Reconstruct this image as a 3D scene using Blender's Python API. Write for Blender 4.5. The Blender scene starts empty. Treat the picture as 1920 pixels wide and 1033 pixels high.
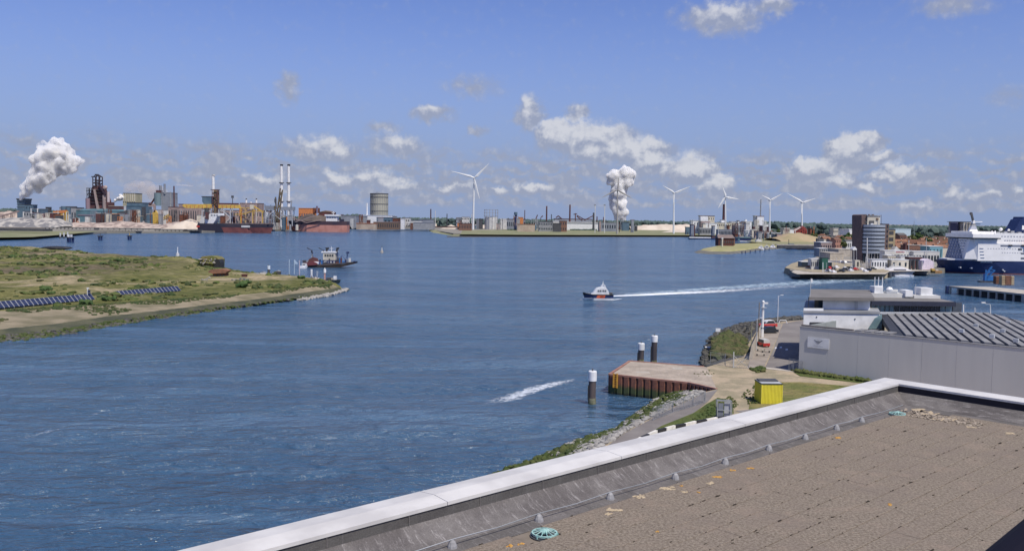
import bpy, math, random
import numpy as np
from mathutils import Vector, Matrix
random.seed(7)
rng = np.random.default_rng(7)
scene = bpy.context.scene
COL = scene.collection
R = math.radians

# ------------------------------------------------------------ camera
CAMZ = 30.0
F = 1630.0
PITCH = math.atan((516.5 - 411.0) / F)
ROLL = R(0.75)
cam_d = bpy.data.cameras.new('camera')
cam = bpy.data.objects.new('camera', cam_d)
COL.objects.link(cam)
cam_d.sensor_width = 36.0
cam_d.lens = 36.0 * F / 1920.0
cam_d.clip_start = 0.1
cam_d.clip_end = 120000.0
cam.matrix_world = (Matrix.Translation((0, 0, CAMZ)) @ Matrix.Rotation(math.pi / 2 - PITCH, 4, 'X') @ Matrix.Rotation(ROLL, 4, 'Z'))
scene.camera = cam

# ------------------------------------------------------------ light and colour management
SUN = Vector((0.59, -0.81, 1.6)).normalized()
SUN_EL = math.asin(SUN.z)
SUN_AZ = math.atan2(SUN.x, SUN.y)
sd = bpy.data.lights.new('sun', 'SUN')
sd.energy = 3.9
sd.angle = R(0.53)
sd.color = (1.0, 0.925, 0.80)
sun = bpy.data.objects.new('sun', sd)
COL.objects.link(sun)
sun.rotation_euler = (-SUN).to_track_quat('-Z', 'Y').to_euler()
sun.location = (0, 0, 200)
vs = scene.view_settings
vs.view_transform = 'Standard'
vs.look = 'None'
vs.exposure = 0.25
vs.gamma = 1.0
vs.use_curve_mapping = False
scene.cycles.use_denoising = True
scene.cycles.max_bounces = 8
scene.cycles.transparent_max_bounces = 24
scene.cycles.sample_clamp_indirect = 4.0
scene.cycles.volume_bounces = 8
scene.cycles.volume_step_rate = 1.0
scene.cycles.volume_max_steps = 256

# ------------------------------------------------------------ pixel helpers (where a thing stands)
_c, _s = math.cos(PITCH), math.sin(PITCH)
_F = Vector((0, _c, -_s)); _U = Vector((0, _s, _c)); _R = Vector((1, 0, 0))
_R2 = math.cos(ROLL) * _R + math.sin(ROLL) * _U
_U2 = -math.sin(ROLL) * _R + math.cos(ROLL) * _U
def ray(px, py):
    px, py = float(px), float(py)
    return _F + (px - 960.0) / F * _R2 + (516.5 - py) / F * _U2
def G(px, py, z=3.4):
    d = ray(px, py)
    t = (z - CAMZ) / d.z
    return Vector((d.x * t, d.y * t, z))
def D(px, py, Y):
    d = ray(px, py)
    t = Y / d.y
    return Vector((d.x * t, Y, CAMZ + d.z * t))

# ------------------------------------------------------------ world: sky with clouds
world = bpy.data.worlds.new('World')
scene.world = world
world.use_nodes = True
nt = world.node_tree
nt.nodes.clear()
def N(t, ty, **kw):
    n = t.nodes.new(ty)
    for k, v in kw.items():
        setattr(n, k, v)
    return n
def mth(t, op, a, b=None, c=None, clamp=False):
    n = N(t, 'ShaderNodeMath', operation=op, use_clamp=clamp)
    for i, x in enumerate((a, b, c)):
        if x is None: continue
        if isinstance(x, (int, float)): n.inputs[i].default_value = x
        else: t.links.new(x, n.inputs[i])
    return n.outputs[0]
def vm(t, op, a, b=None, c=None, out=0):
    n = N(t, 'ShaderNodeVectorMath', operation=op)
    for i, x in enumerate((a, b, c)):
        if x is None: continue
        if isinstance(x, (tuple, list)): n.inputs[i].default_value = x
        else: t.links.new(x, n.inputs[i])
    return n.outputs[out]
def smooth(t, x, a, b):
    n = N(t, 'ShaderNodeMapRange', interpolation_type='SMOOTHSTEP')
    t.links.new(x, n.inputs['Value'])
    n.inputs['From Min'].default_value = a; n.inputs['From Max'].default_value = b
    return n.outputs[0]
def mixc(t, f, a, b, blend='MIX'):
    n = N(t, 'ShaderNodeMix', data_type='RGBA', blend_type=blend)
    for i, x in ((0, f), (6, a), (7, b)):
        if isinstance(x, (int, float)): n.inputs[i].default_value = x
        elif isinstance(x, tuple): n.inputs[i].default_value = tuple(x) + ((1,) if len(x) == 3 else ())
        else: t.links.new(x, n.inputs[i])
    return n.outputs[2]
def noise(t, vec, scale, detail=4, rough=0.55, dist=0.0, out=0, w=None):
    n = N(t, 'ShaderNodeTexNoise')
    if vec is not None: t.links.new(vec, n.inputs['Vector'])
    n.inputs['Scale'].default_value = scale
    n.inputs['Detail'].default_value = detail
    n.inputs['Roughness'].default_value = rough
    n.inputs['Distortion'].default_value = dist
    return n.outputs[out]

SKYS = 0.1
sky = N(nt, 'ShaderNodeTexSky', sky_type='NISHITA')
sky.sun_disc = False
sky.sun_elevation = SUN_EL
sky.sun_rotation = SUN_AZ
sky.altitude = 0
sky.air_density = 0.85
sky.dust_density = 0.25
sky.ozone_density = 3.2
skyc = mixc(nt, 1.0, sky.outputs[0], (0.80, 0.79, 1.10), 'MULTIPLY')
tc = N(nt, 'ShaderNodeTexCoord')
dirv = vm(nt, 'NORMALIZE', tc.outputs['Generated'])
sep = N(nt, 'ShaderNodeSeparateXYZ'); nt.links.new(dirv, sep.inputs[0])
az = mth(nt, 'ARCTAN2', sep.outputs[0], sep.outputs[1])
el = mth(nt, 'ARCSINE', sep.outputs[2])
cmb = N(nt, 'ShaderNodeCombineXYZ')
nt.links.new(az, cmb.inputs[0]); nt.links.new(el, cmb.inputs[1])
P = cmb.outputs[0]
nz = noise(nt, P, 42, 6, 0.6, out=1)
nzs = vm(nt, 'SUBTRACT', nz, (0.5, 0.5, 0.5))
Pd = vm(nt, 'MULTIPLY_ADD', nzs, (0.045, 0.03, 0), P)
CLOUDS = [  # px, py, rx, ry, weight
 (1355,32,62,24,.8),(1450,10,34,14,.65),(1785,8,55,18,.5),(541,163,18,22,.6),(888,165,46,18,.42),(810,214,34,13,.75),
 (606,284,56,22,.85),(636,286,26,16,.9),(718,240,30,9,.5),(748,272,52,18,.8),(895,244,16,8,.5),(410,277,52,13,.5),
 (290,303,42,9,.4),(45,273,26,9,.45),(185,287,30,8,.4),(992,216,22,26,.85),(1085,212,18,16,.75),(1046,252,34,24,1.3),(1105,262,80,26,1.05),(1190,286,62,20,1.0),
 (1290,320,40,21,1.35),(1216,308,40,14,1.0),(1352,352,27,16,1.15),(970,295,40,9,.4),(1140,292,80,14,.8),
 (1588,286,32,22,1.3),(1622,270,24,14,1.1),(1648,297,32,10,.9),(1525,325,38,18,1.3),(1573,343,18,11,1.0),(1690,325,30,14,1.1),
 (1660,333,40,7,.7),(1626,356,17,12,1.05),(1792,367,24,12,.8),(1725,398,30,11,.7),(1860,352,44,8,.6),(1895,180,30,18,.3),
 (1855,371,30,8,.7),(1790,313,22,4,.5),(1910,362,20,9,.7),(1470,322,40,5,.5),
 (850,356,60,8,.75),(700,342,60,16,.8),(632,344,34,14,.95),(1005,356,44,11,1.0),(930,362,26,8,.9),(748,352,44,13,.9),
 (500,338,40,10,.75),(560,352,36,8,.6),(1075,372,60,7,.6),(470,352,60,8,.6),(340,325,40,7,.45),(240,310,36,8,.4),
 (395,310,24,6,.35),(625,322,26,7,.4),(775,322,26,7,.5),(860,330,30,7,.4),(1250,362,50,7,.5),(1430,372,50,7,.5),(1590,378,50,7,.45)]
acc = None; accU = None
for px, py, rx, ry, w in CLOUDS:
    d = ray(px, py).normalized()
    a, e = math.atan2(d.x, d.y), math.asin(d.z)
    sx, sy = F / rx * 0.62, F / ry * 0.62
    L = vm(nt, 'LENGTH', vm(nt, 'MULTIPLY_ADD', Pd, (sx, sy, 0), (-a * sx, -e * sy, 0)), out=1)
    v = mth(nt, 'MULTIPLY_ADD', L, -w, w)
    acc = v if acc is None else mth(nt, 'MAXIMUM', acc, v)
    if w > .6:
        L2 = vm(nt, 'LENGTH', vm(nt, 'MULTIPLY_ADD', Pd, (sx, sy, 0), (-a * sx, -(e + .42 / sy) * sy, 0)), out=1)
        v2 = mth(nt, 'MULTIPLY_ADD', L2, -w, w)
        accU = v2 if accU is None else mth(nt, 'MAXIMUM', accU, v2)
# low band of small far clouds all around the horizon
Pb = vm(nt, 'MULTIPLY', Pd, (1.0, 3.4, 1.0))
nb = noise(nt, Pb, 26, 5, 0.55)
win = mth(nt, 'MULTIPLY', smooth(nt, el, 0.008, 0.02), mth(nt, 'SUBTRACT', 1.0, smooth(nt, el, 0.05, 0.10)))
band = mth(nt, 'MULTIPLY', mth(nt, 'MULTIPLY', smooth(nt, nb, 0.30, 0.72), win), 0.68)
# sparse cumulus elsewhere in the sky, out of view
nh = noise(nt, P, 5, 6, 0.6)
hi = mth(nt, 'MULTIPLY', smooth(nt, nh, 0.60, 0.75), smooth(nt, el, 0.33, 0.45))
acc = mth(nt, 'MAXIMUM', acc, band)
acc = mth(nt, 'MAXIMUM', acc, mth(nt, 'MULTIPLY', hi, 0.7))
fluff = noise(nt, P, 85, 5, 0.55)
accf = mth(nt, 'ADD', acc, mth(nt, 'MULTIPLY_ADD', fluff, 0.44, -0.22))
alpha = mth(nt, 'MULTIPLY', smooth(nt, accf, -0.03, 0.5), 0.84)
# sun lit tops against grey bases: density a little above compared with density here
Pup = vm(nt, 'ADD', P, (0.004, 0.006, 0))
lit = mth(nt, 'SUBTRACT', fluff, noise(nt, Pup, 85, 5, 0.55))
wh = mth(nt, 'ADD', smooth(nt, mth(nt, 'ADD', accU, mth(nt, 'MULTIPLY_ADD', fluff, 0.6, -0.3)), 0.24, 0.85), mth(nt, 'MULTIPLY', lit, 1.2), clamp=True)
cc = mixc(nt, wh, (2.75, 3.05, 4.0), (5.7, 5.75, 6.05))
veil = mth(nt, 'MULTIPLY', mth(nt, 'SUBTRACT', 1.0, smooth(nt, el, 0.01, 0.27)), 0.95)
skyc = mixc(nt, veil, skyc, (2.15, 2.85, 4.55))
fin = mixc(nt, alpha, skyc, cc)
bg = N(nt, 'ShaderNodeBackground'); bg.inputs['Strength'].default_value = SKYS
nt.links.new(fin, bg.inputs['Color'])
wo = N(nt, 'ShaderNodeOutputWorld'); nt.links.new(bg.outputs[0], wo.inputs['Surface'])

# ------------------------------------------------------------ materials
MATS = {}
def M(name, c1, c2=None, scale=1.0, rough=0.8, metal=0.0, bump=0.0, lo=0.35, hi=0.65, stretch=None, detail=4, trans=0.0):
    if name in MATS: return MATS[name]
    m = bpy.data.materials.new(name); m.use_nodes = True
    t = m.node_tree
    b = t.nodes['Principled BSDF']
    b.inputs['Roughness'].default_value = rough
    b.inputs['Metallic'].default_value = metal
    b.inputs['Base Color'].default_value = tuple(c1) + (1,)
    if rough > 0.6: b.inputs['Specular IOR Level'].default_value = 0.25
    g = N(t, 'ShaderNodeNewGeometry')
    v = g.outputs['Position']
    if stretch: v = vm(t, 'MULTIPLY', v, stretch)
    if c2 is None: c2 = tuple(x * 0.8 for x in c1)
    n1 = noise(t, v, scale, detail)
    f = smooth(t, n1, lo, hi)
    t.links.new(mixc(t, f, tuple(c1), tuple(c2)), b.inputs['Base Color'])
    if bump:
        bp = N(t, 'ShaderNodeBump'); bp.inputs['Strength'].default_value = bump
        bp.inputs['Distance'].default_value = 0.3 / scale
        n2 = noise(t, v, scale * 2.5, 5)
        t.links.new(n2, bp.inputs['Height']); t.links.new(bp.outputs[0], b.inputs['Normal'])
    MATS[name] = m
    return m

# ------------------------------------------------------------ mesh building
class MB:
    def __init__(s): s.v = []; s.f = []
    def add(s, vs, fs):
        o = len(s.v); s.v += [tuple(p) for p in vs]; s.f += [tuple(i + o for i in q) for q in fs]; return s
    def box(s, x0, x1, y0, y1, z0, z1):
        return s.add([(x0,y0,z0),(x1,y0,z0),(x1,y1,z0),(x0,y1,z0),(x0,y0,z1),(x1,y0,z1),(x1,y1,z1),(x0,y1,z1)],
                     [(0,3,2,1),(4,5,6,7),(0,1,5,4),(1,2,6,5),(2,3,7,6),(3,0,4,7)])
    def tube(s, p0, p1, r0, r1=None, n=6, caps=True):
        if r1 is None: r1 = r0
        p0, p1 = Vector(p0), Vector(p1)
        d = (p1 - p0).normalized()
        a = d.orthogonal().normalized(); b = d.cross(a)
        vs = []
        for p, r in ((p0, r0), (p1, r1)):
            for k in range(n):
                t = 2 * math.pi * k / n
                vs.append(p + (a * math.cos(t) + b * math.sin(t)) * r)
        fs = [(k, (k + 1) % n, n + (k + 1) % n, n + k) for k in range(n)]
        if caps: fs += [tuple(range(n))[::-1], tuple(range(n, 2 * n))]
        return s.add(vs, fs)
    def lathe(s, c, prof, n=16):
        c = Vector(c); vs = []
        for r, z in prof:
            for k in range(n):
                t = 2 * math.pi * k / n
                vs.append((c.x + r * math.cos(t), c.y + r * math.sin(t), c.z + z))
        fs = []
        for j in range(len(prof) - 1):
            for k in range(n):
                fs.append((j*n+k, j*n+(k+1) % n, (j+1)*n+(k+1) % n, (j+1)*n+k))
        fs += [tuple(range(n))[::-1], tuple(range((len(prof)-1)*n, len(prof)*n))]
        return s.add(vs, fs)
    def prism(s, poly, z0, z1):   # poly in xy
        n = len(poly)
        z0s = z0 if isinstance(z0, (list, tuple)) else [z0] * n
        z1s = z1 if isinstance(z1, (list, tuple)) else [z1] * n
        vs = [(p[0], p[1], z) for p, z in zip(poly, z0s)] + [(p[0], p[1], z) for p, z in zip(poly, z1s)]
        fs = [tuple(range(n))[::-1], tuple(range(n, 2*n))] + [(k, (k+1) % n, n+(k+1) % n, n+k) for k in range(n)]
        return s.add(vs, fs)
    def xz(s, poly, y0, y1):      # outline in xz extruded along y
        n = len(poly)
        vs = [(p[0], y0, p[1]) for p in poly] + [(p[0], y1, p[1]) for p in poly]
        fs = [tuple(range(n)), tuple(range(n, 2*n))[::-1]] + [(k, n+k, n+(k+1) % n, (k+1) % n) for k in range(n)]
        return s.add(vs, fs)
    def lump(s, c, r, seed=0, sub=1, rough=0.25):
        vs, fs = ico(sub)
        rr = random.Random(seed)
        o = []
        for v in vs:
            k = 1 + rr.uniform(-rough, rough)
            o.append((c[0] + v[0]*r[0]*k, c[1] + v[1]*r[1]*k, c[2] + v[2]*r[2]*k))
        return s.add(o, fs)
_ICO = {}
def ico(sub):
    if sub in _ICO: return _ICO[sub]
    import bmesh
    bm = bmesh.new(); bmesh.ops.create_icosphere(bm, subdivisions=sub, radius=1)
    bm.verts.ensure_lookup_table()
    r = ([tuple(v.co) for v in bm.verts], [tuple(x.index for x in f.verts) for f in bm.faces])
    bm.free(); _ICO[sub] = r
    return r
def fixn(me):
    import bmesh
    bm = bmesh.new(); bm.from_mesh(me); bmesh.ops.recalc_face_normals(bm, faces=bm.faces); bm.to_mesh(me); bm.free()
def obj(name, mb, mat, parent=None, loc=(0,0,0), rz=0.0, smooth=False, fix=True):
    me = bpy.data.meshes.new(name)
    if isinstance(mb, MB): me.from_pydata(mb.v, [], mb.f)
    else: me.from_pydata(mb[0], [], mb[1])
    if fix and isinstance(mb, MB): fixn(me)
    me.materials.append(mat)
    if smooth: me.polygons.foreach_set('use_smooth', [True] * len(me.polygons))
    me.update()
    o = bpy.data.objects.new(name, me); COL.objects.link(o)
    o.location = loc; o.rotation_euler = (0, 0, rz)
    if parent: o.parent = parent
    return o
def tag(o, label, cat, group=None, kind=None):
    o['label'] = label; o['category'] = cat
    if group: o['group'] = group
    if kind: o['kind'] = kind
    return o
def struct(o, label=None):
    o['kind'] = 'structure'
    if label: o['label'] = label
    return o
def stuff(o, label=None, cat=None):
    o['kind'] = 'stuff'
    if label: o['label'] = label
    if cat: o['category'] = cat
    return o
def empty(name, label, cat, loc=(0,0,0), rz=0.0, group=None):
    o = bpy.data.objects.new(name, None); COL.objects.link(o)
    o.location = loc; o.rotation_euler = (0, 0, rz); o.empty_display_size = 0.5
    return tag(o, label, cat, group)
def kids(o): return [c for c in bpy.data.objects if c.parent == o]
def dup(o, loc, rz=None, label=None, scale=None, group=None, _k=None):
    c = o.copy(); COL.objects.link(c); c.location = loc
    if rz is not None: c.rotation_euler = (0, 0, rz)
    if scale: c.scale = (scale,) * 3
    if label: c['label'] = label
    if group: c['group'] = group
    for ch in (_k or list(o.children)):
        d = ch.copy(); COL.objects.link(d); d.parent = c
        for g in ch.children:
            e = g.copy(); COL.objects.link(e); e.parent = d
    return c

class Thing:
    """A thing standing at depth Y; its outline is measured on the photograph and turned into metres there."""
    def __init__(s, name, label, cat, px, py, Y, group=None, z=None):
        p = D(px, py, Y) if z is None else G(px, py, z)
        s.Y = p.y; s.o = empty(name, label, cat, p, 0, group); s.loc = p; s.last = None; s.accm = {}
    def w(s, px, py, dy=0.0):
        q = D(px, py, s.Y); q.y += dy
        return q - s.loc
    def m(s, n): return n * s.Y / F
    def out(s, part, mb, mat, parent=None, smooth=False):
        s.last = obj(part, mb, mat, parent or s.o, smooth=smooth)
        return s.last
    def box(s, part, x0, x1, yt, yb, dep, mat, dy=0.0, parent=None):
        a = s.w(x0, yb); b = s.w(x1, yt); c = s.w((x0+x1)/2, yt); d = s.w((x0+x1)/2, yb)
        return s.out(part, MB().box(a.x, b.x, dy, dy + dep, d.z, c.z), mat, parent)
    def poly(s, part, pts, dep, mat, dy=0.0, parent=None):
        q = [s.w(*p) for p in pts]
        return s.out(part, MB().xz([(p.x, p.z) for p in q], dy, dy + dep), mat, parent)
    def cyl(s, part, x, yt, yb, r, mat, r2=None, dy=0.0, n=14, parent=None):
        a = s.w(x, yb); b = s.w(x, yt)
        return s.out(part, MB().tube((a.x, dy, a.z), (a.x, dy, b.z), s.m(r), s.m(r2 if r2 is not None else r), n), mat, parent, smooth=False)
    def bars(s, part, segs, r, mat, dep=0.0, dy=0.0, parent=None, n=4):
        mb = MB()
        for q in segs:
            a = s.w(q[0], q[1]); b = s.w(q[2], q[3])
            mb.tube((a.x, a.y + dy, a.z), (b.x, b.y + dy, b.z), s.m(r), n=n)
            if dep:
                mb.tube((a.x, a.y + dy + dep, a.z), (b.x, b.y + dy + dep, b.z), s.m(r), n=n)
                mb.tube((a.x, a.y + dy, a.z), (a.x, a.y + dy + dep, a.z), s.m(r) * .8, n=n)
        return s.out(part, mb, mat, parent)
    def lump(s, part, x, y, rx, ry, mat, dep=None, seed=1, sub=2, rough=.15, parent=None, dy=0.0):
        c = s.w(x, y)
        mb = MB().lump((c.x, dy, c.z), (s.m(rx), dep or s.m(rx), s.m(ry)), seed, sub, rough)
        return s.out(part, mb, mat, parent)
    def hull(s, part, xb, xs, yd, yw, beam, mat, sheer=0.0, rake=0.35, parent=None, dy=0.0, zlo=None, zhi=None):
        """pointed bow at xb, transom at xs; optional z band for a painted part of the hull"""
        a = s.w(xb, yd); b = s.w(xs, yd); w0 = s.w(xb, yw)
        zd, zw = a.z, w0.z - 0.05
        if zlo is not None: lo, hi = zlo, zhi
        else: lo, hi = zw, zd
        L = b.x - a.x
        mb = MB(); NS = 12; rings = []
        for i in range(NS + 1):
            u = i / NS
            k = min(1.0, (u / 0.28)) ** 0.6 if u < .28 else (1.0 if u < .92 else 1 - (u - .92) * 1.5)
            ring = []
            for z in (hi, lo):
                f = (z - zw) / max(zd - zw, .01)
                fl = 0.72 + 0.28 * f if u < .3 else 0.95 + .05 * f
                xx = a.x + L * u + (1 - f) * rake * (zd - zw) * (1 if L > 0 else -1) * max(0, 1 - u / .3)
                sh = sheer * max(0, 1 - u / .35) ** 2 * f
                ring.append((xx, k * fl * beam / 2 + .02, z + sh))
            rings.append(ring)
        vs = []
        for (h, l) in rings:
            vs += [(h[0], dy + h[1], h[2]), (l[0], dy + l[1], l[2]), (l[0], dy - l[1], l[2]), (h[0], dy - h[1], h[2])]
        fs = []
        for i in range(NS):
            for k in range(4):
                fs.append((i*4+k, i*4+(k+1) % 4, (i+1)*4+(k+1) % 4, (i+1)*4+k))
        fs += [(0, 1, 2, 3), (NS*4+3, NS*4+2, NS*4+1, NS*4)]
        mb.add(vs, fs)
        return s.out(part, mb, mat, parent)

def scatter(protos, pos, scl, rot, mat, name):
    """many small solid pieces joined in one mesh (stuff)"""
    V = []; Fc = []; o = 0
    for i in range(len(pos)):
        vs, fs = protos[i % len(protos)]
        c, sn = math.cos(rot[i]), math.sin(rot[i])
        A = np.array([[c, -sn, 0], [sn, c, 0], [0, 0, 1]])
        v = (vs * scl[i]) @ A.T + pos[i]
        V.append(v); Fc += [tuple(q + o for q in f) for f in fs]; o += len(vs)
    V = np.concatenate(V)
    return obj(name, (V.tolist(), Fc), mat)
def lump_protos(n, sub=1, rough=.3, flat=1.0, seed=3):
    out = []
    vs, fs = ico(sub)
    r = np.random.default_rng(seed)
    for i in range(n):
        v = np.array(vs) * (1 + r.uniform(-rough, rough, (len(vs), 1)))
        v[:, 2] *= flat
        out.append((v, fs))
    return out
def sheet(name, pts, z, mat, label=None):
    """flat ground patch given by pixel corners"""
    q = [G(p[0], p[1], z) for p in pts]
    o = obj(name, MB().add([(p.x, p.y, z) for p in q], [tuple(range(len(q)))]), mat)
    me = o.data
    if me.polygons[0].normal.z < 0: me.flip_normals()
    return struct(o, label)
# ------------------------------------------------------------ materials used
mWhite = M('white_paint', (.78,.79,.80), (.62,.63,.64), .4, .5)
mWhite2 = M('dull_white', (.62,.62,.60), (.48,.48,.47), .15, .6)
mCream = M('cream_render', (.60,.56,.47), (.47,.44,.37), .2, .8)
mGrey = M('grey_paint', (.30,.31,.33), (.23,.24,.25), .2, .6)
mLight = M('light_grey_metal', (.50,.52,.55), (.40,.42,.44), .3, .5)
mDark = M('dark_steel', (.045,.05,.06), (.08,.08,.085), .4, .6)
mBlack = M('black_rubber', (.015,.015,.018), (.03,.03,.03), 2, .6)
mNavy = M('navy_paint', (.012,.025,.09), (.02,.035,.11), .2, .4)
mSlate = M('slate_blue_cladding', (.07,.12,.17), (.10,.16,.21), .1, .6)
mTeal = M('teal_cladding', (.10,.20,.24), (.07,.14,.18), .08, .6)
mRust = M('rust_red_steel', (.20,.075,.045), (.10,.05,.04), .25, .85)
mRed = M('red_paint', (.50,.05,.04), (.35,.04,.03), 1, .4)
mOrange = M('orange_paint', (.60,.22,.07), (.42,.16,.06), .4, .6)
mYellow = M('yellow_crane_paint', (.62,.42,.08), (.45,.30,.08), .3, .6)
mSalmon = M('salmon_hull_paint', (.50,.235,.19), (.40,.17,.13), .08, .6)
mHullRed = M('worn_red_hull_paint', (.20,.075,.07), (.13,.05,.055), .1, .7)
mGlass = M('dark_window_glass', (.02,.03,.045), (.03,.045,.06), .5, .12)
mGlassL = M('blue_window_glass', (.24,.36,.37), (.14,.22,.25), .3, .15)
mBrick = M('red_brick', (.24,.135,.10), (.17,.10,.08), 1.0, .9)
mBrick2 = M('brown_brick', (.20,.14,.10), (.15,.10,.08), 1.0, .9)
mTile = M('orange_roof_tile', (.27,.135,.085), (.18,.10,.07), 1.0, .85)
mTileG = M('grey_roof_tile', (.10,.10,.11), (.15,.14,.13), 1.0, .85)
mConc = M('concrete', (.34,.32,.29), (.25,.24,.22), .5, .9, bump=.3)
mConcL = M('pale_concrete', (.47,.43,.37), (.36,.33,.29), .35, .9, bump=.3)
mOreTan = M('tan_ore', (.46,.38,.30), (.34,.27,.22), .05, .95)
mOreGrey = M('grey_ore', (.22,.22,.22), (.36,.34,.31), .03, .95)
mOreDark = M('dark_ore', (.07,.06,.06), (.14,.11,.09), .04, .95)
mSandPile = M('pale_sand', (.60,.53,.45), (.50,.43,.36), .05, .95)
mRail = M('galvanised_steel', (.38,.40,.42), (.28,.30,.31), 1, .45, metal=.3)
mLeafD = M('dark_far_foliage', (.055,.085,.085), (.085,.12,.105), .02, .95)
mLeaf = M('tree_foliage', (.035,.07,.022), (.07,.11,.035), .3, .9)
mBush = M('bush_foliage', (.045,.068,.018), (.09,.10,.035), .3, .9)
mTrunk = M('bark', (.10,.075,.05), None, 2, .9)
mRock = M('pale_rock', (.36,.35,.33), (.22,.21,.20), .8, .9)
mRockD = M('dark_wet_rock', (.055,.055,.05), (.11,.105,.09), .8, .7)
mRockG = M('algae_rock', (.035,.055,.014), (.08,.095,.035), .8, .85)
mYel = M('yellow_panel_paint', (.74,.66,.05), (.66,.58,.05), .8, .5)
mAsph = M('asphalt', (.17,.155,.15), (.22,.205,.195), .15, .95, bump=.2)
mPave = M('paving', (.30,.265,.23), (.24,.21,.185), .3, .95)
mSandy = M('sandy_ground', (.38,.31,.22), (.27,.235,.16), .25, .95, bump=.4, lo=.4, hi=.6)
mGrassA = M('dry_grass', (.12,.135,.04), (.21,.18,.075), .22, .95, bump=.8, detail=6)
mGrassB = M('green_grass', (.06,.09,.022), (.10,.115,.035), .3, .95, bump=.8, detail=6)
mFieldG = M('pale_field_grass', (.21,.22,.11), (.27,.25,.15), .03, .95)
mBankG = M('green_bank', (.17,.19,.095), (.25,.24,.15), .03, .95)
mHullW = M('gloss_white_hull', (.82,.82,.84), (.74,.74,.77), .2, .3)
mBlueP = M('bright_blue_paint', (.03,.16,.42), (.03,.12,.33), 1, .4)
mPlum = M('weathered_dark_red_steel', (.13,.055,.055), (.07,.045,.05), .1, .85)
mPipe = M('pinkish_grey_steel', (.36,.28,.26), (.27,.21,.2), .1, .7)
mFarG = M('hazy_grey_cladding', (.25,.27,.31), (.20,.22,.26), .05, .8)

# ------------------------------------------------------------ water
def water_mat():
    m = bpy.data.materials.new('channel_water'); m.use_nodes = True
    t = m.node_tree; b = t.nodes['Principled BSDF']
    g = N(t, 'ShaderNodeNewGeometry'); p = g.outputs['Position']
    b.inputs['IOR'].default_value = 1.333
    def co(rot, sx, sy):
        mp = N(t, 'ShaderNodeMapping'); mp.inputs['Rotation'].default_value = (0, 0, R(rot)); mp.inputs['Scale'].default_value = (sx, sy, 1)
        t.links.new(p, mp.inputs[0]); return mp.outputs[0]
    big = noise(t, co(12, .3, 1), .022, 4, .55)
    patch = smooth(t, big, .38, .66)
    streak = noise(t, co(6, .22, 1.5), .05, 5, .6, 1.2)
    sk = smooth(t, streak, .48, .72)
    colr = mixc(t, patch, (.036, .088, .165), (.062, .125, .215))
    colr = mixc(t, mth(t, 'MULTIPLY', sk, .6), colr, (.10, .18, .28))
    t.links.new(colr, b.inputs['Base Color'])
    t.links.new(mth(t, 'MULTIPLY_ADD', sk, .10, .17), b.inputs['Roughness'])
    w1 = mth(t, 'MULTIPLY', noise(t, co(20, .5, 1.0), .42, 3, .6, .6), 1.5)
    w2 = noise(t, co(-6, .5, 1.0), 1.5, 3, .6, .4)
    w3 = noise(t, co(14, .6, 1.0), .2, 2, .5, .5)
    w4 = noise(t, co(-18, .4, 1.0), .8, 4, .65, 1.0)
    h = mth(t, 'MULTIPLY', w4, .55)
    h = mth(t, 'MULTIPLY_ADD', w2, .10, mth(t, 'MULTIPLY_ADD', w3, 1.7, mth(t, 'ADD', w1, h)))
    w5 = noise(t, co(12, .7, 1.0), .075, 2, .5, .6)
    w6 = noise(t, co(8, .6, 1.0), .032, 2, .5, .8)
    h = mth(t, 'MULTIPLY_ADD', w5, 2.8, mth(t, 'MULTIPLY_ADD', w6, 4.0, h))
    amp = mth(t, 'MULTIPLY_ADD', patch, .3, .85)
    h = mth(t, 'MULTIPLY', h, amp)
    bp = N(t, 'ShaderNodeBump'); bp.inputs['Strength'].default_value = 1.0; bp.inputs['Distance'].default_value = 1.55
    t.links.new(h, bp.inputs['Height']); t.links.new(bp.outputs[0], b.inputs['Normal'])
    return m
mWater = water_mat()
S = 60000
o = obj('water', MB().add([(-S,-3000,0),(S,-3000,0),(S,S,0),(-S,S,0)], [(0,1,2,3)]), mWater, fix=False)
struct(o, 'wind ruffled blue harbour water')

# foam on the water: thin sheets with ragged noise edges
def foam_mat(name, thr=.5, scale=.9, colr=(.80,.84,.88), stretch=(1,1,1), amax=1.0, rz=0):
    m = bpy.data.materials.new(name); m.use_nodes = True
    t = m.node_tree; b = t.nodes['Principled BSDF']
    b.inputs['Roughness'].default_value = .7
    b.inputs['Base Color'].default_value = colr + (1,)
    g = N(t, 'ShaderNodeNewGeometry')
    mp = N(t, 'ShaderNodeMapping'); mp.inputs['Rotation'].default_value = (0, 0, R(rz)); mp.inputs['Scale'].default_value = stretch
    t.links.new(g.outputs['Position'], mp.inputs[0])
    n1 = noise(t, mp.outputs[0], scale, 7, .65, 1.0)
    at = N(t, 'ShaderNodeAttribute'); at.attribute_name = 'dens'
    x = mth(t, 'ADD', n1, mth(t, 'MULTIPLY_ADD', at.outputs['Fac'], .9, -.45 - thr))
    a = mth(t, 'MULTIPLY', smooth(t, x, -.08, .22), amax)
    t.links.new(a, b.inputs['Alpha'])
    return m
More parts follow.
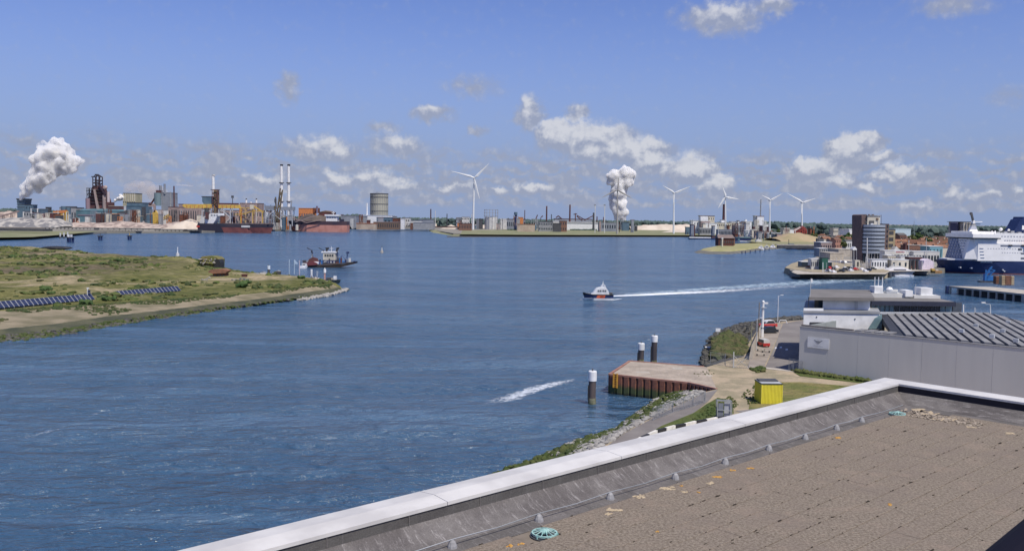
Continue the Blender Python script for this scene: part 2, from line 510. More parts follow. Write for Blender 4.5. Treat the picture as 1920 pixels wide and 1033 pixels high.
def ribbon(name, line, mat, label, z=.03, nw=9):
    """line: px, py, half width in metres, density. Widths run across the line on the water plane."""
    pts = [G(a, b, z) for a, b, _, _ in line]
    V = []; A = []; n = len(pts)
    for i in range(n):
        d = (pts[min(i+1, n-1)] - pts[max(i-1, 0)]); d.z = 0; d.normalize()
        nrm = Vector((-d.y, d.x, 0))
        for k in range(nw):
            u = -1 + 2 * k / (nw - 1)
            q = pts[i] + nrm * u * line[i][2]
            V.append((q.x, q.y, z)); A.append(line[i][3] * (1 - abs(u) ** 2.2))
    Fc = []
    for i in range(n - 1):
        for k in range(nw - 1):
            Fc.append((i*nw+k, i*nw+k+1, (i+1)*nw+k+1, (i+1)*nw+k))
    o = obj(name, MB().add(V, Fc), mat)
    at = o.data.attributes.new('dens', 'FLOAT', 'POINT'); at.data.foreach_set('value', A)
    return stuff(o, label, 'foam')
def interp_line(keys, n):
    xs = np.linspace(0, 1, n); ks = np.linspace(0, 1, len(keys)); k = np.array(keys, float)
    return [tuple(np.interp(x, ks, k[:, j]) for j in range(k.shape[1])) for x in xs]
mFoam = foam_mat('foam', .42, .8)
mFoam2 = foam_mat('thin_foam', .5, .35, (.52,.66,.76), (1,1,1), .75)
mFoam3 = foam_mat('streak_foam', .60, 1.3, (.66,.72,.8), (.8,1,1), .85, 20)
ribbon('wake', interp_line([(1148,555,2.2,1.0),(1200,553,4.2,.95),(1260,550,6.0,.72),(1330,547,8.5,.55),(1420,541,9,.42),(1520,535,13,.34),(1640,526,18,.15)], 60), mFoam, 'white foaming wake behind the pilot boat')
ribbon('wake', interp_line([(1170,551,3,.6),(1280,545,9,.62),(1400,537,14,.6),(1530,529,20,.6),(1700,518,26,.5),(1760,516,26,0)], 60), mFoam2, 'pale turquoise trail spreading behind the pilot boat', z=.015)
ribbon('bow_wave', interp_line([(1084,562,.5,.3),(1098,561,1.4,1.0),(1125,562.5,1.1,1.0),(1150,562,.9,.9),(1165,560,.8,.5)], 24), mFoam, 'white bow wave along the pilot boat', z=.05)
ribbon('foam_streak', interp_line([(800,775,1.6,.0),(850,766,2.4,.32),(905,757,3.4,.45),(950,748,3.6,.72),(1000,730,3.2,.78),(1040,719,2.8,.75),(1075,711,1.8,.6),(1092,706,1.0,.0)], 50), mFoam3, 'white curving foam streak beside the nearest mooring pile')
ribbon('foam_streak', interp_line([(0,842,.8,.3),(50,820,1.0,.5),(100,806,1.3,.62),(135,800,.8,.35),(180,775,1.1,.55),(212,760,.7,.4),(260,735,.6,.0)], 60), mFoam3, 'thin white foam line low at the left of the water')
ribbon('foam_streak', interp_line([(800,664,1.2,.2),(850,658,1.6,.55),(900,652,1.4,.3),(930,650,1.0,.0)], 30), mFoam3, 'short faint foam line in the middle of the channel')
ribbon('foam_streak', interp_line([(570,790,1.6,.0),(650,812,2.6,.42),(700,822,2.6,.45),(760,838,1.5,.0)], 30), mFoam3, 'broken pale ripple patch in the lower channel')
ribbon('foam_streak', interp_line([(470,515,2,.0),(660,505,3,.4),(700,510,3,.35),(740,503,2,.0)], 30), mFoam2, 'pale slick trailing from the dredger', z=.02)
ribbon('foam_streak', interp_line([(1180,492,6,.0),(1290,478,8,.45),(1400,487,8,.35),(1470,510,6,.3),(1480,512,3,0)], 40), mFoam2, 'pale current line curving towards the breakwater', z=.02)

# ------------------------------------------------------------ far land
def land_mat():
    m = M('harbour_land', (.27,.25,.22), (.19,.185,.16), .012, .95, detail=6)
    return m
front = [(-420,452),(-60,449),(0,448),(60,447),(130,441),(200,438),(380,437),(690,429),(700,428.4),(808,427.8),(812,433.5),(850,441),(1000,441.5),
         (1310,442),(1400,449),(1440,453),(1470,466),(1531,469),(1536,480),(1530,489),(1498,499),(1476,510),(1482,517),(1500,521),(1662,521),(1672,514),(1762,514),
         (1775,511),(1790,506),(1960,507),(2300,512)]
lp = [G(p[0], p[1], 0) for p in front]
poly = [(p.x, p.y) for p in lp]
ring = [(22000, lp[-1].y), (40000, 40000), (-40000, 40000), (-40000, lp[0].y)]
poly_all = poly + ring
mb = MB(); n = len(poly_all)
mb.add([(x, y, 3.0) for x, y in poly_all] + [(x, y, -1.0) for x, y in poly_all],
       [tuple(range(n))] + [(k, (k+1) % n, n+(k+1) % n, n+k) for k in range(n)])
o = obj('ground', mb, land_mat()); struct(o, 'flat industrial harbour land on the far shore')

# low green bank with a dark toe on the middle far shore
def bank(name, line, mat, label, zt=3.05, ztop=None):
    """line: px, py waterline, py top"""
    V = []
    for x, yw, yt in line:
        a = G(x, yw, -.2); b = G(x, yt, zt)
        V += [a, b]
    Fc = [(2*i, 2*i+2, 2*i+3, 2*i+1) for i in range(len(line)-1)]
    o = obj(name, MB().add([tuple(v) for v in V], Fc), mat)
    return struct(o, label)
bank('shore_bank', [(805,433.5,429),(812,437,431.5),(850,443.5,434),(1000,443.8,434.5),(1150,443.8,435.5),(1310,443.5,438)], mBankG, 'pale green bank below the wind turbine')
bank('shore_bank', [(-420,456,444),(-60,451.5,440),(0,450,438),(60,448.5,437),(100,444,434),(135,441,433)], mBankG, 'green bank at the far left of the steelworks shore')
sheet('bank_toe', [(838,444.9),(838,442.6),(1312,442.6),(1312,444.6)], .06, mRockD, 'dark stone toe of the middle far shore')
sheet('field', [(1400,452),(1440,441),(1532,443),(1534,458),(1450,459)], 3.03, mFieldG, 'pale green field by the inner harbour')
sheet('field', [(868,431.5),(1100,430.5),(1300,431),(1480,434),(1480,441.5),(1330,441.5),(1000,440.5),(862,439.5)], 3.03, mBankG, 'green ground of the middle far shore')
sheet('field', [(-300,435),(60,433),(190,434),(130,439),(60,444.5),(-60,446.5),(-300,449)], 3.03, mBankG, 'green ground at the far left shore')
sheet('sandy_strip', [(1240,435.6),(1420,436.8),(1420,433.5),(1260,432)], 3.05, mSandPile, 'pale sandy strip on the far shore')
sheet('quay_apron', [(1500,500),(1540,484),(1600,487),(1740,500),(1745,508),(1668,509),(1660,514),(1495,514),(1484,510)], 3.04, mConcL, 'pale concrete quay of the marina breakwater')

# treeline: ridge of crowns far away
def treeline(name, tops, Y, label, dens=3.0, r0=9):
    rg = np.random.default_rng(int(abs(tops[0][0])) + 5)
    pr = lump_protos(8, 1, .28, .8)
    pos = []; sc = []
    xs = [t[0] for t in tops]; ys = [t[1] for t in tops]
    x = xs[0]
    while x < xs[-1]:
        yt = np.interp(x, xs, ys)
        for q in range(3):
            p = D(x + rg.uniform(-3, 3), yt, Y + rg.uniform(-120, 120))
            r = rg.uniform(.65, 1.3) * r0
            top = p.z + rg.uniform(-3.0, 2.5)
            pos.append((p.x, p.y, top - r * .8)); sc.append(r)
            if top - 2 * r > 3: 
                pos.append((p.x + rg.uniform(-r, r), p.y, (top - r) * .5)); sc.append(max(r, (top - 3) * .42))
        x += dens
    o = scatter(pr, np.array(pos), np.array(sc), rg.uniform(0, 6, len(pos)), mLeafD, name)
    return stuff(o, label, 'trees')
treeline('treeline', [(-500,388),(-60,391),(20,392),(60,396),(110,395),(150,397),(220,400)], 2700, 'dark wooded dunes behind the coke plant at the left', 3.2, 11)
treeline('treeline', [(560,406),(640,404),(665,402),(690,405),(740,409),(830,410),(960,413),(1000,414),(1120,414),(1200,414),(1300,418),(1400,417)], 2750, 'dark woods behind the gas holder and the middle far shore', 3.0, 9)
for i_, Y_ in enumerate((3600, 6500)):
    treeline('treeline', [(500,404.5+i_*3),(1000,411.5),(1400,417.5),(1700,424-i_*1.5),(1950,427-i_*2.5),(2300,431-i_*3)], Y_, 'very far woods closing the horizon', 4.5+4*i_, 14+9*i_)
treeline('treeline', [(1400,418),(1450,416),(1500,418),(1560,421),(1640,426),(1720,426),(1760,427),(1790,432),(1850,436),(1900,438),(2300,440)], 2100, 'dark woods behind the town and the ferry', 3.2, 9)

# ------------------------------------------------------------ dune island on the left
WL = [(-260,672),(0,642),(100,631),(200,614),(300,598),(400,584),(480,573),(560,563),(610,555),(652,544)]
AT = [(-260,650),(0,628),(100,619),(200,603),(300,590),(400,577),(480,569),(560,558.5),(610,550),(645,542)]
BB = [(-260,638),(0,617),(100,607.5),(200,593),(300,582),(400,570),(480,561),(560,549.5),(605,544),(634,539)]
BT = [(-260,592),(0,583),(100,576),(200,570),(300,563),(400,557),(480,550),(560,539),(600,536),(622,532)]
def resamp(line, n, jit=0, seed=0):
    r = random.Random(seed); xs = np.linspace(0, 1, n); L = np.array(line, float)
    d = np.r_[0, np.cumsum(np.hypot(*np.diff(L, axis=0).T))]; d /= d[-1]
    return [(np.interp(x, d, L[:, 0]), np.interp(x, d, L[:, 1]) + r.uniform(-jit, jit)) for x in xs]
NSEG = 120
lines = [(resamp(WL, NSEG, 1.6, 1), -.25), (resamp(AT, NSEG, .8, 2), .75), (resamp(BB, NSEG, .4, 3), 1.5), (resamp(BT, NSEG, .0, 4), 2.8)]
P3 = [[G(x, y, z) for x, y in L] for L, z in lines]
def strip(a, b, mat, name, label, sub=1):
    mb = MB(); V = []
    for i in range(NSEG): V += [tuple(P3[a][i]), tuple(P3[b][i])]
    mb.add(V, [(2*i, 2*i+2, 2*i+3, 2*i+1) for i in range(NSEG-1)])
    return struct(obj(name, mb, mat), label)
mAlgae = M('tidal_algae_stone', (.05,.075,.018), (.095,.115,.04), .22, .9, bump=1.0, detail=7, lo=.4, hi=.6)
mWet = M('wet_dark_revetment', (.055,.062,.04), (.10,.10,.06), .15, .85, bump=.6)
mRevet = M('brownish_revetment', (.27,.23,.16), (.16,.145,.09), .14, .95, bump=.5, detail=6)
strip(0, 1, mAlgae, 'tidal_slope', 'algae covered stone foot of the dune island')
strip(1, 2, mWet, 'wet_slope', 'dark wet band of the dune island revetment')
strip(2, 3, mRevet, 'revetment', 'bare brown revetment slope of the dune island')
# riprap pieces along the foot, joined
rg = np.random.default_rng(11)
pos = []; sc = []
for i in range(1500):
    k = rg.integers(0, NSEG-1); u = rg.uniform(-.35, 1.0)
    a, b = P3[0][k].lerp(P3[0][k+1], rg.uniform()), P3[1][k]
    q = a.lerp(b, u); pos.append((q.x, q.y, max(q.z, -.1))); sc.append(rg.uniform(.35, .8))
pos = np.array(pos); sc = np.array(sc)
pr = lump_protos(6, 1, .35, .6, 5)
half = len(pos)//2
stuff(scatter(pr, pos[:half], sc[:half], rg.uniform(0,6,half), mRockG, 'rocks'), 'algae green rocks at the foot of the dune island', 'rocks')
stuff(scatter(pr, pos[half:], sc[half:], rg.uniform(0,6,half), mRockD, 'rocks'), 'dark wet rocks at the foot of the dune island', 'rocks')
tip = []
for i in range(170):
    q = G(rg.uniform(555, 652), 0, 0) if False else None
    x = rg.uniform(560, 650); y = np.interp(x, [p[0] for p in WL], [p[1] for p in WL]) - rg.uniform(-1.0, 3.5)
    p = G(x, y, .2); tip.append((p.x, p.y, .25))
stuff(scatter(pr, np.array(tip), rg.uniform(.5,1.3,len(tip)), rg.uniform(0,6,len(tip)), mRock, 'rocks'), 'loose pale rocks round the tip of the dune island', 'rocks')

back = [(634,531),(600,523),(560,517.5),(500,512.5),(448,509),(420,500),(405,493),(330,489),(240,484),(150,474),(60,470),(0,468),(-250,466)]
dp = [(p.x, p.y) for p in P3[3]] + [(G(x, y, 2.8).x, G(x, y, 2.8).y) for x, y in back]
dpa = np.array(dp)
def poly_dist(X, Y, pl):
    a = pl; b = np.roll(pl, -1, 0)
    best = np.full(X.shape, 1e9); inside = np.zeros(X.shape, bool)
    for (x0, y0), (x1, y1) in zip(a, b):
        dx, dy = x1-x0, y1-y0; L = dx*dx+dy*dy + 1e-9
        t = np.clip(((X-x0)*dx+(Y-y0)*dy)/L, 0, 1)
        best = np.minimum(best, np.hypot(X-x0-t*dx, Y-y0-t*dy))
        c = (y0 > Y) != (y1 > Y)
        xi = x0 + (Y-y0)*dx/(dy if abs(dy) > 1e-9 else 1e-9)
        inside ^= c & (X < xi)
    return np.where(inside, best, -best)
def vnoise(X, Y, s, seed):
    r = np.random.default_rng(seed); T = r.uniform(-1, 1, (64, 64))
    x = X/s; y = Y/s; i = np.floor(x).astype(int); j = np.floor(y).astype(int)
    fx = x-i; fy = y-j; fx = fx*fx*(3-2*fx); fy = fy*fy*(3-2*fy)
    g = lambda a, b: T[a % 64, b % 64]
    return (g(i,j)*(1-fx)+g(i+1,j)*fx)*(1-fy)+(g(i,j+1)*(1-fx)+g(i+1,j+1)*fx)*fy
def dune_h(X, Y):
    d = poly_dist(X, Y, dpa)
    k = np.clip(d/18, 0, 1); k = k*k*(3-2*k)
    west = np.clip((-75 - X)/110, 0, 1)          # higher away from the tip
    far = np.clip((Y - 330)/120, 0, 1)
    A = .25 + 2.3*west*(.35+.65*far)
    nz = vnoise(X, Y, 26, 1)*.9 + vnoise(X, Y, 11, 2)*.55 + vnoise(X, Y, 5, 3)*.28
    h = 2.8 + k*(A + nz*(.2 + 1.0*west))
    return np.where(d > 0, h + np.minimum(d, 2)*.05, 2.8 + d*1.2), d
gx = np.arange(-520, -55, 1.7); gy = np.arange(200, 700, 1.9)
X, Y = np.meshgrid(gx, gy)
Hh, dd = dune_h(X, Y)
keep = dd > -3.5
idx = -np.ones(X.shape, int); idx[keep] = np.arange(keep.sum())
V = np.stack([X[keep], Y[keep], Hh[keep]], 1)
q = np.stack([idx[:-1,:-1], idx[:-1,1:], idx[1:,1:], idx[1:,:-1]], -1).reshape(-1, 4)
q = q[(q >= 0).all(1)]
mDune = bpy.data.materials.new('dune_vegetation'); mDune.use_nodes = True
t = mDune.node_tree; b = t.nodes['Principled BSDF']; b.inputs['Roughness'].default_value = .95; b.inputs['Specular IOR Level'].default_value = .15
at = N(t, 'ShaderNodeVertexColor'); at.layer_name = 'ground_colour'
g = N(t, 'ShaderNodeNewGeometry')
v1 = smooth(t, noise(t, g.outputs['Position'], .28, 7, .7), .35, .68)
t.links.new(mixc(t, v1, mixc(t, 1.0, at.outputs['Color'], (.62,.68,.6), 'MULTIPLY'), mixc(t, 1.0, at.outputs['Color'], (1.3,1.26,1.25), 'MULTIPLY')), b.inputs['Base Color'])
bp = N(t, 'ShaderNodeBump'); bp.inputs['Strength'].default_value = 1; bp.inputs['Distance'].default_value = 1.0
t.links.new(noise(t, g.outputs['Position'], .8, 6, .7), bp.inputs['Height']); t.links.new(bp.outputs[0], b.inputs['Normal'])
o = obj('dune', (V.tolist(), q.tolist()), mDune, smooth=True); struct(o, 'grassy sand dunes on the island')
def line_dist(x, y, pts):
    best = np.full(x.shape, 1e9)
    for a, c in zip(pts[:-1], pts[1:]):
        dx, dy = c.x-a.x, c.y-a.y; L = dx*dx+dy*dy
        tt = np.clip(((x-a.x)*dx+(y-a.y)*dy)/L, 0, 1)
        best = np.minimum(best, np.hypot(x-a.x-tt*dx, y-a.y-tt*dy))
    return best
def dune_colour(x, y, dd):
    n = vnoise(x, y, 30, 8)*.6 + vnoise(x, y, 9, 9)*.5
    n2 = .1 + vnoise(x, y, 17, 12)*.7 + vnoise(x, y, 5, 13)*.4
    c = np.empty((len(x), 3))
    g1 = np.array([.115,.125,.04]); g2 = np.array([.215,.20,.085]); br = np.array([.15,.125,.085]); sd_ = np.array([.42,.34,.23])
    k = np.clip(n*.9+.5, 0, 1)[:, None]; c[:] = g1*(1-k)+g2*k
    heath = np.clip((n2+.1)*2.2, 0, 1)*np.clip((-150-x)/40, 0, 1)*np.clip((y-300)/60, 0, 1)
    c = c*(1-heath[:, None]) + br*heath[:, None]
    def mixsand(c, w, col=sd_): return c*(1-w[:, None]) + col*w[:, None]
    pth = [G(a, b_, 3.5) for a, b_ in ((-120,535),(0,533),(170,534),(345,532),(420,530),(470,524))]
    c = mixsand(c, np.clip(2.2-line_dist(x, y, pth), 0, 1)*.8)
    for (px, py, rr, ww) in ((70,528,15,.8),(108,530,12,.7),(205,545,14,.6),(120,468,22,.9),(235,537,10,.5),(370,532,10,.3),(480,517,22,.95),(520,516,18,.9),(440,520,14,.9),(390,492,12,.6),(300,515,10,.3),(60,483,20,.3),(150,480,25,.4)):
        p = G(px, py, 4); w = np.clip(1.3-np.hypot(x-p.x, (y-p.y)*.7)/rr + vnoise(x, y, 4, 15)*.6, 0, 1)*ww
        c = mixsand(c, w*np.clip(.55+vnoise(x, y, 7, 19)*1.4, 0, 1))
    return np.clip(c, .01, 1)
cl = dune_colour(V[:, 0], V[:, 1], dd[keep])
ca = o.data.color_attributes.new('ground_colour', 'FLOAT_COLOR', 'POINT')
ca.data.foreach_set('color', np.c_[cl, np.ones(len(cl))].astype(np.float32).ravel())
def dz(x, y): return float(dune_h(np.array([[x]]), np.array([[y]]))[0][0, 0])
# low bushes scattered over the dunes, joined
rg = np.random.default_rng(5)
PX = rg.uniform(-430, -75, 26000); PY = rg.uniform(225, 650, 26000)
h_, d_ = dune_h(PX[:, None], PY[:, None]); h_ = h_[:, 0]; d_ = d_[:, 0]
dn = vnoise(PX, PY, 22, 31)*.6 + vnoise(PX, PY, 8, 32)*.5
sel = (d_ > 1.5) & (dn > rg.uniform(-.25, .6, len(PX)))
cs = dune_colour(PX, PY, d_); sel &= cs[:, 0] < .24
PX, PY, h_ = PX[sel], PY[sel], h_[sel]
pr2 = lump_protos(8, 1, .38, .55, 9)
sz = rg.uniform(.35, 1.0, len(PX))**1.6 * 1.25 + .15
col3 = [(M('dune_bush_green', (.07,.10,.025), (.11,.13,.045), .2, .95, bump=1), 'green bushes growing over the dunes'),
        (M('dune_bush_dark', (.045,.07,.025), (.08,.09,.035), .2, .95, bump=1), 'darker scrub growing over the dunes'),
        (M('dune_bush_pale', (.20,.19,.095), (.15,.155,.065), .2, .95, bump=1), 'dry yellowish tufts on the dunes')]
pick = rg.integers(0, 3, len(PX))
for k in range(3):
    s_ = pick == k
    ss = sz[s_] * (1.35 if k < 2 else .8)
    stuff(scatter(pr2, np.c_[PX[s_], PY[s_], h_[s_]+ss*.1], ss, rg.uniform(0, 6, s_.sum()), col3[k][0], 'scrub'), col3[k][1], 'scrub')
rg = np.random.default_rng(15)
rv = []
for i in range(2600):
    k = rg.integers(0, NSEG-1); u = rg.uniform(0, 1)**1.8
    a, b_ = P3[3][k].lerp(P3[3][k+1], rg.uniform()), P3[2][k]
    q = a.lerp(b_, u)
    if vnoise(np.array([q.x]), np.array([q.y]), 9, 44)[0] > .9*u - .25: rv.append((q.x, q.y, q.z+.05))
rv = np.array(rv)
stuff(scatter(pr2, rv, rg.uniform(.2, .75, len(rv)), rg.uniform(0, 6, len(rv)), col3[1][0], 'scrub'), 'tufts creeping down the brown revetment', 'scrub')
# distinct larger bushes
bush_spots = [(85,545,2.0),(98,549,1.3),(108,574,2.4),(128,571,2.2),(95,576,2.0),(165,566,2.0),(205,561,1.8),(30,578,1.8),(455,536,2.6),(463,532,1.8),(360,478,2.4),(352,481,1.8),(228,498,2.0),(565,520,1.6),(140,515,1.6),(25,489,2.2)]
BL = ['dark bush ' + q for q in ('just behind the middle of the long solar array','right beside another behind the long solar array','below the long solar array, left of its end','below the end of the long solar array','below the middle of the long solar array','under the signal pole at the solar array end','in the gap between the two solar arrays','below the left part of the long solar array','largest of a pair left of the picnic tables','smaller of a pair beside the picnic tables','left of the bunker on the dune crest','tiny one next to the bunker crest bush','alone in the hollow by the white sheds','on the island tip near the flagpoles','in the heath above the long solar array','near the back crest at the far left')]
for i, (px, py, r) in enumerate(bush_spots):
    p = G(px, py, 3.6)
    mb = MB()
    for k in range(16):
        a = random.uniform(0, 6.28); q = random.uniform(0, r)
        mb.lump((q*math.cos(a), q*math.sin(a), r*.35*random.uniform(.4, 1.4)), (r*.42, r*.42, r*.36), seed=i*50+k, sub=1, rough=.45)
    ob = obj('bush', mb, mLeaf, loc=(p.x, p.y, dz(p.x, p.y)))
    tag(ob, BL[i], 'bush', 'dark bushes on the dune island')

# ------------------------------------------------------------ near right shore
shore_top = [(700,980),(860,930),(1010,885),(1090,858),(1128,838),(1168,811),(1223,782),(1262,762),(1300,745),(1318,735)]
shore_wat = [(700,950),(860,915),(947,885),(1020,856),(1084,826),(1156,806),(1182,786),(1222,758),(1236,745),(1244,737)]
pier = [(1143,701),(1181,676.5),(1320,687),(1398,697),(1344,729),(1291,717)]
back_top = [(1325,688),(1350,680),(1395,668),(1405,640),(1425,612),(1466,603),(1500,600)]
back_wat = [(1316,683),(1322,660),(1330,637),(1352,620),(1395,608),(1440,599),(1505,594)]
gp = [G(x, y, 3.4) for x, y in shore_top] + [G(1344,729,3.4)] + [G(x, y, 3.4) for x, y in back_top] + [G(1700,590,3.4), G(2050,615,3.4)]
pl = [(p.x, p.y) for p in gp]
pl = [(-60, 20), (-60, -80)][::-1] + pl + [(420, 190), (420, -80)]
pl = [(-60, -80)] + pl[1:]
# keep near bank going past the building on our side
near_land = [(-70, -80), (-26, 22), (-12, 46)] + [(p.x, p.y) for p in gp[2:]] + [(420, 200), (420, -80)]
n = len(near_land)
mb = MB().add([(x, y, 3.38) for x, y in near_land] + [(x, y, -1) for x, y in near_land], [tuple(range(n))] + [(k, (k+1) % n, n+(k+1) % n, n+k) for k in range(n)])
struct(obj('ground', mb, mSandy), 'sandy ground of the near right shore')
def slope(name, top, wat, mat, label):
    V = []
    for a, b_ in zip(top, wat): V += [tuple(G(a[0], a[1], 3.37)), tuple(G(b_[0], b_[1], -.3))]
    return struct(obj(name, MB().add(V, [(2*i, 2*i+1, 2*i+3, 2*i+2) for i in range(len(top)-1)]), mat), label)
slope('rock_slope', shore_top, shore_wat, mRockD, 'stone slope under our building')
slope('rock_slope', back_top, back_wat, mRockD, 'stone slope beyond the pier')
def rocks(top, wat, n, mats, smin, smax, seed, u0=0.0, u1=1.0, names=None):
    rg = np.random.default_rng(seed); m = len(top)
    A = [G(a[0], a[1], 3.4) for a in top]; B = [G(a[0], a[1], 0) for a in wat]
    buckets = [[] for _ in mats]
    for i in range(n):
        x = rg.uniform(0, m-1.001); k = int(x); f = x-k; u = rg.uniform(u0, u1)
        a = A[k].lerp(A[k+1], f); b_ = B[k].lerp(B[k+1], f); q = a.lerp(b_, u)
        q_ = (k + f)/(m-1); pale = .16 + .34*math.exp(-((q_-.93)/.07)**2) + .22*math.exp(-((q_-.18)/.2)**2)
        j = 0 if (u > pale + rg.uniform(-.18,.18) and rg.uniform() > .18) else 1
        buckets[j].append((q.x, q.y, q.z + .1))
    prs = lump_protos(8, 1, .42, .75, seed)
    for bk, (mt, lab) in zip(buckets, mats):
        if bk: stuff(scatter(prs, np.array(bk), rg.uniform(smin, smax, len(bk)), rg.uniform(0, 6, len(bk)), mt, 'rocks'), lab, 'rocks')
rocks(shore_top[3:], shore_wat[3:], 2600, [(mRockG, 'algae green rocks on the bank below the path'), (mRock, 'pale grey rocks on the bank below the path')], .22, .55, 21, 0, 1.03)
rocks(shore_top[:4], shore_wat[:4], 900, [(mRockG, 'green rocks where the bank meets our roof edge'), (mRockG, 'mossy rocks where the bank meets our roof edge')], .22, .5, 22, 0, 1.03)
rocks(back_top, back_wat, 900, [(mRockD, 'dark rocks at the water beyond the pier'), (mRockD, 'dark rocks of the headland beyond the pier')], .35, .9, 23, .2, 1.05)
# shrub growth on the bank and on the headland
def shrubs(poly_px, n, r0, r1, mat, label, seed, z=3.4, pl=None):
    rg = np.random.default_rng(seed); q = np.array([(G(x, y, z).x, G(x, y, z).y) for x, y in poly_px])
    lo, hi = q.min(0), q.max(0); pts = rg.uniform(lo, hi, (n*4, 2))
    d = poly_dist(pts[:, :1], pts[:, 1:], q)[:, 0]; pts = pts[d > 0][:n]
    s_ = rg.uniform(r0, r1, len(pts))
    prs = lump_protos(8, 1, .42, .8, seed)
    return stuff(scatter(prs, np.c_[pts, z + s_*.25], s_, rg.uniform(0, 6, len(pts)), mat, 'shrubbery'), label, 'shrubs')
shrubs([(1340,676),(1345,640),(1362,628),(1392,640),(1400,660),(1392,672)], 260, .6, 1.6, M('headland_shrub', (.065,.085,.03), (.11,.10,.05), .3, .95, bump=1), 'green brown shrubs on the headland behind the chain link fence', 41, z=2.6)
shrubs([(1180,794),(1222,768),(1262,748),(1300,732),(1290,728),(1240,745),(1222,762)], 170, .2, .5, mBush, 'green growth between the bank rocks', 42, z=1.6)
shrubs([(960,895),(1100,850),(1160,820),(1140,812),(1040,848),(940,884)], 170, .2, .5, mBush, 'green growth on the bank beside our roof edge', 43, z=1.3)
shrubs([(1400,758),(1390,745),(1400,728),(1425,718),(1426,757)], 90, .08, .22, mBush, 'grass tufts left of the yellow shed', 44)
shrubs([(1482,694),(1500,700),(1630,717),(1626,709),(1500,697)], 420, .25, .6, mBush, 'overgrown strip of weeds along the grey hall', 45)
shrubs([(1405,692),(1432,688),(1436,696),(1420,699)], 60, .2, .5, mBush, 'weeds at the end of the chain link fence', 46)
shrubs([(1316,768),(1350,752),(1370,742),(1385,760),(1350,790),(1290,800)], 260, .08, .22, mBush, 'grass tufts round the galvanised gate', 47)
# ground sheets
sheet('path', [(1000,905),(1130,842),(1170,812),(1225,783),(1264,763),(1302,746),(1320,736),(1346,730),(1330,750),(1300,775),(1262,800),(1200,832),(1100,880)], 3.405, mAsph, 'grey asphalt path along the bank')
sheet('lawn', [(1188,830),(1240,798),(1300,774),(1325,757),(1346,745),(1372,752),(1376,775),(1300,802),(1240,822)], 3.41, mGrassB, 'green verge between the path and our building')
sheet('lawn', [(1405,757),(1420,718),(1468,716),(1500,716),(1600,724),(1640,735),(1560,760),(1480,790),(1400,800)], 3.406, mGrassA, 'dry lawn round the yellow shed')
sheet('lawn', [(1480,693),(1498,698),(1645,717),(1650,722),(1560,712),(1500,705)], 3.409, mGrassB, 'green strip along the foot of the grey hall')
sheet('road', [(1380,770),(1600,745),(1640,765),(1480,800)], 3.412, mAsph, 'grey service road just beyond our roof edge')
sheet('road', [(1434,690),(1452,650),(1462,622),(1468,606),(1500,601),(1512,601),(1512,640),(1500,697)], 3.415, mAsph, 'asphalt yard left of the grey hall')
sheet('pavement', [(1402,690),(1410,660),(1424,628),(1436,612),(1466,606),(1462,622),(1450,650),(1432,690)], 3.41, mPave, 'sandy paved strip along the sea wall')
sheet('road_edge', [(1425,690),(1497,698),(1497,694),(1427,687.5)], 3.42, mConcL, 'pale kerb line across the yard entrance')
for k, (px, py) in enumerate([(1455,652),(1464,651),(1475,655)]):
    sheet('road_marking', [(px-2.2,py+1.4),(px-2,py-1.2),(px+2,py-1.4),(px+2.2,py+1.2)], 3.425, mWhite, 'small worn white mark painted on the asphalt yard')
# sand spit in the corner of the pier
q = [G(1175,738,.12), G(1205,738.5,.12), G(1236,743,.12), G(1228,746,.12), G(1205,742.5,.12)]
o = obj('sand_spit', MB().prism([(p.x, p.y) for p in q], -.3, .12), M('wet_pale_sand', (.62,.58,.50), (.5,.47,.4), .5, .9)); struct(o, 'pale sand spit at the foot of the sheet piling')
# ------------------------------------------------------------ our own building: flat roof with parapet
_a = Vector((-.743, -.669, 0)).normalized()
RZ = math.atan2(_a.y, _a.x)
bld = empty('building', 'our own flat roofed building with white parapet capping and tiled roof', 'building', (7.88, 18.11, 0), RZ)
_inv = (Matrix.Translation((7.88, 18.11, 0)) @ Matrix.Rotation(RZ, 4, 'Z')).inverted()
def L(px, py, z):
    return _inv @ G(px, py, z)
def felt(name, base, stain, streak, scl=(1.2, 9, 9)):
    m = bpy.data.materials.new(name); m.use_nodes = True
    t = m.node_tree; b = t.nodes['Principled BSDF']; b.inputs['Roughness'].default_value = .9; b.inputs['Specular IOR Level'].default_value = .2
    tc = N(t, 'ShaderNodeTexCoord'); p = tc.outputs['Object']
    fine = noise(t, p, 55, 4, .7)
    big = smooth(t, noise(t, p, 1.6, 6, .65), .38, .62)
    c = mixc(t, big, base, stain)
    c = mixc(t, mth(t, 'MULTIPLY', smooth(t, noise(t, vm(t, 'MULTIPLY', p, (8.0, 1.6, 1.0)), 2.4, 7, .8, .2), .52, .66), streak), c, (.44, .42, .42))
    c = mixc(t, smooth(t, fine, .3, .7), mixc(t, 1.0, c, (.72,.72,.72), 'MULTIPLY'), c)
    sm = smooth(t, noise(t, vm(t, 'MULTIPLY', p, (1.5, .6, 1)), 1.1, 5, .7), .55, .7)
    c = mixc(t, mth(t, 'MULTIPLY', sm, .65), c, (.075, .068, .068))
    t.links.new(c, b.inputs['Base Color'])
    bp = N(t, 'ShaderNodeBump'); bp.inputs['Strength'].default_value = .6; bp.inputs['Distance'].default_value = .01
    t.links.new(noise(t, p, 40, 5, .7), bp.inputs['Height']); t.links.new(bp.outputs[0], b.inputs['Normal'])
    return m
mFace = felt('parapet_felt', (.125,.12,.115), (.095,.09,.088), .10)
mFaceShade = M('shaded_parapet_felt', (.028,.026,.032), (.04,.036,.042), 2, .95)  # darker parapet felt: shade of the right inner face painted in
mUp = felt('stained_upstand_felt', (.125,.115,.115), (.19,.178,.175), .55)
mGut = felt('roof_edge_felt', (.17,.158,.155), (.125,.118,.115), .35)
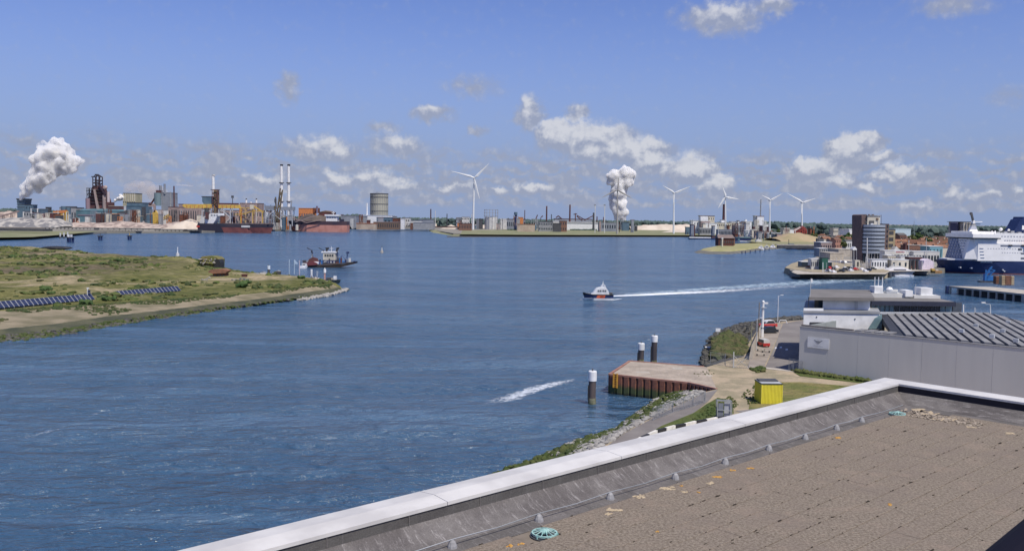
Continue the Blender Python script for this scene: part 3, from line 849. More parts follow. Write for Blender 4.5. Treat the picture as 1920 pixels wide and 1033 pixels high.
mCap = M('white_metal_capping', (.62,.61,.595), (.50,.49,.48), 1.4, .55, bump=.05, detail=8)
def runx(name, prof, L0, L1, mat, mit0=True, axis=0, smooth=False, closed=False):
    V = []; n = len(prof)
    for t_, z in prof:
        s0 = (L0 + t_) if mit0 else L0
        p0 = (s0, t_, z); p1 = (L1, t_, z)
        if axis: p0 = (p0[1], p0[0], z); p1 = (p1[1], p1[0], z)
        V += [p0, p1]
    m = n if closed else n - 1
    Fc = [(2*i, 2*i+1, 2*((i+1) % n)+1, 2*((i+1) % n)) for i in range(m)]
    if closed: Fc += [tuple(2*i for i in range(n))[::-1], tuple(2*i+1 for i in range(n))]
    return obj(name, MB().add(V, Fc), mat, bld)
capp = [(-.03,26.62),(-.03,26.775),(.25,26.805),(.505,26.785),(.505,26.745),(.44,26.745),(.40,26.68),(.02,26.60)]
for ax, LL in ((0, 27), (1, 15)):
    x = 0.0; first = True
    while x < LL:
        x1 = min(x + 3.0, LL)
        runx('cap_section', capp, 0 if first else x + .004, x1 - .004, mCap, first, ax, closed=True)
        x = x1; first = False
    runx('parapet', [(.0,26.61),(.42,26.70),(.49,26.74),(.492,26.62),(.47,26.3),(.0,26.2)], 0, LL, mFace if ax == 0 else mFaceShade, True, ax, closed=True)
    runx('upstand', [(.493,26.625),(.50,26.618),(.64,26.52),(.80,26.462),(.84,26.455),(.84,26.3),(.48,26.3)], 0, LL, mUp, True, ax, closed=True)
    runx('roof_edge_strip', [(.84,26.452),(1.08,26.435),(1.09,26.3),(.842,26.3)], 0, LL, mGut, True, ax, closed=True)
# lap seams in the felt every metre
mb = MB()
for k in range(26):
    x = 1.3 + k*1.02
    mb.box(x, x+.012, .494, .499, 26.625, 26.74)
obj('felt_seam', mb, mGut, bld)['kind'] = 'stuff'
mBase = M('roof_membrane', (.16,.135,.11), (.2,.17,.14), 6, .9)
obj('roof', MB().box(1.05, 27, 1.05, 15, 26.2, 26.425), mBase, bld)
mWallOwn = M('own_wall', (.45,.44,.42), None, .5, .8)
obj('wall', MB().box(0.0, 27, 0.0, 15, 3.0, 26.2), mWallOwn, bld)

def tile_mat():
    m = bpy.data.materials.new('aggregate_roof_tile'); m.use_nodes = True
    t = m.node_tree; b = t.nodes['Principled BSDF']; b.inputs['Roughness'].default_value = .95; b.inputs['Specular IOR Level'].default_value = .2
    g = N(t, 'ShaderNodeNewGeometry'); p = g.outputs['Position']
    oi = N(t, 'ShaderNodeObjectInfo')
    c = mixc(t, smooth(t, noise(t, p, 30, 5, .7), .35, .65), (.138,.112,.086), (.292,.250,.202))
    c = mixc(t, smooth(t, noise(t, p, 90, 3, .6), .62, .72), c, (.42,.37,.31))
    c = mixc(t, smooth(t, noise(t, p, 75, 3, .6), .64, .72), c, (.06,.048,.04))
    c = mixc(t, mth(t, 'MULTIPLY', smooth(t, noise(t, p, 1.1, 4, .6), .45, .62), .42), c, (.20,.165,.14))
    c = mixc(t, mth(t, 'MULTIPLY', smooth(t, noise(t, p, 5, 5, .75), .66, .74), .35), c, (.45,.30,.15))
    c = mixc(t, mth(t, 'MULTIPLY', smooth(t, noise(t, p, 2.6, 5, .7), .5, .68), .35), c, (.30,.235,.185))
    c = mixc(t, mth(t, 'MULTIPLY', oi.outputs['Random'], .07), c, (.15,.12,.10))
    t.links.new(c, b.inputs['Base Color'])
    bp = N(t, 'ShaderNodeBump'); bp.inputs['Strength'].default_value = 1; bp.inputs['Distance'].default_value = .012
    t.links.new(noise(t, p, 55, 4, .7), bp.inputs['Height']); t.links.new(bp.outputs[0], b.inputs['Normal'])
    return m
mT = tile_mat()
def proj(x, y, z):
    v = Vector((x, y, z - CAMZ)); f = v.dot(_F)
    if f < .1: return None
    return 960 + F*v.dot(_R2)/f, 516.5 - F*v.dot(_U2)/f
Mw = _inv.inverted()
TW, TL = .342, .50
dr1 = L(1021, 1000, 26.46); dr2 = L(1683, 776, 26.46)
tiles = []
rt = random.Random(4)
i = 0; y = 1.10
while y < 14.6:
    x = 1.10 - (i % 2)*.25
    while x < 26.6:
        x0 = max(x, 1.10)
        cx, cy = (x0 + x + TL)/2, y + TW/2
        hole = (abs(cx - dr1.x - .05) < .42 and cy < 1.45) or (cx < 1.75 and cy < 1.5 and cx > 1.3 and False)
        hole = hole or (cx < 1.62 and cy < 1.62)
        if not hole and x + TL - x0 > .06:
            tiles.append((x0, x + TL, y, y + TW))
        x += TL
    y += TW; i += 1
def tmesh(w, l, j):
    g = .0016
    r = random.Random(j)
    d = [r.uniform(-.004, .004) for _ in range(8)]
    b_ = .004
    q = .0004; c_ = b_*1.2
    vs = [(q,g,-.045),(w-q,g,-.045),(w-q,l-g,-.045),(q,l-g,-.045),
          (q,g+abs(d[1]),-b_),(w-q,g+abs(d[3]),-b_),(w-q,l-g-abs(d[5]),-b_),(q,l-g-abs(d[7]),-b_),
          (q+.001,g+c_+abs(d[1]),0),(w-q-.001,g+c_+abs(d[3]),0),(w-q-.001,l-g-c_,0),(q+.001,l-g-c_,0)]
    fs = [(0,3,2,1),(8,9,10,11)] + [(k,(k+1)%4,4+(k+1)%4,4+k) for k in range(4)] + [(4+k,4+(k+1)%4,8+(k+1)%4,8+k) for k in range(4)]
    return vs, fs
vis = []
for tl in tiles:
    w = Mw @ Vector(((tl[0]+tl[1])/2, (tl[2]+tl[3])/2, 26.46))
    pp = proj(w.x, w.y, w.z)
    d_ = (w - Vector((0, 0, 30))).length if pp and -60 < pp[0] < 1980 and -20 < pp[1] < 1075 else 1e6
    vis.append((d_, tl))
vis.sort(key=lambda q: q[0])
protos = []
for j in range(6):
    me = bpy.data.meshes.new('roof_tile'); v_, f_ = tmesh(TL, TW, j); me.from_pydata(v_, [], f_); fixn(me); me.materials.append(mT); protos.append(me)
mbt = MB()
for k, (d_, tl) in enumerate(vis):
    zz = 26.465 + rt.uniform(-.0012, .0012)
    if k < 300 and tl[1] - tl[0] > TL - .01:
        o = bpy.data.objects.new('roof_tile', protos[k % 6]); COL.objects.link(o); o.parent = bld
        o.location = (tl[0], tl[2], zz); o.rotation_euler = (rt.uniform(-.002,.002), rt.uniform(-.002,.002), rt.uniform(-.002,.002))
    else:
        v_, f_ = tmesh(tl[1]-tl[0], tl[3]-tl[2], k); mbt.add([(a+tl[0], b_+tl[2], c+zz) for a, b_, c in v_], f_)
o = obj('roof_tiles', mbt, mT, bld); o['kind'] = 'stuff'
# moss crumbs in the joints and orange lichen
mMoss = M('dark_moss', (.025,.02,.016), (.05,.04,.03), 20, .95)
mLichen = M('orange_lichen', (.52,.25,.045), (.40,.27,.10), 40, .95)
mLichenY = M('pale_lichen', (.50,.40,.26), (.36,.30,.22), 40, .95)
mb = MB()
for k in range(800):
    d_, tl = vis[rt.randrange(0, 520)]
    e = rt.random()
    if e < .75: c = (rt.uniform(tl[0], tl[1]), tl[2])
    else: c = (tl[0], rt.uniform(tl[2], tl[3]))
    s_ = rt.uniform(.005, .017) * (1 if rt.random() < .9 else 1.8)
    mb.lump((c[0], c[1], 26.468), (s_*rt.uniform(1, 2.2), s_*.7, s_*.28), k, 1, .4)
o = obj('moss', mb, mMoss, bld); o['kind'] = 'stuff'
def lich(spots, mat, nm):
    mb = MB()
    for k, (px, py, r) in enumerate(spots):
        p = L(px, py, 26.47)
        for q in range(14):
            a = rt.uniform(0, 6.28); rr = rt.uniform(0, r)
            mb.lump((p.x+rr*math.cos(a), p.y+rr*.8*math.sin(a), 26.467), (r*rt.uniform(.1,.42), r*rt.uniform(.1,.4), .006), k*20+q, 1, .5)
    o = obj(nm, mb, mat, bld); o['kind'] = 'stuff'
lich([(1344,893,.08),(1375,881,.05),(1408,877,.06),(1233,995,.03),(957,1022,.05),(978,1018,.05),(1572,820,.07),(1668,945,.045),(1310,922,.03),(1278,910,.03)], mLichen, 'lichen')
lich([(1722,768,.16),(1745,775,.2),(1765,785,.2),(1790,784,.14),(1330,905,.08),(1252,915,.10),(1200,930,.09),(1150,955,.1),(1820,800,.1),(1890,812,.1),(1140,962,.06),(1283,921,.05)], mLichenY, 'pale_lichen')
# loose debris by the right upstand
mb = MB()
for k in range(260):
    p = L(rt.uniform(1690, 1830), 0, 26.46) if False else None
    u = rt.random(); px = 1690 + u*150; py = 768 + u*26 + rt.uniform(-3, 9)
    p = L(px, py, 26.47); s_ = rt.uniform(.006, .03)
    mb.lump((p.x, p.y, 26.475), (s_*1.6, s_, s_*.35), k, 1, .5)
o = obj('rubble', mb, M('pale_grit', (.36,.31,.25), (.24,.2,.165), 20, .95)); o.matrix_world = Mw; stuff(o, 'pale crumbled moss and grit along the roof corner', 'debris')

# roof drains
mVerd = M('verdigris_paint', (.22,.42,.40), (.34,.50,.47), 25, .6)
mCone = M('grey_plastic_cone', (.33,.33,.34), (.25,.25,.26), 20, .7)
def drain(p, label, rz):
    w = Mw @ Vector((p.x, p.y, 26.43))
    e = empty('roof_drain', label, 'roof drain', w, RZ, None)
    r = .148
    prof = [(r-.018, .03), (r-.018, .05), (r, .05), (r, .03)]
    mb = MB(); n = 28; V = []
    for rr, z in prof:
        for k in range(n): V.append((rr*math.cos(2*math.pi*k/n), rr*math.sin(2*math.pi*k/n), z))
    Fc = [(j*n+k, j*n+(k+1) % n, ((j+1) % 4)*n+(k+1) % n, ((j+1) % 4)*n+k) for j in range(4) for k in range(n)]
    obj('ring', mb.add(V, Fc), mVerd, e)
    for k in range(12):
        a = 2*math.pi*k/12
        obj('spoke', MB().tube((.03*math.cos(a), .03*math.sin(a), .075), ((r-.01)*math.cos(a), (r-.01)*math.sin(a), .045), .006, n=5), mVerd, e)
    obj('hub', MB().lathe((0,0,.045), [(.055,0),(.055,.018),(.035,.035),(.012,.042)], 14), mVerd, e)
    obj('bowl', MB().lathe((0,0,-.0), [(.165,.0),(.165,.012),(.05,.014)], 20), mDark, e)
    for k in range(6):
        a = 2*math.pi*k/6+.2
        obj('foot', MB().box(-.009+r*math.cos(a), .009+r*math.cos(a), -.009+r*math.sin(a), .009+r*math.sin(a), 0, .04), mVerd, e)
drain(dr1, 'turquoise cast roof drain low in the picture by the left parapet', 0)
drain(dr2, 'turquoise cast roof drain tucked in the far corner of the roof', 0)
# lightning conductor
lc = empty('lightning_conductor', 'thin lightning conductor wire on small grey cones along the roof edge', 'lightning conductor', Mw @ Vector((0, 0, 26.44)), RZ)
hp = [(851,1028),(1019,980),(1151,938),(1269,899),(1358,869),(1449,846),(1513,824),(1572,806),(1622,792)]
pts = []
for k, (px, py) in enumerate(hp):
    p = L(px, py, 26.44); 
    y_ = .93
    pts.append((p.x, y_))
    obj('cone_holder', MB().lathe((p.x, y_, 0), [(.058,0),(.052,.03),(.036,.07),(.016,.09)], 10), mCone, lc)
pts = [(pts[0][0] + 2.2, .93)] + pts + [(1.3, .95)]
mb = MB()
for a, b_ in zip(pts[:-1], pts[1:]): 
    mid = ((a[0]+b_[0])/2, (a[1]+b_[1])/2 + rt.uniform(-.006, .006))
    mb.tube((a[0], a[1], .095), (mid[0], mid[1], .075), .006, n=5); mb.tube((mid[0], mid[1], .075), (b_[0], b_[1], .095), .006, n=5)
obj('wire', mb, mRail, lc)
# dark rounded housing at the lower right corner, close to the lens
p0 = G(1815, 1050, 28.35); 
hd = empty('camera_housing', 'dark navy rounded metal housing poking into the bottom right corner', 'housing', (0, 0, 0), 0)
a = ray(1850, 1046); b_ = ray(1944, 968)
A = Vector((0,0,CAMZ)) + a*2.2; B = Vector((0,0,CAMZ)) + b_*2.35
dirn = (B-A).normalized(); perp = (ray(1928,1050)-ray(1828,962)).normalized()
r_ = .11
c0 = A - dirn*.35 + Vector((.075,0,-.085)); c1 = B + dirn*.6 + Vector((.075,0,-.085))
obj('hood', MB().tube(c0, c1, r_, n=28), M('navy_black_enamel', (.004,.004,.014), None, 1, .85), hd, smooth=False)
obj('bracket', MB().tube(c1 - dirn*.2, (c1.x-.05, c1.y+.1, 26.47), .035, n=10), mDark, hd)

# ------------------------------------------------------------ pier
def sheet_mat():
    m = bpy.data.materials.new('rusty_sheet_pile'); m.use_nodes = True
    t = m.node_tree; b = t.nodes['Principled BSDF']; b.inputs['Roughness'].default_value = .85
    g = N(t, 'ShaderNodeNewGeometry'); p = g.outputs['Position']
    sp = N(t, 'ShaderNodeSeparateXYZ'); t.links.new(p, sp.inputs[0])
    n = noise(t, p, .9, 6, .65)
    z = mth(t, 'MULTIPLY_ADD', n, 1.4, mth(t, 'SUBTRACT', sp.outputs[2], .7))
    rust = mixc(t, smooth(t, noise(t, p, 2.5, 6, .7), .35, .65), (.24,.095,.06), (.13,.06,.045))
    c = mixc(t, smooth(t, z, 1.1, 1.9), (.055,.075,.03), rust)
    c = mixc(t, smooth(t, z, .1, .6), (.02,.022,.015), c)
    t.links.new(c, b.inputs['Base Color'])
    return m
mSheet = sheet_mat()
pw = [G(x, y, 3.4) for x, y in pier]
pb = empty('pier', 'rusty sheet pile pier with a pale concrete deck', 'pier', (pw[0].x, pw[0].y, 0))
O = Vector((pw[0].x, pw[0].y, 0))
inner = [(p.x-O.x, p.y-O.y) for p in pw]
cen = Vector((sum(p[0] for p in inner)/6, sum(p[1] for p in inner)/6))
ins = [((p[0]-cen.x)*.965+cen.x if k < 3 else p[0], (p[1]-cen.y)*.93+cen.y if k in (0,4,5) else p[1]) for k, p in enumerate(inner)]
obj('deck', MB().prism(ins, -1.5, 3.37), M('pier_deck_concrete', (.41,.35,.29), (.31,.265,.22), .3, .95, bump=.5, detail=7), pb)
def edge_piles(a, b_, wid, prof_d=.26):
    a = Vector((a[0], a[1], 0)); b_ = Vector((b_[0], b_[1], 0)); d = b_-a; n = max(1, round(d.length/wid)); w = d.length/n; d.normalize()
    nr = Vector((d.y, -d.x, 0))
    if nr.dot(Vector((cen.x, cen.y, 0))-a) > 0: nr = -nr
    mb0 = MB(); th = .05
    pr_ = [(0,0),(.10*w,0),(.20*w,prof_d),(.80*w,prof_d),(.90*w,0),(w,0)]
    for i in range(n):
        o_ = a + d*w*i
        V = []
        for u, v in pr_:
            for z in (-.8, 3.22):
                q = o_ + d*u + nr*v; V.append((q.x, q.y, z))
        for u, v in pr_:
            for z in (-.8, 3.22):
                q = o_ + d*u + nr*(v-th); V.append((q.x, q.y, z))
        k = len(pr_)
        Fc = [(2*i_, 2*i_+2, 2*i_+3, 2*i_+1) for i_ in range(k-1)] + [(2*k+2*i_, 2*k+2*i_+1, 2*k+2*i_+3, 2*k+2*i_+2) for i_ in range(k-1)]
        Fc += [(2*i_+1, 2*i_+3, 2*k+2*i_+3, 2*k+2*i_+1) for i_ in range(k-1)]
        obj('sheet_pile', MB().add(V, Fc), mSheet, pb)
edge_piles(inner[0], inner[5], 1.3)
edge_piles(inner[5], inner[4], .95, .3)
edge_piles(inner[1], inner[0], 1.3)
edge_piles(inner[2], inner[1], 1.3)
def beam(a, b_, nm, mat, w=.34, z0=3.2, z1=3.48, off=0):
    a = Vector((a[0], a[1], 0)); b_ = Vector((b_[0], b_[1], 0)); d = (b_-a).normalized(); nr = Vector((-d.y, d.x, 0))
    q = [a+nr*w, b_+nr*w, b_-nr*w, a-nr*w]
    return obj(nm, MB().prism([(v.x, v.y) for v in q], z0, z1), mat, pb)
mEdge = M('rusty_edge_beam', (.34,.19,.15), (.26,.13,.10), .8, .85)
for a_, b_ in ((0,5),(5,4),(1,0),(2,1)): beam(inner[a_], inner[b_], 'edge_beam', mEdge, .22 + .002*a_, 3.2, 3.47 + .004*a_)
for (px, py, w_, h_, m_) in ((1270,690,8,2.0,'a'),(1205,697,12,1.2,'a'),(1330,703,5,1,'b')):
    q = [G(px-w_, py-h_, 3.39), G(px+w_, py-h_+1, 3.39), G(px+w_+2, py+h_+1, 3.39), G(px-w_-2, py+h_, 3.39)]
    obj('deck_patch', MB().prism([(v.x-O.x, v.y-O.y) for v in q], 3.36, 3.385), mConcL, pb)
shrubs([(1300,700),(1330,694),(1345,702),(1312,706)], 16, .1, .22, mBush, 'weeds in the cracks of the pier deck', 48, z=3.35)
# ladder with orange boards on the pier corner
d0 = (Vector(inner[5]) - Vector(inner[0])).normalized()
lx = Vector(inner[0]) + d0*1.3; nrm = Vector((d0.y, -d0.x))
ld = empty('pier_ladder', 'orange painted steel ladder on the corner of the rusty pier', 'ladder', (O.x+lx.x+nrm.x*.42, O.y+lx.y+nrm.y*.42, 0), math.atan2(d0.y, d0.x))
mOrY = M('orange_yellow_paint', (.75,.38,.04), (.55,.27,.05), 3, .5)
for s_ in (-.32, .32): obj('rail', MB().box(s_-.13, s_+.13, -.12, .0, 1.2, 3.7), mOrY, ld)
for k in range(8): obj('rung', MB().box(-.2, .2, -.09, -.03, 1.35+k*.3, 1.42+k*.3), mOrY, ld)
obj('back_plate', MB().box(-.2, .2, -.02, -.005, 1.2, 3.6), mRust, ld)

# mooring piles
def mooring_pile(px, yb, yt, wpx, label, cut):
    p = G(px, yb, 0); t = Thing('mooring_pile', label, 'mooring pile', px, yb, p.y, 'white topped mooring piles near the pier', z=0)
    r = t.m(wpx/2); h = t.w(px, yt).z; hc = h - t.m(cut)
    t.out('pile', MB().tube((0,0,-2), (0,0,hc), r*.92, n=18), M('dark_pile_steel', (.055,.05,.055), (.11,.09,.085), .8, .7, stretch=(1,1,.3)))
    t.out('growth_band', MB().lathe((0,0,.0), [(r*.96,-.5),(r*1.02,.2),(r*.98,.75),(r*.93,1.0)], 18), M('pile_tide_growth', (.20,.20,.14), (.09,.10,.05), 2, .9))
    t.out('white_top', MB().lathe((0,0,hc), [(r*1.06,0),(r*1.06,h-hc-.12),(r*.95,h-hc)], 18), mWhite)
    t.out('lantern', MB().lathe((0,0,h), [(.12,0),(.12,.12),(.08,.3),(.14,.34),(.02,.42)], 8), mDark)
    t.out('fender', MB().box(-r*1.12, -r*.8, -r*.45, r*.45, .6, hc*.8), mBlack)
    return t
mooring_pile(1110, 757, 695, 15, 'white topped black mooring pile standing alone, nearest to our roof', 19)
mooring_pile(1201.5, 682, 643, 12, 'shorter white topped mooring pile just behind the pier', 13)
mooring_pile(1226, 684, 629, 11.5, 'taller white topped mooring pile behind the pier, right of its twin', 12)

# ------------------------------------------------------------ fences, gates, poles
def fence(name, label, pts_px, h, step, z=3.4, r=.035, mesh=True, groupn=None):
    P_ = [G(x, y, z) for x, y in pts_px]
    e = empty(name, label, 'fence', P_[0]); o0 = P_[0]
    netb = MB(); posts = []
    for a, b_ in zip(P_[:-1], P_[1:]):
        d = b_-a; n = max(1, round(d.length/step))
        for i in range(n + (1 if b_ is P_[-1] else 0)):
            posts.append(a + d*(i/n) - o0)
        a0, b0 = a-o0, b_-o0
        for zz in (h*.98, .08):
            obj('rail', MB().tube(a0+Vector((0,0,zz)), b0+Vector((0,0,zz)), r*.6, n=5), mRail, e)
        if mesh:
            m = int(d.length/.28)
            for i in range(m):
                q0 = a0 + d*(i/m); q1 = a0 + d*(min(i+4, m)/m)
                netb.tube(q0+Vector((0,0,.05)), q1+Vector((0,0,h*.97)), .017, n=3, caps=False)
                netb.tube(q1+Vector((0,0,.05)), q0+Vector((0,0,h*.97)), .017, n=3, caps=False)
    for q in posts: obj('post', MB().tube(q, q+Vector((0,0,h)), r, n=6), mRail, e)
    if mesh:
        o = obj('wire_mesh', netb, mRail, e); o['kind'] = 'stuff'
    return e
fence('chain_link_fence', 'chain link fence closing the pier off from the headland', [(1332,682),(1360,686),(1376,689),(1404,691)], 2.3, 3.2)
fence('chain_link_fence', 'sagging chain link fence along the bank path', [(1224,788),(1262,773),(1300,762),(1322,754)], 1.7, 2.6)
fe = fence('chain_link_fence', 'short mesh fence with gate posts at the corner of the grey hall', [(1479,694),(1488,696),(1505,699)], 2.2, 1.6)
q = G(1375,689,3.4)
br = empty('fence_brace', 'crossed diagonal bars bracing the chain link fence post', 'brace', q)
obj('bar', MB().tube((0,0,2.2), (2.6,-.6,.1), .05, n=5), mWhite2, br); obj('bar', MB().tube((2.4,-.5,2.0), (.2,0,.1), .05, n=5), mWhite2, br); obj('post', MB().tube((0,0,0), (0,0,2.9), .09, n=6), mWhite2, br)
# galvanised gate near our roof edge
gt = Thing('gate', 'galvanised steel gate with solid lower panels beside the path', 'gate', 1345, 783, 0, z=3.4)
gt.bars('frame', [(1345,782,1345,750),(1372,784,1372,751),(1345,751,1372,752),(1345,768,1372,770)], 1.0, mRail, dep=.6)
gt.box('panel', 1346.5, 1357, 756, 782, .08, M('blue_grey_panel', (.17,.19,.23), None, 1, .5), dy=.1)
gt.box('panel', 1358.5, 1371, 754, 783, .08, M('pale_gate_panel', (.36,.38,.42), None, 1, .5), dy=.3)
# striped barrier
mW = M('barrier_white', (.76,.74,.68), (.6,.58,.54), 2, .7)
seg = [((1191.5,826.5),(1202,820.5),1),((1203,820),(1215.5,814.5),0),((1216,814.3),(1231,807.5),1),((1232,807.3),(1247.5,803.3),0),((1248,803),(1265,798.5),1),((1266,798.3),(1284,795.2),0),((1284.5,795),(1304,790.3),1),((1305,790.1),(1324,787),0),((1324.5,787),(1344,783.3),1),((1345,783),(1362,781),0)]
sb = G(1191.5, 826.5, 4.1)
be = empty('striped_barrier', 'black and white striped barrier rail along the service road', 'barrier', (sb.x, sb.y, 3.4))
for a_, b_, w_ in seg:
    A = G(*a_, 4.1); B = G(*b_, 4.1); d = (B-A).normalized(); nr = Vector((-d.y, d.x, 0))*.16
    qq = [A+nr, B+nr, B-nr, A-nr]
    oo = obj('segment', MB().prism([(v.x-sb.x, v.y-sb.y) for v in qq], .42, .82), mW if w_ else mBlack, be)
    oo['label'] = 'white barrier segment' if w_ else 'black barrier segment'
    m_ = (A+B)/2
    obj('post', MB().box(m_.x-sb.x-.08, m_.x-sb.x+.08, m_.y-sb.y-.08, m_.y-sb.y+.08, 0, .42), mDark, be)
# yellow shed
p = G(1427, 757, 3.4)
sh = empty('yellow_shed', 'yellow ribbed steel shed with a dark roof edge on the lawn', 'shed', (p.x, p.y, 3.4), R(1))
W_, H_, D_ = 3.1, 2.9, 3.4
obj('wall', MB().box(0, W_, 0, D_, 0, H_), mYel, sh)
for k in range(15): obj('rib', MB().box(.06+k*.206, .06+k*.206+.09, -.055, -.002, .08, H_-.1), mYel, sh)
for k in range(12): obj('rib', MB().box(-.055, -.002, .1+k*.27, .2+k*.27, .08, H_-.1), mYel, sh)
obj('roof', MB().box(-.08, W_+.08, -.08, D_+.05, H_, H_+.10), M('dark_green_trim', (.04,.05,.04), None, 1, .6), sh)
obj('roof_plate', MB().box(.05, W_-.05, .25, D_-.15, H_+.10, H_+.14), mLight, sh)
obj('roof_hatch', MB().box(.15, W_-.15, 1.5, D_-.3, H_+.14, H_+.32), mDark, sh)
for x_ in (-.04, W_-.06): obj('corner_post', MB().box(x_, x_+.1, -.07, .03, 0, H_), M('yellow_corner', (.62,.55,.06), None, 1, .5), sh)

# poles on the sea wall and the yard
def pole(name, label, cat, px, yb, yt, r, mat, extra=None, group=None):
    t = Thing(name, label, cat, px, yb, 0, group, z=3.4)
    h = t.w(px, yt).z
    t.out('post', MB().tube((0,0,0), (0,0,h), r, r*.8, n=8), mat)
    if extra: extra(t, h)
    return t
def head_lamp(t, h):
    t.out('arm', MB().tube((0,0,h), (.9,0,h+.25), .04, n=5), mLight)
    t.out('lamp_head', MB().box(.6, 1.35, -.14, .14, h+.2, h+.34), mWhite)
def radar(t, h):
    t.out('collar', MB().box(-.3, .3, -.3, .3, h*.25, h*.25+.25), mDark)
    t.out('platform', MB().box(-.55, .75, -.5, .5, h-1.1, h-1.0), mLight)
    t.out('lamp_head', MB().box(.1, 1.1, -.2, .2, h-.2, h+.15), mWhite)
    t.out('dome', MB().lathe((0,0,h), [(.3,0),(.34,.3),(.2,.55),(.02,.62)], 10), mWhite)
pole('signal_mast', 'thick white mast with a dome on top by the red jeep', 'mast', 1429, 632, 568, .34, mWhite, radar)
pole('lamp_post', 'tall slim brown pole just left of the white mast', 'pole', 1421.5, 640, 567, .11, M('brown_pole', (.25,.20,.14), None, 1, .7))
pole('lamp_post', 'street lamp standing on the sea wall with a small flat head', 'street lamp', 1418, 656, 598, .10, mLight, head_lamp)
pole('lamp_post', 'short greenish pole leaning above the sea wall', 'pole', 1407.5, 672, 603, .09, M('greenish_pole', (.28,.28,.18), None, 1, .7))
pole('lamp_post', 'isolated white street lamp at the far edge of the yard', 'street lamp', 1458, 603, 555, .10, mWhite, head_lamp)
t = Thing('sea_wall', 'pale sloping concrete sea wall beside the shrub headland', 'wall', 1404, 672, 0, z=3.4)
a, b_ = G(1404,674,3.4)-t.loc, G(1424,618,3.4)-t.loc
t.out('panel', MB().add([tuple(a), tuple(b_), tuple(b_+Vector((.4,0,1.5))), tuple(a+Vector((.4,0,2.6))), tuple(a+Vector((.7,0,0))), tuple(b_+Vector((.7,0,0)))], [(0,1,2,3),(3,2,5,4),(0,3,4),(1,5,2),(0,4,5,1)]), mConcL)
for k, (px, py) in enumerate(((1427,658),(1426,667),(1436,661))):
    t = Thing('bench', ['pale bench on the paved strip nearest to the fence','pale bench on the paved strip beside the red van','low grey bench at the edge of the yard'][k-1] if False else ['pale bench beside the red van on the paved strip','pale bench on the paved strip closest to the chain link fence','low bench at the edge of the asphalt yard'][k], 'bench', px, py, 0, z=3.4)
    t.out('seat', MB().box(-.9,.9,-.25,.25,.42,.5), mConcL); 
    for s_ in (-.7,.7): t.out('leg', MB().box(s_-.08,s_+.08,-.22,.22,0,.42), mDark)

# cars
def car(name, label, px, py, rz, body, roofm=None, L_=4.4, W_=1.8, H_=1.5, van=False, z=3.42, group=None, detail=True):
    p = G(px, py, z)
    e = empty(name, label, 'van' if van else 'car', p, rz, group)
    h1 = H_*.55
    prof = [(-L_/2,.28),(-L_/2,h1*.95),(-L_*.46,h1),(L_*.28,h1),(L_*.47,h1*.82),(L_/2,h1*.6),(L_/2,.28)]
    obj('body', MB().xz(prof, -W_/2, W_/2), body, e)
    if van: cp = [(-L_*.48,h1+.002),(-L_*.47,H_),(L_*.26,H_),(L_*.40,h1+.002)]
    else: cp = [(-L_*.40,h1+.002),(-L_*.28,H_),(L_*.08,H_),(L_*.27,h1+.002)]
    V = []
    obj('cabin', MB().xz(cp, -W_*.44, W_*.44), roofm or body, e)
    m1 = [(x*.93, h1+.06 if z_ < h1+.1 else H_-.1) for x, z_ in cp]
    for s_ in (-1, 1):
        y0 = s_*W_*.44; obj('side_window', MB().xz(m1, y0, y0+s_*.012), mGlass, e)
    if detail:
        a, b_ = cp[3], cp[2]
        obj('windscreen', MB().add([(a[0]+.012,-W_*.4,a[1]+.05),(a[0]+.012,W_*.4,a[1]+.05),(b_[0]+.03,W_*.38,b_[1]-.08),(b_[0]+.03,-W_*.38,b_[1]-.08)], [(0,1,2,3)]), mGlass, e)
        for s_ in (-1, 1): obj('headlight', MB().box(L_/2-.04, L_/2+.02, s_*W_*.36-.14, s_*W_*.36+.14, .55, .7), mWhite, e)
    for sx in (-1, 1):
        for sy in (-1, 1):
            obj('wheel', MB().tube((sx*L_*.31, sy*W_*.40, .32), (sx*L_*.31, sy*W_*.51, .32), .32, n=12), mBlack, e)
    return e
mRedCar = M('red_car_paint', (.50,.05,.045), None, 1, .35); mBlkCar = M('black_car_paint', (.03,.035,.045), None, 1, .35)
car('parked_car', 'red jeep with a white stripe parked right of the white mast', 1439, 614, R(200), mRedCar, mWhite, H_=1.9, L_=4.7)
car('parked_car', 'dark pickup parked just in front of the red jeep', 1440, 624, R(190), mBlkCar, None, H_=1.6, L_=4.6)
car('parked_van', 'small red van with white roof parked on the paved strip', 1431, 649, R(100), mRedCar, mWhite2, L_=3.3, W_=1.5, van=True, H_=1.6)
t = Thing('life_ring_stand', 'low white hoop barrier at the far edge of the yard', 'barrier', 1468, 606, 0, z=3.4)
t.out('hoop', MB().tube((-1.1,0,0),(-.8,0,.8),.09,n=6).tube((-.8,0,.8),(.8,0,.8),.09,n=6).tube((.8,0,.8),(1.1,0,0),.09,n=6), mWhite)
t = Thing('sign_post', 'small white notice post on the rocks of the headland', 'sign', 1346, 627, 0, z=2.6)
t.out('post', MB().tube((0,0,0),(0,0,1.2),.06,n=5), mLight); t.out('panel', MB().box(-.55,.55,-.05,.05,.7,1.5), mWhite)
t = Thing('white_plank', 'white plank lying on the dark rocks of the headland', 'plank', 1331, 652, 0, z=1.4)
t.out('board', MB().add([(-1,.3,0),(.9,-.9,.1),(.9,-.6,.2),(-1,.6,.1),(-1,.3,.12),(.9,-.9,.22),(.9,-.6,.32),(-1,.6,.22)], [(0,1,2,3),(4,5,6,7),(0,1,5,4),(1,2,6,5),(2,3,7,6),(3,0,4,7)]), mWhite)

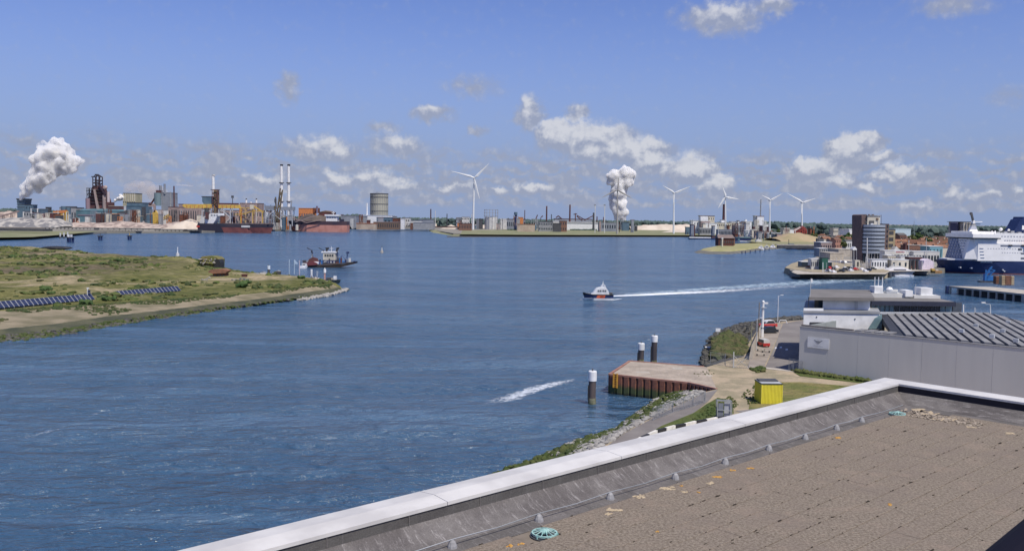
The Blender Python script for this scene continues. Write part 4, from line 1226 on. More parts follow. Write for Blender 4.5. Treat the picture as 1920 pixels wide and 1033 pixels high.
# ------------------------------------------------------------ grey hall
A = G(1497, 697, 3.4); A = Vector((A.x, A.y, 0)); B = G(1920, 754, 3.4); B = Vector((B.x, B.y, 0))
dAB = (B-A).normalized(); nIn = Vector((-dAB.y, dAB.x, 0))
if nIn.y < 0: nIn = -nIn
ZT = 11.5; LW = (B-A).length + 32
hall = empty('grey_hall', 'large hall with a blank grey wall and grey ribbed metal roof', 'hall', (A.x, A.y, 0), math.atan2(dAB.y, dAB.x))
hinv = (Matrix.Translation((A.x, A.y, 0)) @ Matrix.Rotation(math.atan2(dAB.y, dAB.x), 4, 'Z')).inverted()
def HL(px, py, z): return hinv @ G(px, py, z)
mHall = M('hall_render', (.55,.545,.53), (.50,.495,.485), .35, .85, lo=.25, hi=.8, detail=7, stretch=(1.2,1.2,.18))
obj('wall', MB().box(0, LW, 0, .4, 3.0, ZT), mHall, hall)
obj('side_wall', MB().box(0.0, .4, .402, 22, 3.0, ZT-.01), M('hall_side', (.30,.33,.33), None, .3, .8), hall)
for k in range(1, 12): obj('panel_joint', MB().box(k*5.2, k*5.2+.035, -.012, -.001, 3.76, ZT-.02), M('joint_sealant', (.52,.515,.50), None, 1, .8), hall)
obj('plinth', MB().box(-.02, LW, -.05, -.002, 3.0, 3.75), mConc, hall)
E0 = HL(1680, 629, ZT); F0 = HL(1649.5, 589, 12.3); F1 = HL(1851, 590, 12.3); R1 = HL(2060, 640, 12.3)
d2 = Vector((F0.x-E0.x, F0.y-E0.y)).normalized()
mPan = M('roof_panel_metal', (.25,.25,.255), (.18,.18,.185), .35, .7, lo=.3, hi=.7)
mGap = M('roof_gap_dark', (.05,.055,.07), None, 1, .7)
def hit(p):  # length along d2 until far edge polyline
    best = None
    for a, b_ in ((F0, F1), (F1, R1)):
        e = Vector((b_.x-a.x, b_.y-a.y)); den = d2.x*e.y - d2.y*e.x
        if abs(den) < 1e-6: continue
        t_ = ((a.x-p.x)*e.y - (a.y-p.y)*e.x)/den
        u = ((a.x-p.x)*d2.y - (a.y-p.y)*d2.x)/den
        if t_ > 0 and -.001 <= u <= 1.001: best = t_ if best is None else min(best, t_)
    return best
x0 = E0.x; sp = (HL(1798, 642.5, ZT).x - E0.x)/6.0
zz = lambda t_, T_: ZT + .8*t_/42.0
basep = [(x0-.2, .42), (F0.x, F0.y), (F1.x, F1.y), (R1.x, R1.y), (LW, .42)]
obj('roof', MB().prism(basep, [ZT-.4]*5, [ZT+.02, ZT+.02+.8*.98, ZT+.78, ZT+.5, ZT+.02]), mGap, hall)
k = 0
while True:
    px_ = x0 + k*sp
    if px_ > LW - 2: break
    t0 = hit(Vector((px_+.1, .4))); t1 = hit(Vector((px_+sp*.66, .4)))
    if t0 and t1:
        a = Vector((px_+.1, .42)); c = Vector((px_+sp*.70, .42))
        a2 = a + d2*t0; c2 = c + d2*t1
        za, zc = ZT+.8*t0/40, ZT+.8*t1/40
        nseg = 4
        for s_ in range(nseg):
            u0, u1 = s_/nseg, (s_+1)/nseg - .004
            qa, qb = a.lerp(a2, u0), a.lerp(a2, u1); qc, qd = c.lerp(c2, u1), c.lerp(c2, u0)
            h0, h1 = ZT + (za-ZT)*u0, ZT + (za-ZT)*u1; j_ = .004*((s_+k) % 3)
            V = [(qa.x,qa.y,h0),(qd.x,qd.y,h0),(qc.x,qc.y,h1),(qb.x,qb.y,h1)]
            V = [(x_,y_,z_+.03) for x_,y_,z_ in V] + [(x_,y_,z_+.38+j_) for x_,y_,z_ in V]
            obj('roof_panel', MB().add(V, [(0,3,2,1),(4,5,6,7),(0,1,5,4),(1,2,6,5),(2,3,7,6),(3,0,4,7)]), mPan, hall)
    k += 1
obj('coping', MB().box(-.08, LW, -.06, .46, ZT, ZT+.12), M('hall_coping', (.30,.30,.31), None, 1, .6), hall)
obj('upper_coping', MB().box(0, HL(1606,620,ZT).x, .5, 1.2, ZT-.3, ZT+.35), M('brown_coping', (.16,.145,.14), None, 1, .8), hall)
for px in (1612,1630,1648,1664):
    q = HL(px, 622+(px-1612)*.11, ZT)
    obj('roof_panel', MB().box(q.x-.65, q.x+.55, .5, 3.6, ZT, ZT+.3), mPan, hall)
obj('edge_trim', MB().prism([(F0.x,F0.y),(F0.x,F0.y+.4),(F1.x+.2,F1.y+.4),(F1.x,F1.y)], ZT+.3, ZT+1.25), mLight, hall)
obj('edge_trim', MB().prism([(F1.x,F1.y),(F1.x+.2,F1.y+.5),(R1.x,R1.y+.5),(R1.x,R1.y)], ZT+.3, ZT+1.1), M('dark_edge_trim', (.05,.055,.08), None, 1, .6), hall)
for (px, py) in ((1890,606),(1803,622),(1880,622),(1830,612),(1860,632),(1905,640),(1755,600)):
    q = HL(px, py, 12.3); obj('vent', MB().box(q.x-.35, q.x+.35, q.y-.3, q.y+.3, 12.2, 12.75), mLight, hall)
# sign on the wall
q = HL(1514, 638, 8); s0 = (G(1514,631,9) , )
xs0 = .4 + 1.55; 
sg = empty('wall_sign', 'white sign with a dark winged mark on the grey hall wall', 'sign', hall.matrix_world @ Vector((0,0,0)) if False else (A.x + dAB.x*1.55 - nIn.x*.03, A.y + dAB.y*1.55 - nIn.y*.03, 0), math.atan2(dAB.y, dAB.x))
obj('panel', MB().box(0, 3.9, -.09, -.01, 8.05, 9.85), mWhite, sg)
mk = MB()
for pts_ in ([(1.15,9.5),(1.35,9.52),(1.95,9.02),(1.95,8.8)], [(2.75,9.5),(2.55,9.52),(1.95,9.02),(1.95,8.8)]):
    mk.xz(pts_, -.11, -.092)
mk.xz([(1.5,9.32),(1.62,9.30),(1.95,9.12),(2.28,9.30),(2.4,9.32),(1.95,9.2)], -.112, -.093)
obj('winged_mark', mk, mGrey, sg)
obj('text_line', MB().box(1.0, 2.9, -.10, -.092, 8.38, 8.45), M('pale_grey_print', (.45,.45,.47), None, 1, .6), sg)

# ------------------------------------------------------------ white office block behind the hall
t = Thing('office_block', 'white two storey block with flat grey roofs behind the grey hall', 'building', 1507, 640, 165, z=None)
mOffRoof = M('bitumen_roof', (.15,.145,.14), (.20,.19,.185), .2, .9)
def skew(part, x0, x1, yt, yb, dy, dep, mat, sl=.36, sr=.36):
    a = t.w(x0, yt); c = t.w(x1, yt); z1 = t.w((x0+x1)/2, yt).z; z0 = t.w((x0+x1)/2, yb).z
    return t.out(part, MB().prism([(a.x+sl*dy, dy), (c.x+sr*dy, dy), (c.x+sr*(dy+dep), dy+dep), (a.x+sl*(dy+dep), dy+dep)], z0, z1), mat)
skew('wall', 1507, 1650, 588, 660, 0, 22, mWhite)
skew('roof', 1506, 1650, 583, 587.5, -.2, 22.5, mGrey)
t.box('window', 1518, 1559, 604, 611, .1, mDark, dy=-.12)
t.box('window', 1530, 1532, 593, 595, .1, mDark, dy=-.12)
t.box('window', 1602, 1604, 597, 599, .1, mDark, dy=-.12)
skew('upper_wall', 1543, 1633, 564, 582.8, 2.2, 15, mWhite)
skew('glass_wall', 1527, 1542.8, 561, 582.9, 3.4, 14, mGlass)
t.box('post', 1519, 1520.5, 558, 583, .3, mDark, dy=1.0)
skew('parapet', 1507, 1544, 578, 582.9, .05, .25, mWhite)
skew('upper_roof', 1517, 1640, 558, 564, .5, 20, mOffRoof)
t.poly('stair_glass', [(1652,589),(1652,616),(1627,616),(1640,596)], .3, mGlassL, dy=-.4)
t.box('stair_core', 1641, 1664, 591, 622, 6, mDark, dy=1)
t.bars('ladder', [(1611,558,1611,590),(1615,558,1615,590)] + [(1611,562+k*4,1615,562+k*4) for k in range(7)], .35, mRail, dy=2.0)
t = Thing('glass_pavilion', 'long glazed pavilion with a flat grey roof behind the hall', 'building', 1634, 600, 172)
a = t.w(1634, 564); c = t.w(1790, 568); c.z = a.z
t.out('roof', MB().prism([(a.x, -.1), (c.x, -.1), (c.x+1.5, 19), (a.x+7, 19)], a.z-.55, a.z), mOffRoof)
t.out('fascia', MB().box(a.x-.05, c.x+.1, -.22, -.105, a.z-.9, a.z+.02), M('navy_fascia', (.03,.035,.06), None, 1, .5))
t.box('core', 1640, 1780, 572, 600, 12, mDark, dy=2.5)
x_ = 1636.0; k = 0
while x_ < 1786:
    wpx = [8.5, 8, 9, 8.5, 9, 10, 12, 8, 7, 6][k % 10]
    dk = 1677 < x_ < 1760
    t.box('window', x_+.6, x_+wpx-.6, 571, 587.5, .12, mGlass if dk else mGlassL, dy=.6)
    t.box('mullion', x_-.5, x_+.5, 570, 588, .25, mLight if k % 4 == 2 else mGrey, dy=.5)
    x_ += wpx; k += 1
t.box('base', 1634, 1788, 588, 602, 8, mGrey, dy=.45)
for k in range(9): t.box('louvre', 1789.5+k*2, 1791+k*2, 567.5, 588, .3, M('blue_grey_louvre', (.24,.28,.34), None, 1, .6), dy=.6)
t.box('louvre_back', 1789, 1807, 568, 588, .1, mFarG, dy=1.0)
t = Thing('equipment_deck', 'white radar masts and plant units on the pavilion roof', 'roof equipment', 1634, 564, 180)
zb = t.w(1700, 559.5).z
def rb(part, x0, x1, y0, y1, h0, h1, m): 
    a = t.w(x0, 560); b_ = t.w(x1, 560); return t.out(part, MB().box(a.x, b_.x, y0, y1, zb+h0, zb+h1), m)
rb('plinth', 1633, 1708, 0, 4, .0, 1.0, mWhite2); rb('unit', 1641, 1657, .5, 3, 1.0, 2.3, mWhite)
rb('unit', 1695, 1709, -.6, 2.5, .4, 1.7, mWhite); rb('unit', 1726, 1748, 0, 3, .7, 2.2, mWhite); rb('plinth', 1712, 1761, -.5, 3.4, 0, .7, mWhite2)
rb('duct', 1662, 1682, 0, 1.5, 1.0, 1.4, mLight); rb('duct', 1672, 1690, 1.6, 2.4, 1.3, 1.7, mWhite2)
t.out('dome', MB().lathe((t.w(1671,560).x, 1, zb+1.4), [(.5,0),(.7,.35),(.45,.75),(.05,.9)], 12), mWhite)
for x_ in (1642.5, 1649.5, 1657):
    a = t.w(x_, 560); t.out('mast', MB().tube((a.x, 1, zb+1), (a.x, 1, zb+4.3), .1, n=5), mWhite)
a = t.w(1641.5,560); b_ = t.w(1658,560); t.out('crossbar', MB().box(a.x, b_.x, .9, 1.1, zb+2.3, zb+2.5), mWhite)
a = t.w(1720,560); t.out('antenna', MB().tube((a.x, 1, zb+.5), (a.x, 1, zb+2.9), .05, n=5), mWhite2)
t = Thing('flagpole', 'slim pole with a small white flag left of the office block roof', 'flagpole', 1519, 585, 166)
t.bars('post', [(1519,560,1520.5,523)], .5, mLight); t.poly('flag', [(1520.5,522),(1523.5,523),(1524,529),(1520.5,530)], .05, mWhite)
for i, (x_, y0, y1) in enumerate(((1806.5,571,588),(1828,577,588),(1857,571,588))):
    t = Thing('lamp_post', ['thick white post behind the hall roof ridge','thin white post right of the thicker one behind the hall roof','double headed lamp rising behind the hall roof'][i], 'post', x_, y1, 200)
    t.bars('post', [(x_, y1+6, x_, y0)], 1.0 if i == 0 else .6, mWhite)
    if i == 2: t.bars('arm', [(x_-12, y0-3, x_, y0)], .6, mLight); t.box('lamp_head', x_-16, x_-9, y0-4.5, y0-2.5, .4, mWhite)
def pyg(px, Y, z=3.0):
    a, b_ = 380.0, 1400.0
    for _ in range(40):
        m = (a+b_)/2
        if D(px, m, Y).z > z: a = m
        else: b_ = m
    return (a+b_)/2
def T(name, label, cat, px, Y, group=None, z=3.0):
    return Thing(name, label, cat, px, pyg(px, Y, z), Y, group)
def TW_(name, label, cat, px, py, group=None, z=0.0):
    return Thing(name, label, cat, px, py, 0, group, z=z)
def block(name, label, cat, x0, x1, yt, Y, dep, mw, mr=None, win=None, wm=None, roof='flat', group=None, rh=3, z=3.0):
    t = T(name, label, cat, (x0+x1)/2, Y, group, z)
    yb = pyg((x0+x1)/2, Y, z)
    t.box('wall', x0, x1, yt, yb, dep, mw)
    a = t.w(x0, yt); b_ = t.w(x1, yt); zt = t.w((x0+x1)/2, yt).z
    e = t.m(.5)
    if roof == 'flat': t.out('roof', MB().box(a.x-e, b_.x+e, -e, dep+e, zt+.02, zt+t.m(.8)), mr or mGrey)
    elif roof == 'gable': t.out('roof', MB().xz([(a.x-e, zt+.02), (b_.x+e, zt+.02), ((a.x+b_.x)/2, zt+t.m(rh))], -e, dep+e), mr or mTile)
    elif roof == 'gablex':
        mb = MB().add([(a.x-e,-e,zt+.02),(b_.x+e,-e,zt+.02),(b_.x+e,dep+e,zt+.02),(a.x-e,dep+e,zt+.02),(a.x-e*.5,dep/2,zt+t.m(rh)),(b_.x+e*.5,dep/2,zt+t.m(rh))], [(0,3,2,1),(0,1,5,4),(2,3,4,5),(0,4,3),(1,2,5)])
        t.out('roof', mb, mr or mTile)
    if win:
        nx, nz, fx, fz = win
        W = b_.x-a.x; Hh_ = zt
        me = None
        ww = W/nx*fx; wh = Hh_/nz*fz
        for i in range(nx):
            for j in range(nz):
                cx = a.x + W*(i+.5)/nx; cz = Hh_*(j+.55)/nz
                if me is None:
                    o_ = t.out('window', MB().box(-ww/2, ww/2, -.12, -.01, -wh/2, wh/2), wm or mGlass); me = o_.data
                else:
                    o_ = bpy.data.objects.new('window', me); COL.objects.link(o_); o_.parent = t.o
                o_.location = (cx, 0, cz)
    return t

# ------------------------------------------------------------ ferry
def gx_(px, Y): return D(px, 500, Y).x
fb = D(1752, 512, 545); fb.z = 0
fy = empty('ferry', 'large white passenger ferry with navy hull and navy funnel berthed at the right', 'ferry', fb, R(2.0))
def ferry_hull(z0, z1, mat, nm):
    st = [(0,.15,.0),(3,3.4,.6),(7,6.6,2.4),(12,9.4,5.2),(19,11.8,8.4),(28,13.4,11.2),(40,14,13.2),(60,14,14),(165,14,14)]
    V = []; 
    for x, bd, bw in st:
        for z in (z1, z0):
            f = max(0, z/8.3); f = f**.8 if f > 0 else 0
            hb = bw + (bd-bw)*f; xx = x + (1-f)*5.0*max(0, 1-x/30)
            V += [(xx, hb, z), (xx, -hb, z)]
    Fc = []; n = len(st)
    for i in range(n-1):
        a = i*4; c = a+4
        Fc += [(a, c, c+2, a+2), (a+1, a+3, c+3, c+1), (a, a+1, c+1, c), (a+2, c+2, c+3, a+3)]
    Fc += [(0,2,3,1), ((n-1)*4, (n-1)*4+1, (n-1)*4+3, (n-1)*4+2)]
    return obj(nm, MB().add(V, Fc), mat, fy)
ferry_hull(.7, 8.3, mNavy, 'hull'); ferry_hull(-1, .68, mHullRed, 'boot_stripe')
mFW = M('ferry_white', (.86,.85,.83), (.80,.79,.77), .3, .4)
# white forecastle bulwark and tiers
obj('forecastle', MB().prism([(5,-5),(5,5),(14,9.6),(20,11),(20,-11),(14,-9.6)], 8.31, 9.2), mFW, fy)
obj('superstructure', MB().add([(12.5,-11,9.2),(12.5,11,9.2),(19,13.8,9.2),(19,-13.8,9.2),(15.5,-11,21.6),(15.5,11,21.6),(19,13.8,21.6),(19,-13.8,21.6)], [(0,3,2,1),(4,5,6,7),(0,1,5,4),(1,2,6,5),(2,3,7,6),(3,0,4,7)]), mFW, fy)
obj('side_wall', MB().box(19.003, 150, -13.95, 13.95, 8.302, 18.3), mFW, fy)
obj('upper_wall', MB().box(30, 150, -12.6, 12.6, 18.302, 25.4), mFW, fy)
obj('bridge_deck', MB().box(17.5, 31, -13.2, 13.2, 18.303, 21.7), mFW, fy)
obj('bridge', MB().box(14.5, 30.5, -15.8, 15.8, 22.4, 24.7), mFW, fy)
obj('bridge_window_band', MB().box(14.8, 32, -15.6, 15.6, 21.72, 22.38), M('bridge_glass', (.02,.03,.05), None, 1, .2), fy)
obj('bridge_roof', MB().box(16, 31, -12, 12, 24.71, 26.2), mFW, fy)
obj('rail_strip', MB().box(19, 150, -14.0, -13.96, 18.3, 19.2), mFW, fy)
mFwin = M('ferry_window', (.10,.11,.14), None, 1, .3); mFsh = M('ferry_pale_grey_mark', (.47,.48,.52), None, 1, .5)
def fwin(nm, x0, x1, z0, z1, y=-13.97, m=mFwin): return obj(nm, MB().box(x0, x1, y-.05, y, z0, z1), m, fy)
for k in range(11): fwin('window', 25+k*1.7, 25.8+k*1.7, 15.6, 16.1, m=mFsh)
for k in range(20): fwin('window', 34+k*1.6, 34.7+k*1.6, 13.2, 13.7, m=mFsh)
for x0, x1, z0, z1 in ((44,46.5,14.9,16.2),(48,53,14.7,16.0),(46,51,12.6,13.6),(52,58,12.6,13.6),(46,51.5,9.6,10.6),(53,59,9.6,10.6)): fwin('window', x0, x1, z0, z1)
for k in range(26): fwin('window', 34+k*1.9, 35+k*1.9, 23.0, 23.7, -12.62, mFsh)
for k in range(16): fwin('window', 36+k*1.5, 36.9+k*1.5, 20.4, 21.2, -12.62, mFsh)
for k in range(7):
    for j in range(6): obj('cabin_window', MB().box(14.85-j*.0, 15.0, -8.5+k*2.6, -7.6+k*2.6, 10.2+j*1.8, 10.9+j*1.8), mFsh, fy) if False else None
# diagonal panel on the sloping front, its bluish shade put into the colour
obj('front_slope', MB().add([(12.0,-9,9.25),(12.0,10,9.25),(15.3,10,21.5),(15.3,3,21.5),(11.7,-9,9.25),(11.7,10,9.25),(15.0,10,21.5),(15.0,3,21.5)], [(0,1,2,3),(7,6,5,4),(0,3,7,4),(1,5,6,2),(0,4,5,1),(3,2,6,7)]), M('ferry_front_shade', (.22,.26,.36), (.19,.22,.31), .5, .5), fy)
for j in range(7):
    for k in range(6):
        obj('front_window', MB().box(11.9+j*.47-.6, 12.0+j*.47-.02, -8+k*3.1, -7.2+k*3.1, 9.9+j*1.7, 10.6+j*1.7), mFsh, fy)
for k in range(4): obj('side_landing', MB().box(20+k*.3, 22.5+k*.3, -14.3, -13.97, 16.0-k*1.9, 16.15-k*1.9), mFsh, fy)
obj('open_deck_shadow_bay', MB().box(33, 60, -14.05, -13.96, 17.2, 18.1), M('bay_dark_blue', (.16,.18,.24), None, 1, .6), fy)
for k in range(3): obj('life_raft', MB().tube((38+k*8,-14.3,18.0),(40+k*8,-14.3,18.0),.45,n=8), mDark, fy)
mLifeb = M('red_orange_lifeboat', (.60,.13,.08), None, 1, .4)
for k in range(4):
    x_ = 52+k*12
    lb_ = obj('lifeboat', MB().lathe((0,0,0), [(.3,-4.6),(1.2,-3),(1.45,0),(1.2,3),(.3,4.6)], 8), mLifeb, fy); lb_.rotation_euler = (0, R(90), 0); lb_.location = (x_, -14.8, 18.7)
    lb2 = obj('lifeboat_hull', MB().box(x_-3.8, x_+3.8, -15.6, -14.2, 17.0, 17.9), mFW, fy)
for (x_, r_, z_) in ((37.5,1.15,27.6),(42.5,.8,27.2),(32,.4,26.4),(34,.4,26.4)):
    obj('radome', MB().lathe((x_,-6,z_), [(r_*.5,-r_*.9),(r_,-.2),(r_*.85,r_*.5),(r_*.2,r_*.95)], 10), mFW, fy)
    obj('radome_post', MB().tube((x_,-6,25.4),(x_,-6,z_),.25,n=6), mDark, fy)
for k in range(9): obj('deck_unit', MB().box(34+k*4.5, 36+k*4.5, -8, -6, 25.42, 26.2+.3*(k % 3)), mGrey, fy)
obj('funnel', MB().xz([(46,25.42),(50.2,33.8),(51.5,34.2),(52,35.6),(55.5,35.4),(57.5,33),(63,25.42)], -5, 5), mNavy, fy)
obj('funnel_mark', MB().box(51.5, 57, -5.1, -5.002, 27.6, 30.2), mFW, fy)
obj('mast', MB().xz([(20.5,26.2),(26,26.2),(24.2,30.5),(23.8,33),(22.8,33),(22.4,30.5)], -1, 1), mFW, fy)
obj('mast_platform', MB().box(20.5, 26.4, -2.6, 2.6, 30.4, 30.9), mDark, fy)
obj('mast_head', MB().xz([(23.6,33),(22.2,38),(21.0,38),(21.0,36.6),(21.6,36.2),(22.6,32.8)], -.5, .5), mDark, fy)
obj('radar_bar', MB().box(22, 29, -.2, .2, 32.0, 32.4), mFW, fy)
for k in range(11): obj('name_letter', MB().box(22.5+k*.62, 22.9+k*.62, -14.06, -13.2+.0, 7.2, 7.75), mWhite, fy) if False else None
st_y = lambda x: -(13.4 if x >= 28 else 11.8+(x-19)/9*1.6)
for k in range(11):
    x_ = 22.0+k*.62; obj('name_letter', MB().box(x_, x_+.42, st_y(x_)-.06, st_y(x_)+.4, 7.25, 7.8), mWhite, fy)
for x_, z_ in ((11,3.6),(17,3.4),(35,2.6),(36,1.8)): obj('hull_mark', MB().box(x_, x_+.7, -14.02 if x_ > 30 else -(6+x_*.32), -13.0 if x_ > 30 else -(4+x_*.32), z_, z_+.6), mWhite, fy)
obj('side_door', MB().box(53, 60, -14.06, -14.001, 2.5, 7.2), mFW, fy)

# ------------------------------------------------------------ timber quay at the right with crane and crates
qa = G(1779, 551, 0)
def quay():
    z1 = 3.4
    a0 = G(1779, 536, z1); a1 = G(1925, 551.5, z1); b0 = G(1812, 525, z1); 
    a1 = a0 + (a1-a0)*2.2
    e = empty('quay', 'pale concrete quay on dark piles at the right edge', 'quay', (a0.x, a0.y, 0))
    o0 = Vector((a0.x, a0.y, 0)); d = (a1-a0); dn = d.normalized(); nb_ = Vector((-dn.y, dn.x, 0)); nb_ = nb_ if nb_.y > 0 else -nb_
    back = [a0+nb_*16+dn*7, a1+nb_*22]
    pl_ = [a0-o0, a1-o0, back[1]-o0, back[0]-o0]
    obj('deck', MB().prism([(v.x, v.y) for v in pl_], 2.7, 3.4), mConcL, e)
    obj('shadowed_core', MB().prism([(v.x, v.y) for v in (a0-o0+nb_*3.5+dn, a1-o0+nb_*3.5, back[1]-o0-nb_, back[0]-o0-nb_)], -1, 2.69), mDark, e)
    L_ = d.length; n = 17
    for k in range(n):
        q = a0-o0 + dn*(.6 + k*(L_/2.2/8.9)*.92*1.0)
        if k*(L_/2.2/8.9)*.92 > L_: break
        if k in (9,): 
            obj('bulkhead', MB().prism([((q-dn*.2).x,(q-dn*.2).y),((q+dn*3).x,(q+dn*3).y),((q+dn*3+nb_*.6).x,(q+dn*3+nb_*.6).y),((q-dn*.2+nb_*.6).x,(q-dn*.2+nb_*.6).y)], 0, 2.69), mConcL, e)
        obj('pile', MB().tube((q.x, q.y, -1) + nb_*0 if False else (q.x+nb_.x*.4, q.y+nb_.y*.4, -1), (q.x+nb_.x*.4, q.y+nb_.y*.4, 2.7), .45, n=8), mConcL, e)
    obj('corner_fender', MB().box(-.9, -.05, -.4, 1.2, -.8, 3.3), mNavy, e)
    return dn, nb_
quay()
t = TW_('harbour_crane', 'blue mobile harbour crane with folded jib on the right quay', 'crane', 1857, 529, z=3.4)
t.box('chassis', 1838, 1873, 527, 530, 2.6, mDark); t.box('machine_house', 1851, 1867, 518, 526.5, 2.4, mBlueP); t.box('cab', 1846.5, 1851, 514, 526.5, 1.6, mBlueP)
t.bars('lattice_jib', [(1849,516,1857,504),(1852,520,1866,507),(1857,504,1866,507),(1851,513,1860,509),(1849,516,1850,506),(1857,504,1861,500),(1853,512,1858,502)], .8, mBlueP, dep=.8)
t.box('counterweight', 1867, 1874, 522, 530, 2.2, mWhite2)
crm = [(1867,1878,518,533,M('brown_crate', (.24,.12,.08), None, .5, .9),'dark brown stack of timber beside the blue crane'),(1878,1885,517,535,M('pale_timber', (.48,.36,.22), None, .5, .9),'pale timber crate next to the dark brown stack'),(1885,1896,517,535,mTile,'red brown crate between two pale crates'),(1896,1902,518,535,M('pale_timber2', (.50,.40,.26), None, .5, .9),'pale timber crate at the far right of the row')]
for x0, x1, y0, y1, m_, lab in crm:
    t = TW_('crate', lab, 'crate', (x0+x1)/2, y1, z=3.4); t.box('body', x0+.3, x1-.3, y0, y1, 2.4, m_)
    for k in range(4): t.box('plank', x0+.1, x1-.1, y0+1+(y1-y0)*k/4.0, y0+2.6+(y1-y0)*k/4.0, .1, m_, dy=-.12)

# ------------------------------------------------------------ pilot boat
t = TW_('pilot_boat', 'small pilot boat with white wheelhouse and dark hull speeding left', 'boat', 1093, 562)
t.hull('hull', 1093, 1149, 551.5, 560.5, 4.6, mNavy, sheer=.7)
t.hull('fender_band', 1092.5, 1149.5, 551, 552.6, 4.9, mBlack, sheer=.75)
t.hull('white_boot', 1094, 1149, 557.8, 561.5, 4.75, mWhite, rake=.0)
t.poly('wheelhouse', [(1106,552.5),(1111,549),(1115,543.5),(1119,539.5),(1136,539),(1140,545),(1142,552.5)], 3.0, mWhite, dy=-1.5)
t.poly('foredeck', [(1103,553),(1113,549.5),(1113,553.5)], 2.4, mWhite, dy=-1.2)
for x_ in (1120,1124,1129,1133): t.box('window', x_, x_+2.6, 543.5, 546.2, .08, mGlass, dy=-1.6)
t.poly('roof_dome', [(1121,540.3),(1123,538.5),(1134,538.3),(1136,540)], 2.2, mWhite, dy=-1.1)
t.bars('mast', [(1130,539,1131,527),(1127,538,1130.5,531),(1135,538,1131,531),(1126,535.5,1136,535.5)], .55, mWhite)
t.poly('red_stripe', [(1117,558),(1119,552.8),(1134,552.8),(1132,558)], .06, M('orange_red_stripe', (.62,.12,.05), None, 1, .5), dy=-2.4)
t.box('white_lettering', 1124, 1131, 554.5, 556, .05, mWhite, dy=-2.4)
t.bars('rail', [(1098,549,1110,551),(1141,551,1148,550.5),(1098,549,1098,552),(1104,550,1104,553),(1148,550,1148,553)], .25, mRail)
t.box('aft_engine_box', 1141, 1147.5, 548.5, 553, 2.2, mDark, dy=-1.1)

# ------------------------------------------------------------ dredger and boats at the island tip
t = TW_('dredger', 'working dredger with white deckhouse and black funnels off the island tip', 'ship', 600, 501)
t.poly('hull', [(555,505.5),(556,502.5),(588,500),(640,495.5),(660,491.5),(668,490.5),(667,494),(640,500.5),(600,505)], 9, M('worn_dark_hull', (.05,.042,.035), (.025,.022,.025), .3, .8), dy=-4)
t.poly('deck', [(557,502.3),(588,499),(640,494.5),(660,490.8),(640,492.5),(590,496)], 8, mOreDark, dy=-3.5)
t.box('deckhouse', 606, 630.5, 487.5, 496, 6, M('navy_deckhouse', (.04,.05,.11), None, 1, .6), dy=-2.5)
t.box('accommodation', 607, 630, 474, 487.3, 5, mCream, dy=-2); t.box('wheelhouse_roof', 604, 632, 471.5, 473.8, 5.6, mWhite, dy=-2.3)
for x_ in (610,614.5,619,623.5): t.box('window', x_, x_+3, 477, 480.5, .1, mGlass, dy=-2.15)
for x_ in (609,615,621,627): t.box('window', x_, x_+2.4, 489.5, 492.5, .1, mWhite2, dy=-2.65)
t.bars('mast', [(621.5,471.5,621.5,462),(618,466,625,466)], .5, mWhite)
for i, (x0, d_) in enumerate(((583,-1),(605,-1),(611,1),(630,1))):
    pts_ = [(x0+1,474),(x0+1.5,469),(x0-7*1 if d_ < 0 else x0+6,464),(x0-6 if d_ < 0 else x0+7,466),(x0+3,469.5),(x0+3,474)]
    if d_ > 0: pts_ = [(x0,473),(x0+1,467.5),(x0-1 if i == 2 else x0+1,464.5),(x0+6.5,464),(x0+6,466.5),(x0+3.5,468.5),(x0+3,473)]
    t.poly('bucket_arm', pts_, .9, mBlack, dy=-1.0); t.cyl('arm_post', x0+2.5, 473, 497, 1.0, mNavy, n=6, dy=1)
t.bars('spud', [(585,500,585,471),(584,478,587,478)], .9, mLight)
t.box('white_tank', 590, 600, 490, 494.5, 2, mWhite, dy=-3.8)
t.poly('excavator_body', [(580,497),(581,486),(588,482),(596,484),(598,490),(598,498)], 3, mPlum, dy=-3.4)
t.poly('red_dredge_pump', [(572,498),(574,492),(590,489.5),(598,493),(598,496)], 1.2, M('dark_crimson', (.17,.045,.05), None, 1, .6), dy=-4.6)
t.bars('pipe', [(566,489,600,489),(572,492,598,492),(576,495,592,494)], .7, mPlum)
t.bars('gantry', [(636,493,641,478),(641,478,650,492),(646,490,653,474),(650,474,656,474),(652,490,650,474),(634,485,641,479)], .5, M('blue_grey_steel', (.15,.22,.38), None, 1, .6), dep=1.5)
for k in range(34):
    r_ = random.Random(k+70); x_ = 563+r_.random()*94; w_ = 2+r_.random()*3.5; y_ = 498-(x_-575)*.07
    t.box('deck_gear', x_, x_+w_, y_-3.5-r_.random()*7, y_, 1.5, [mNavy, mDark, mPlum, mWhite2, mBlueP, mGrey][k % 6], dy=-3.4+r_.random()*1.5)
t.box('winch', 635, 641, 487, 493, 2, mCream, dy=-2); t.box('winch_house', 650, 655, 472, 475, 1.5, mNavy, dy=-1)
t.box('stern_post', 664, 668.5, 489, 492, 1.5, mNavy, dy=-3)
t = TW_('work_boat', 'small white work boat moored against the dredger stern', 'boat', 572, 503)
t.hull('hull', 577, 562, 499, 503.5, 3.2, mHullW); t.box('cabin', 567, 575, 494, 499, 2.2, mWhite, dy=-1.1); t.box('window', 568, 573, 495, 497, .05, mGlass, dy=-1.2)
t = TW_('moored_barge', 'low dark barge with deck clutter moored at the island tip', 'boat', 620, 531)
t.hull('hull', 639, 608, 524.5, 530.5, 4, M('teal_black_hull', (.03,.05,.06), (.02,.025,.03), .5, .7)); t.box('wheelhouse', 626, 631, 518, 524.5, 2, mWhite, dy=-1)
t.box('deck_cargo', 613, 622, 520.5, 524.5, 2.4, mDark, dy=-1.2); t.box('deck_cargo', 622, 625, 521.5, 524.5, 2, mConcL, dy=-1)
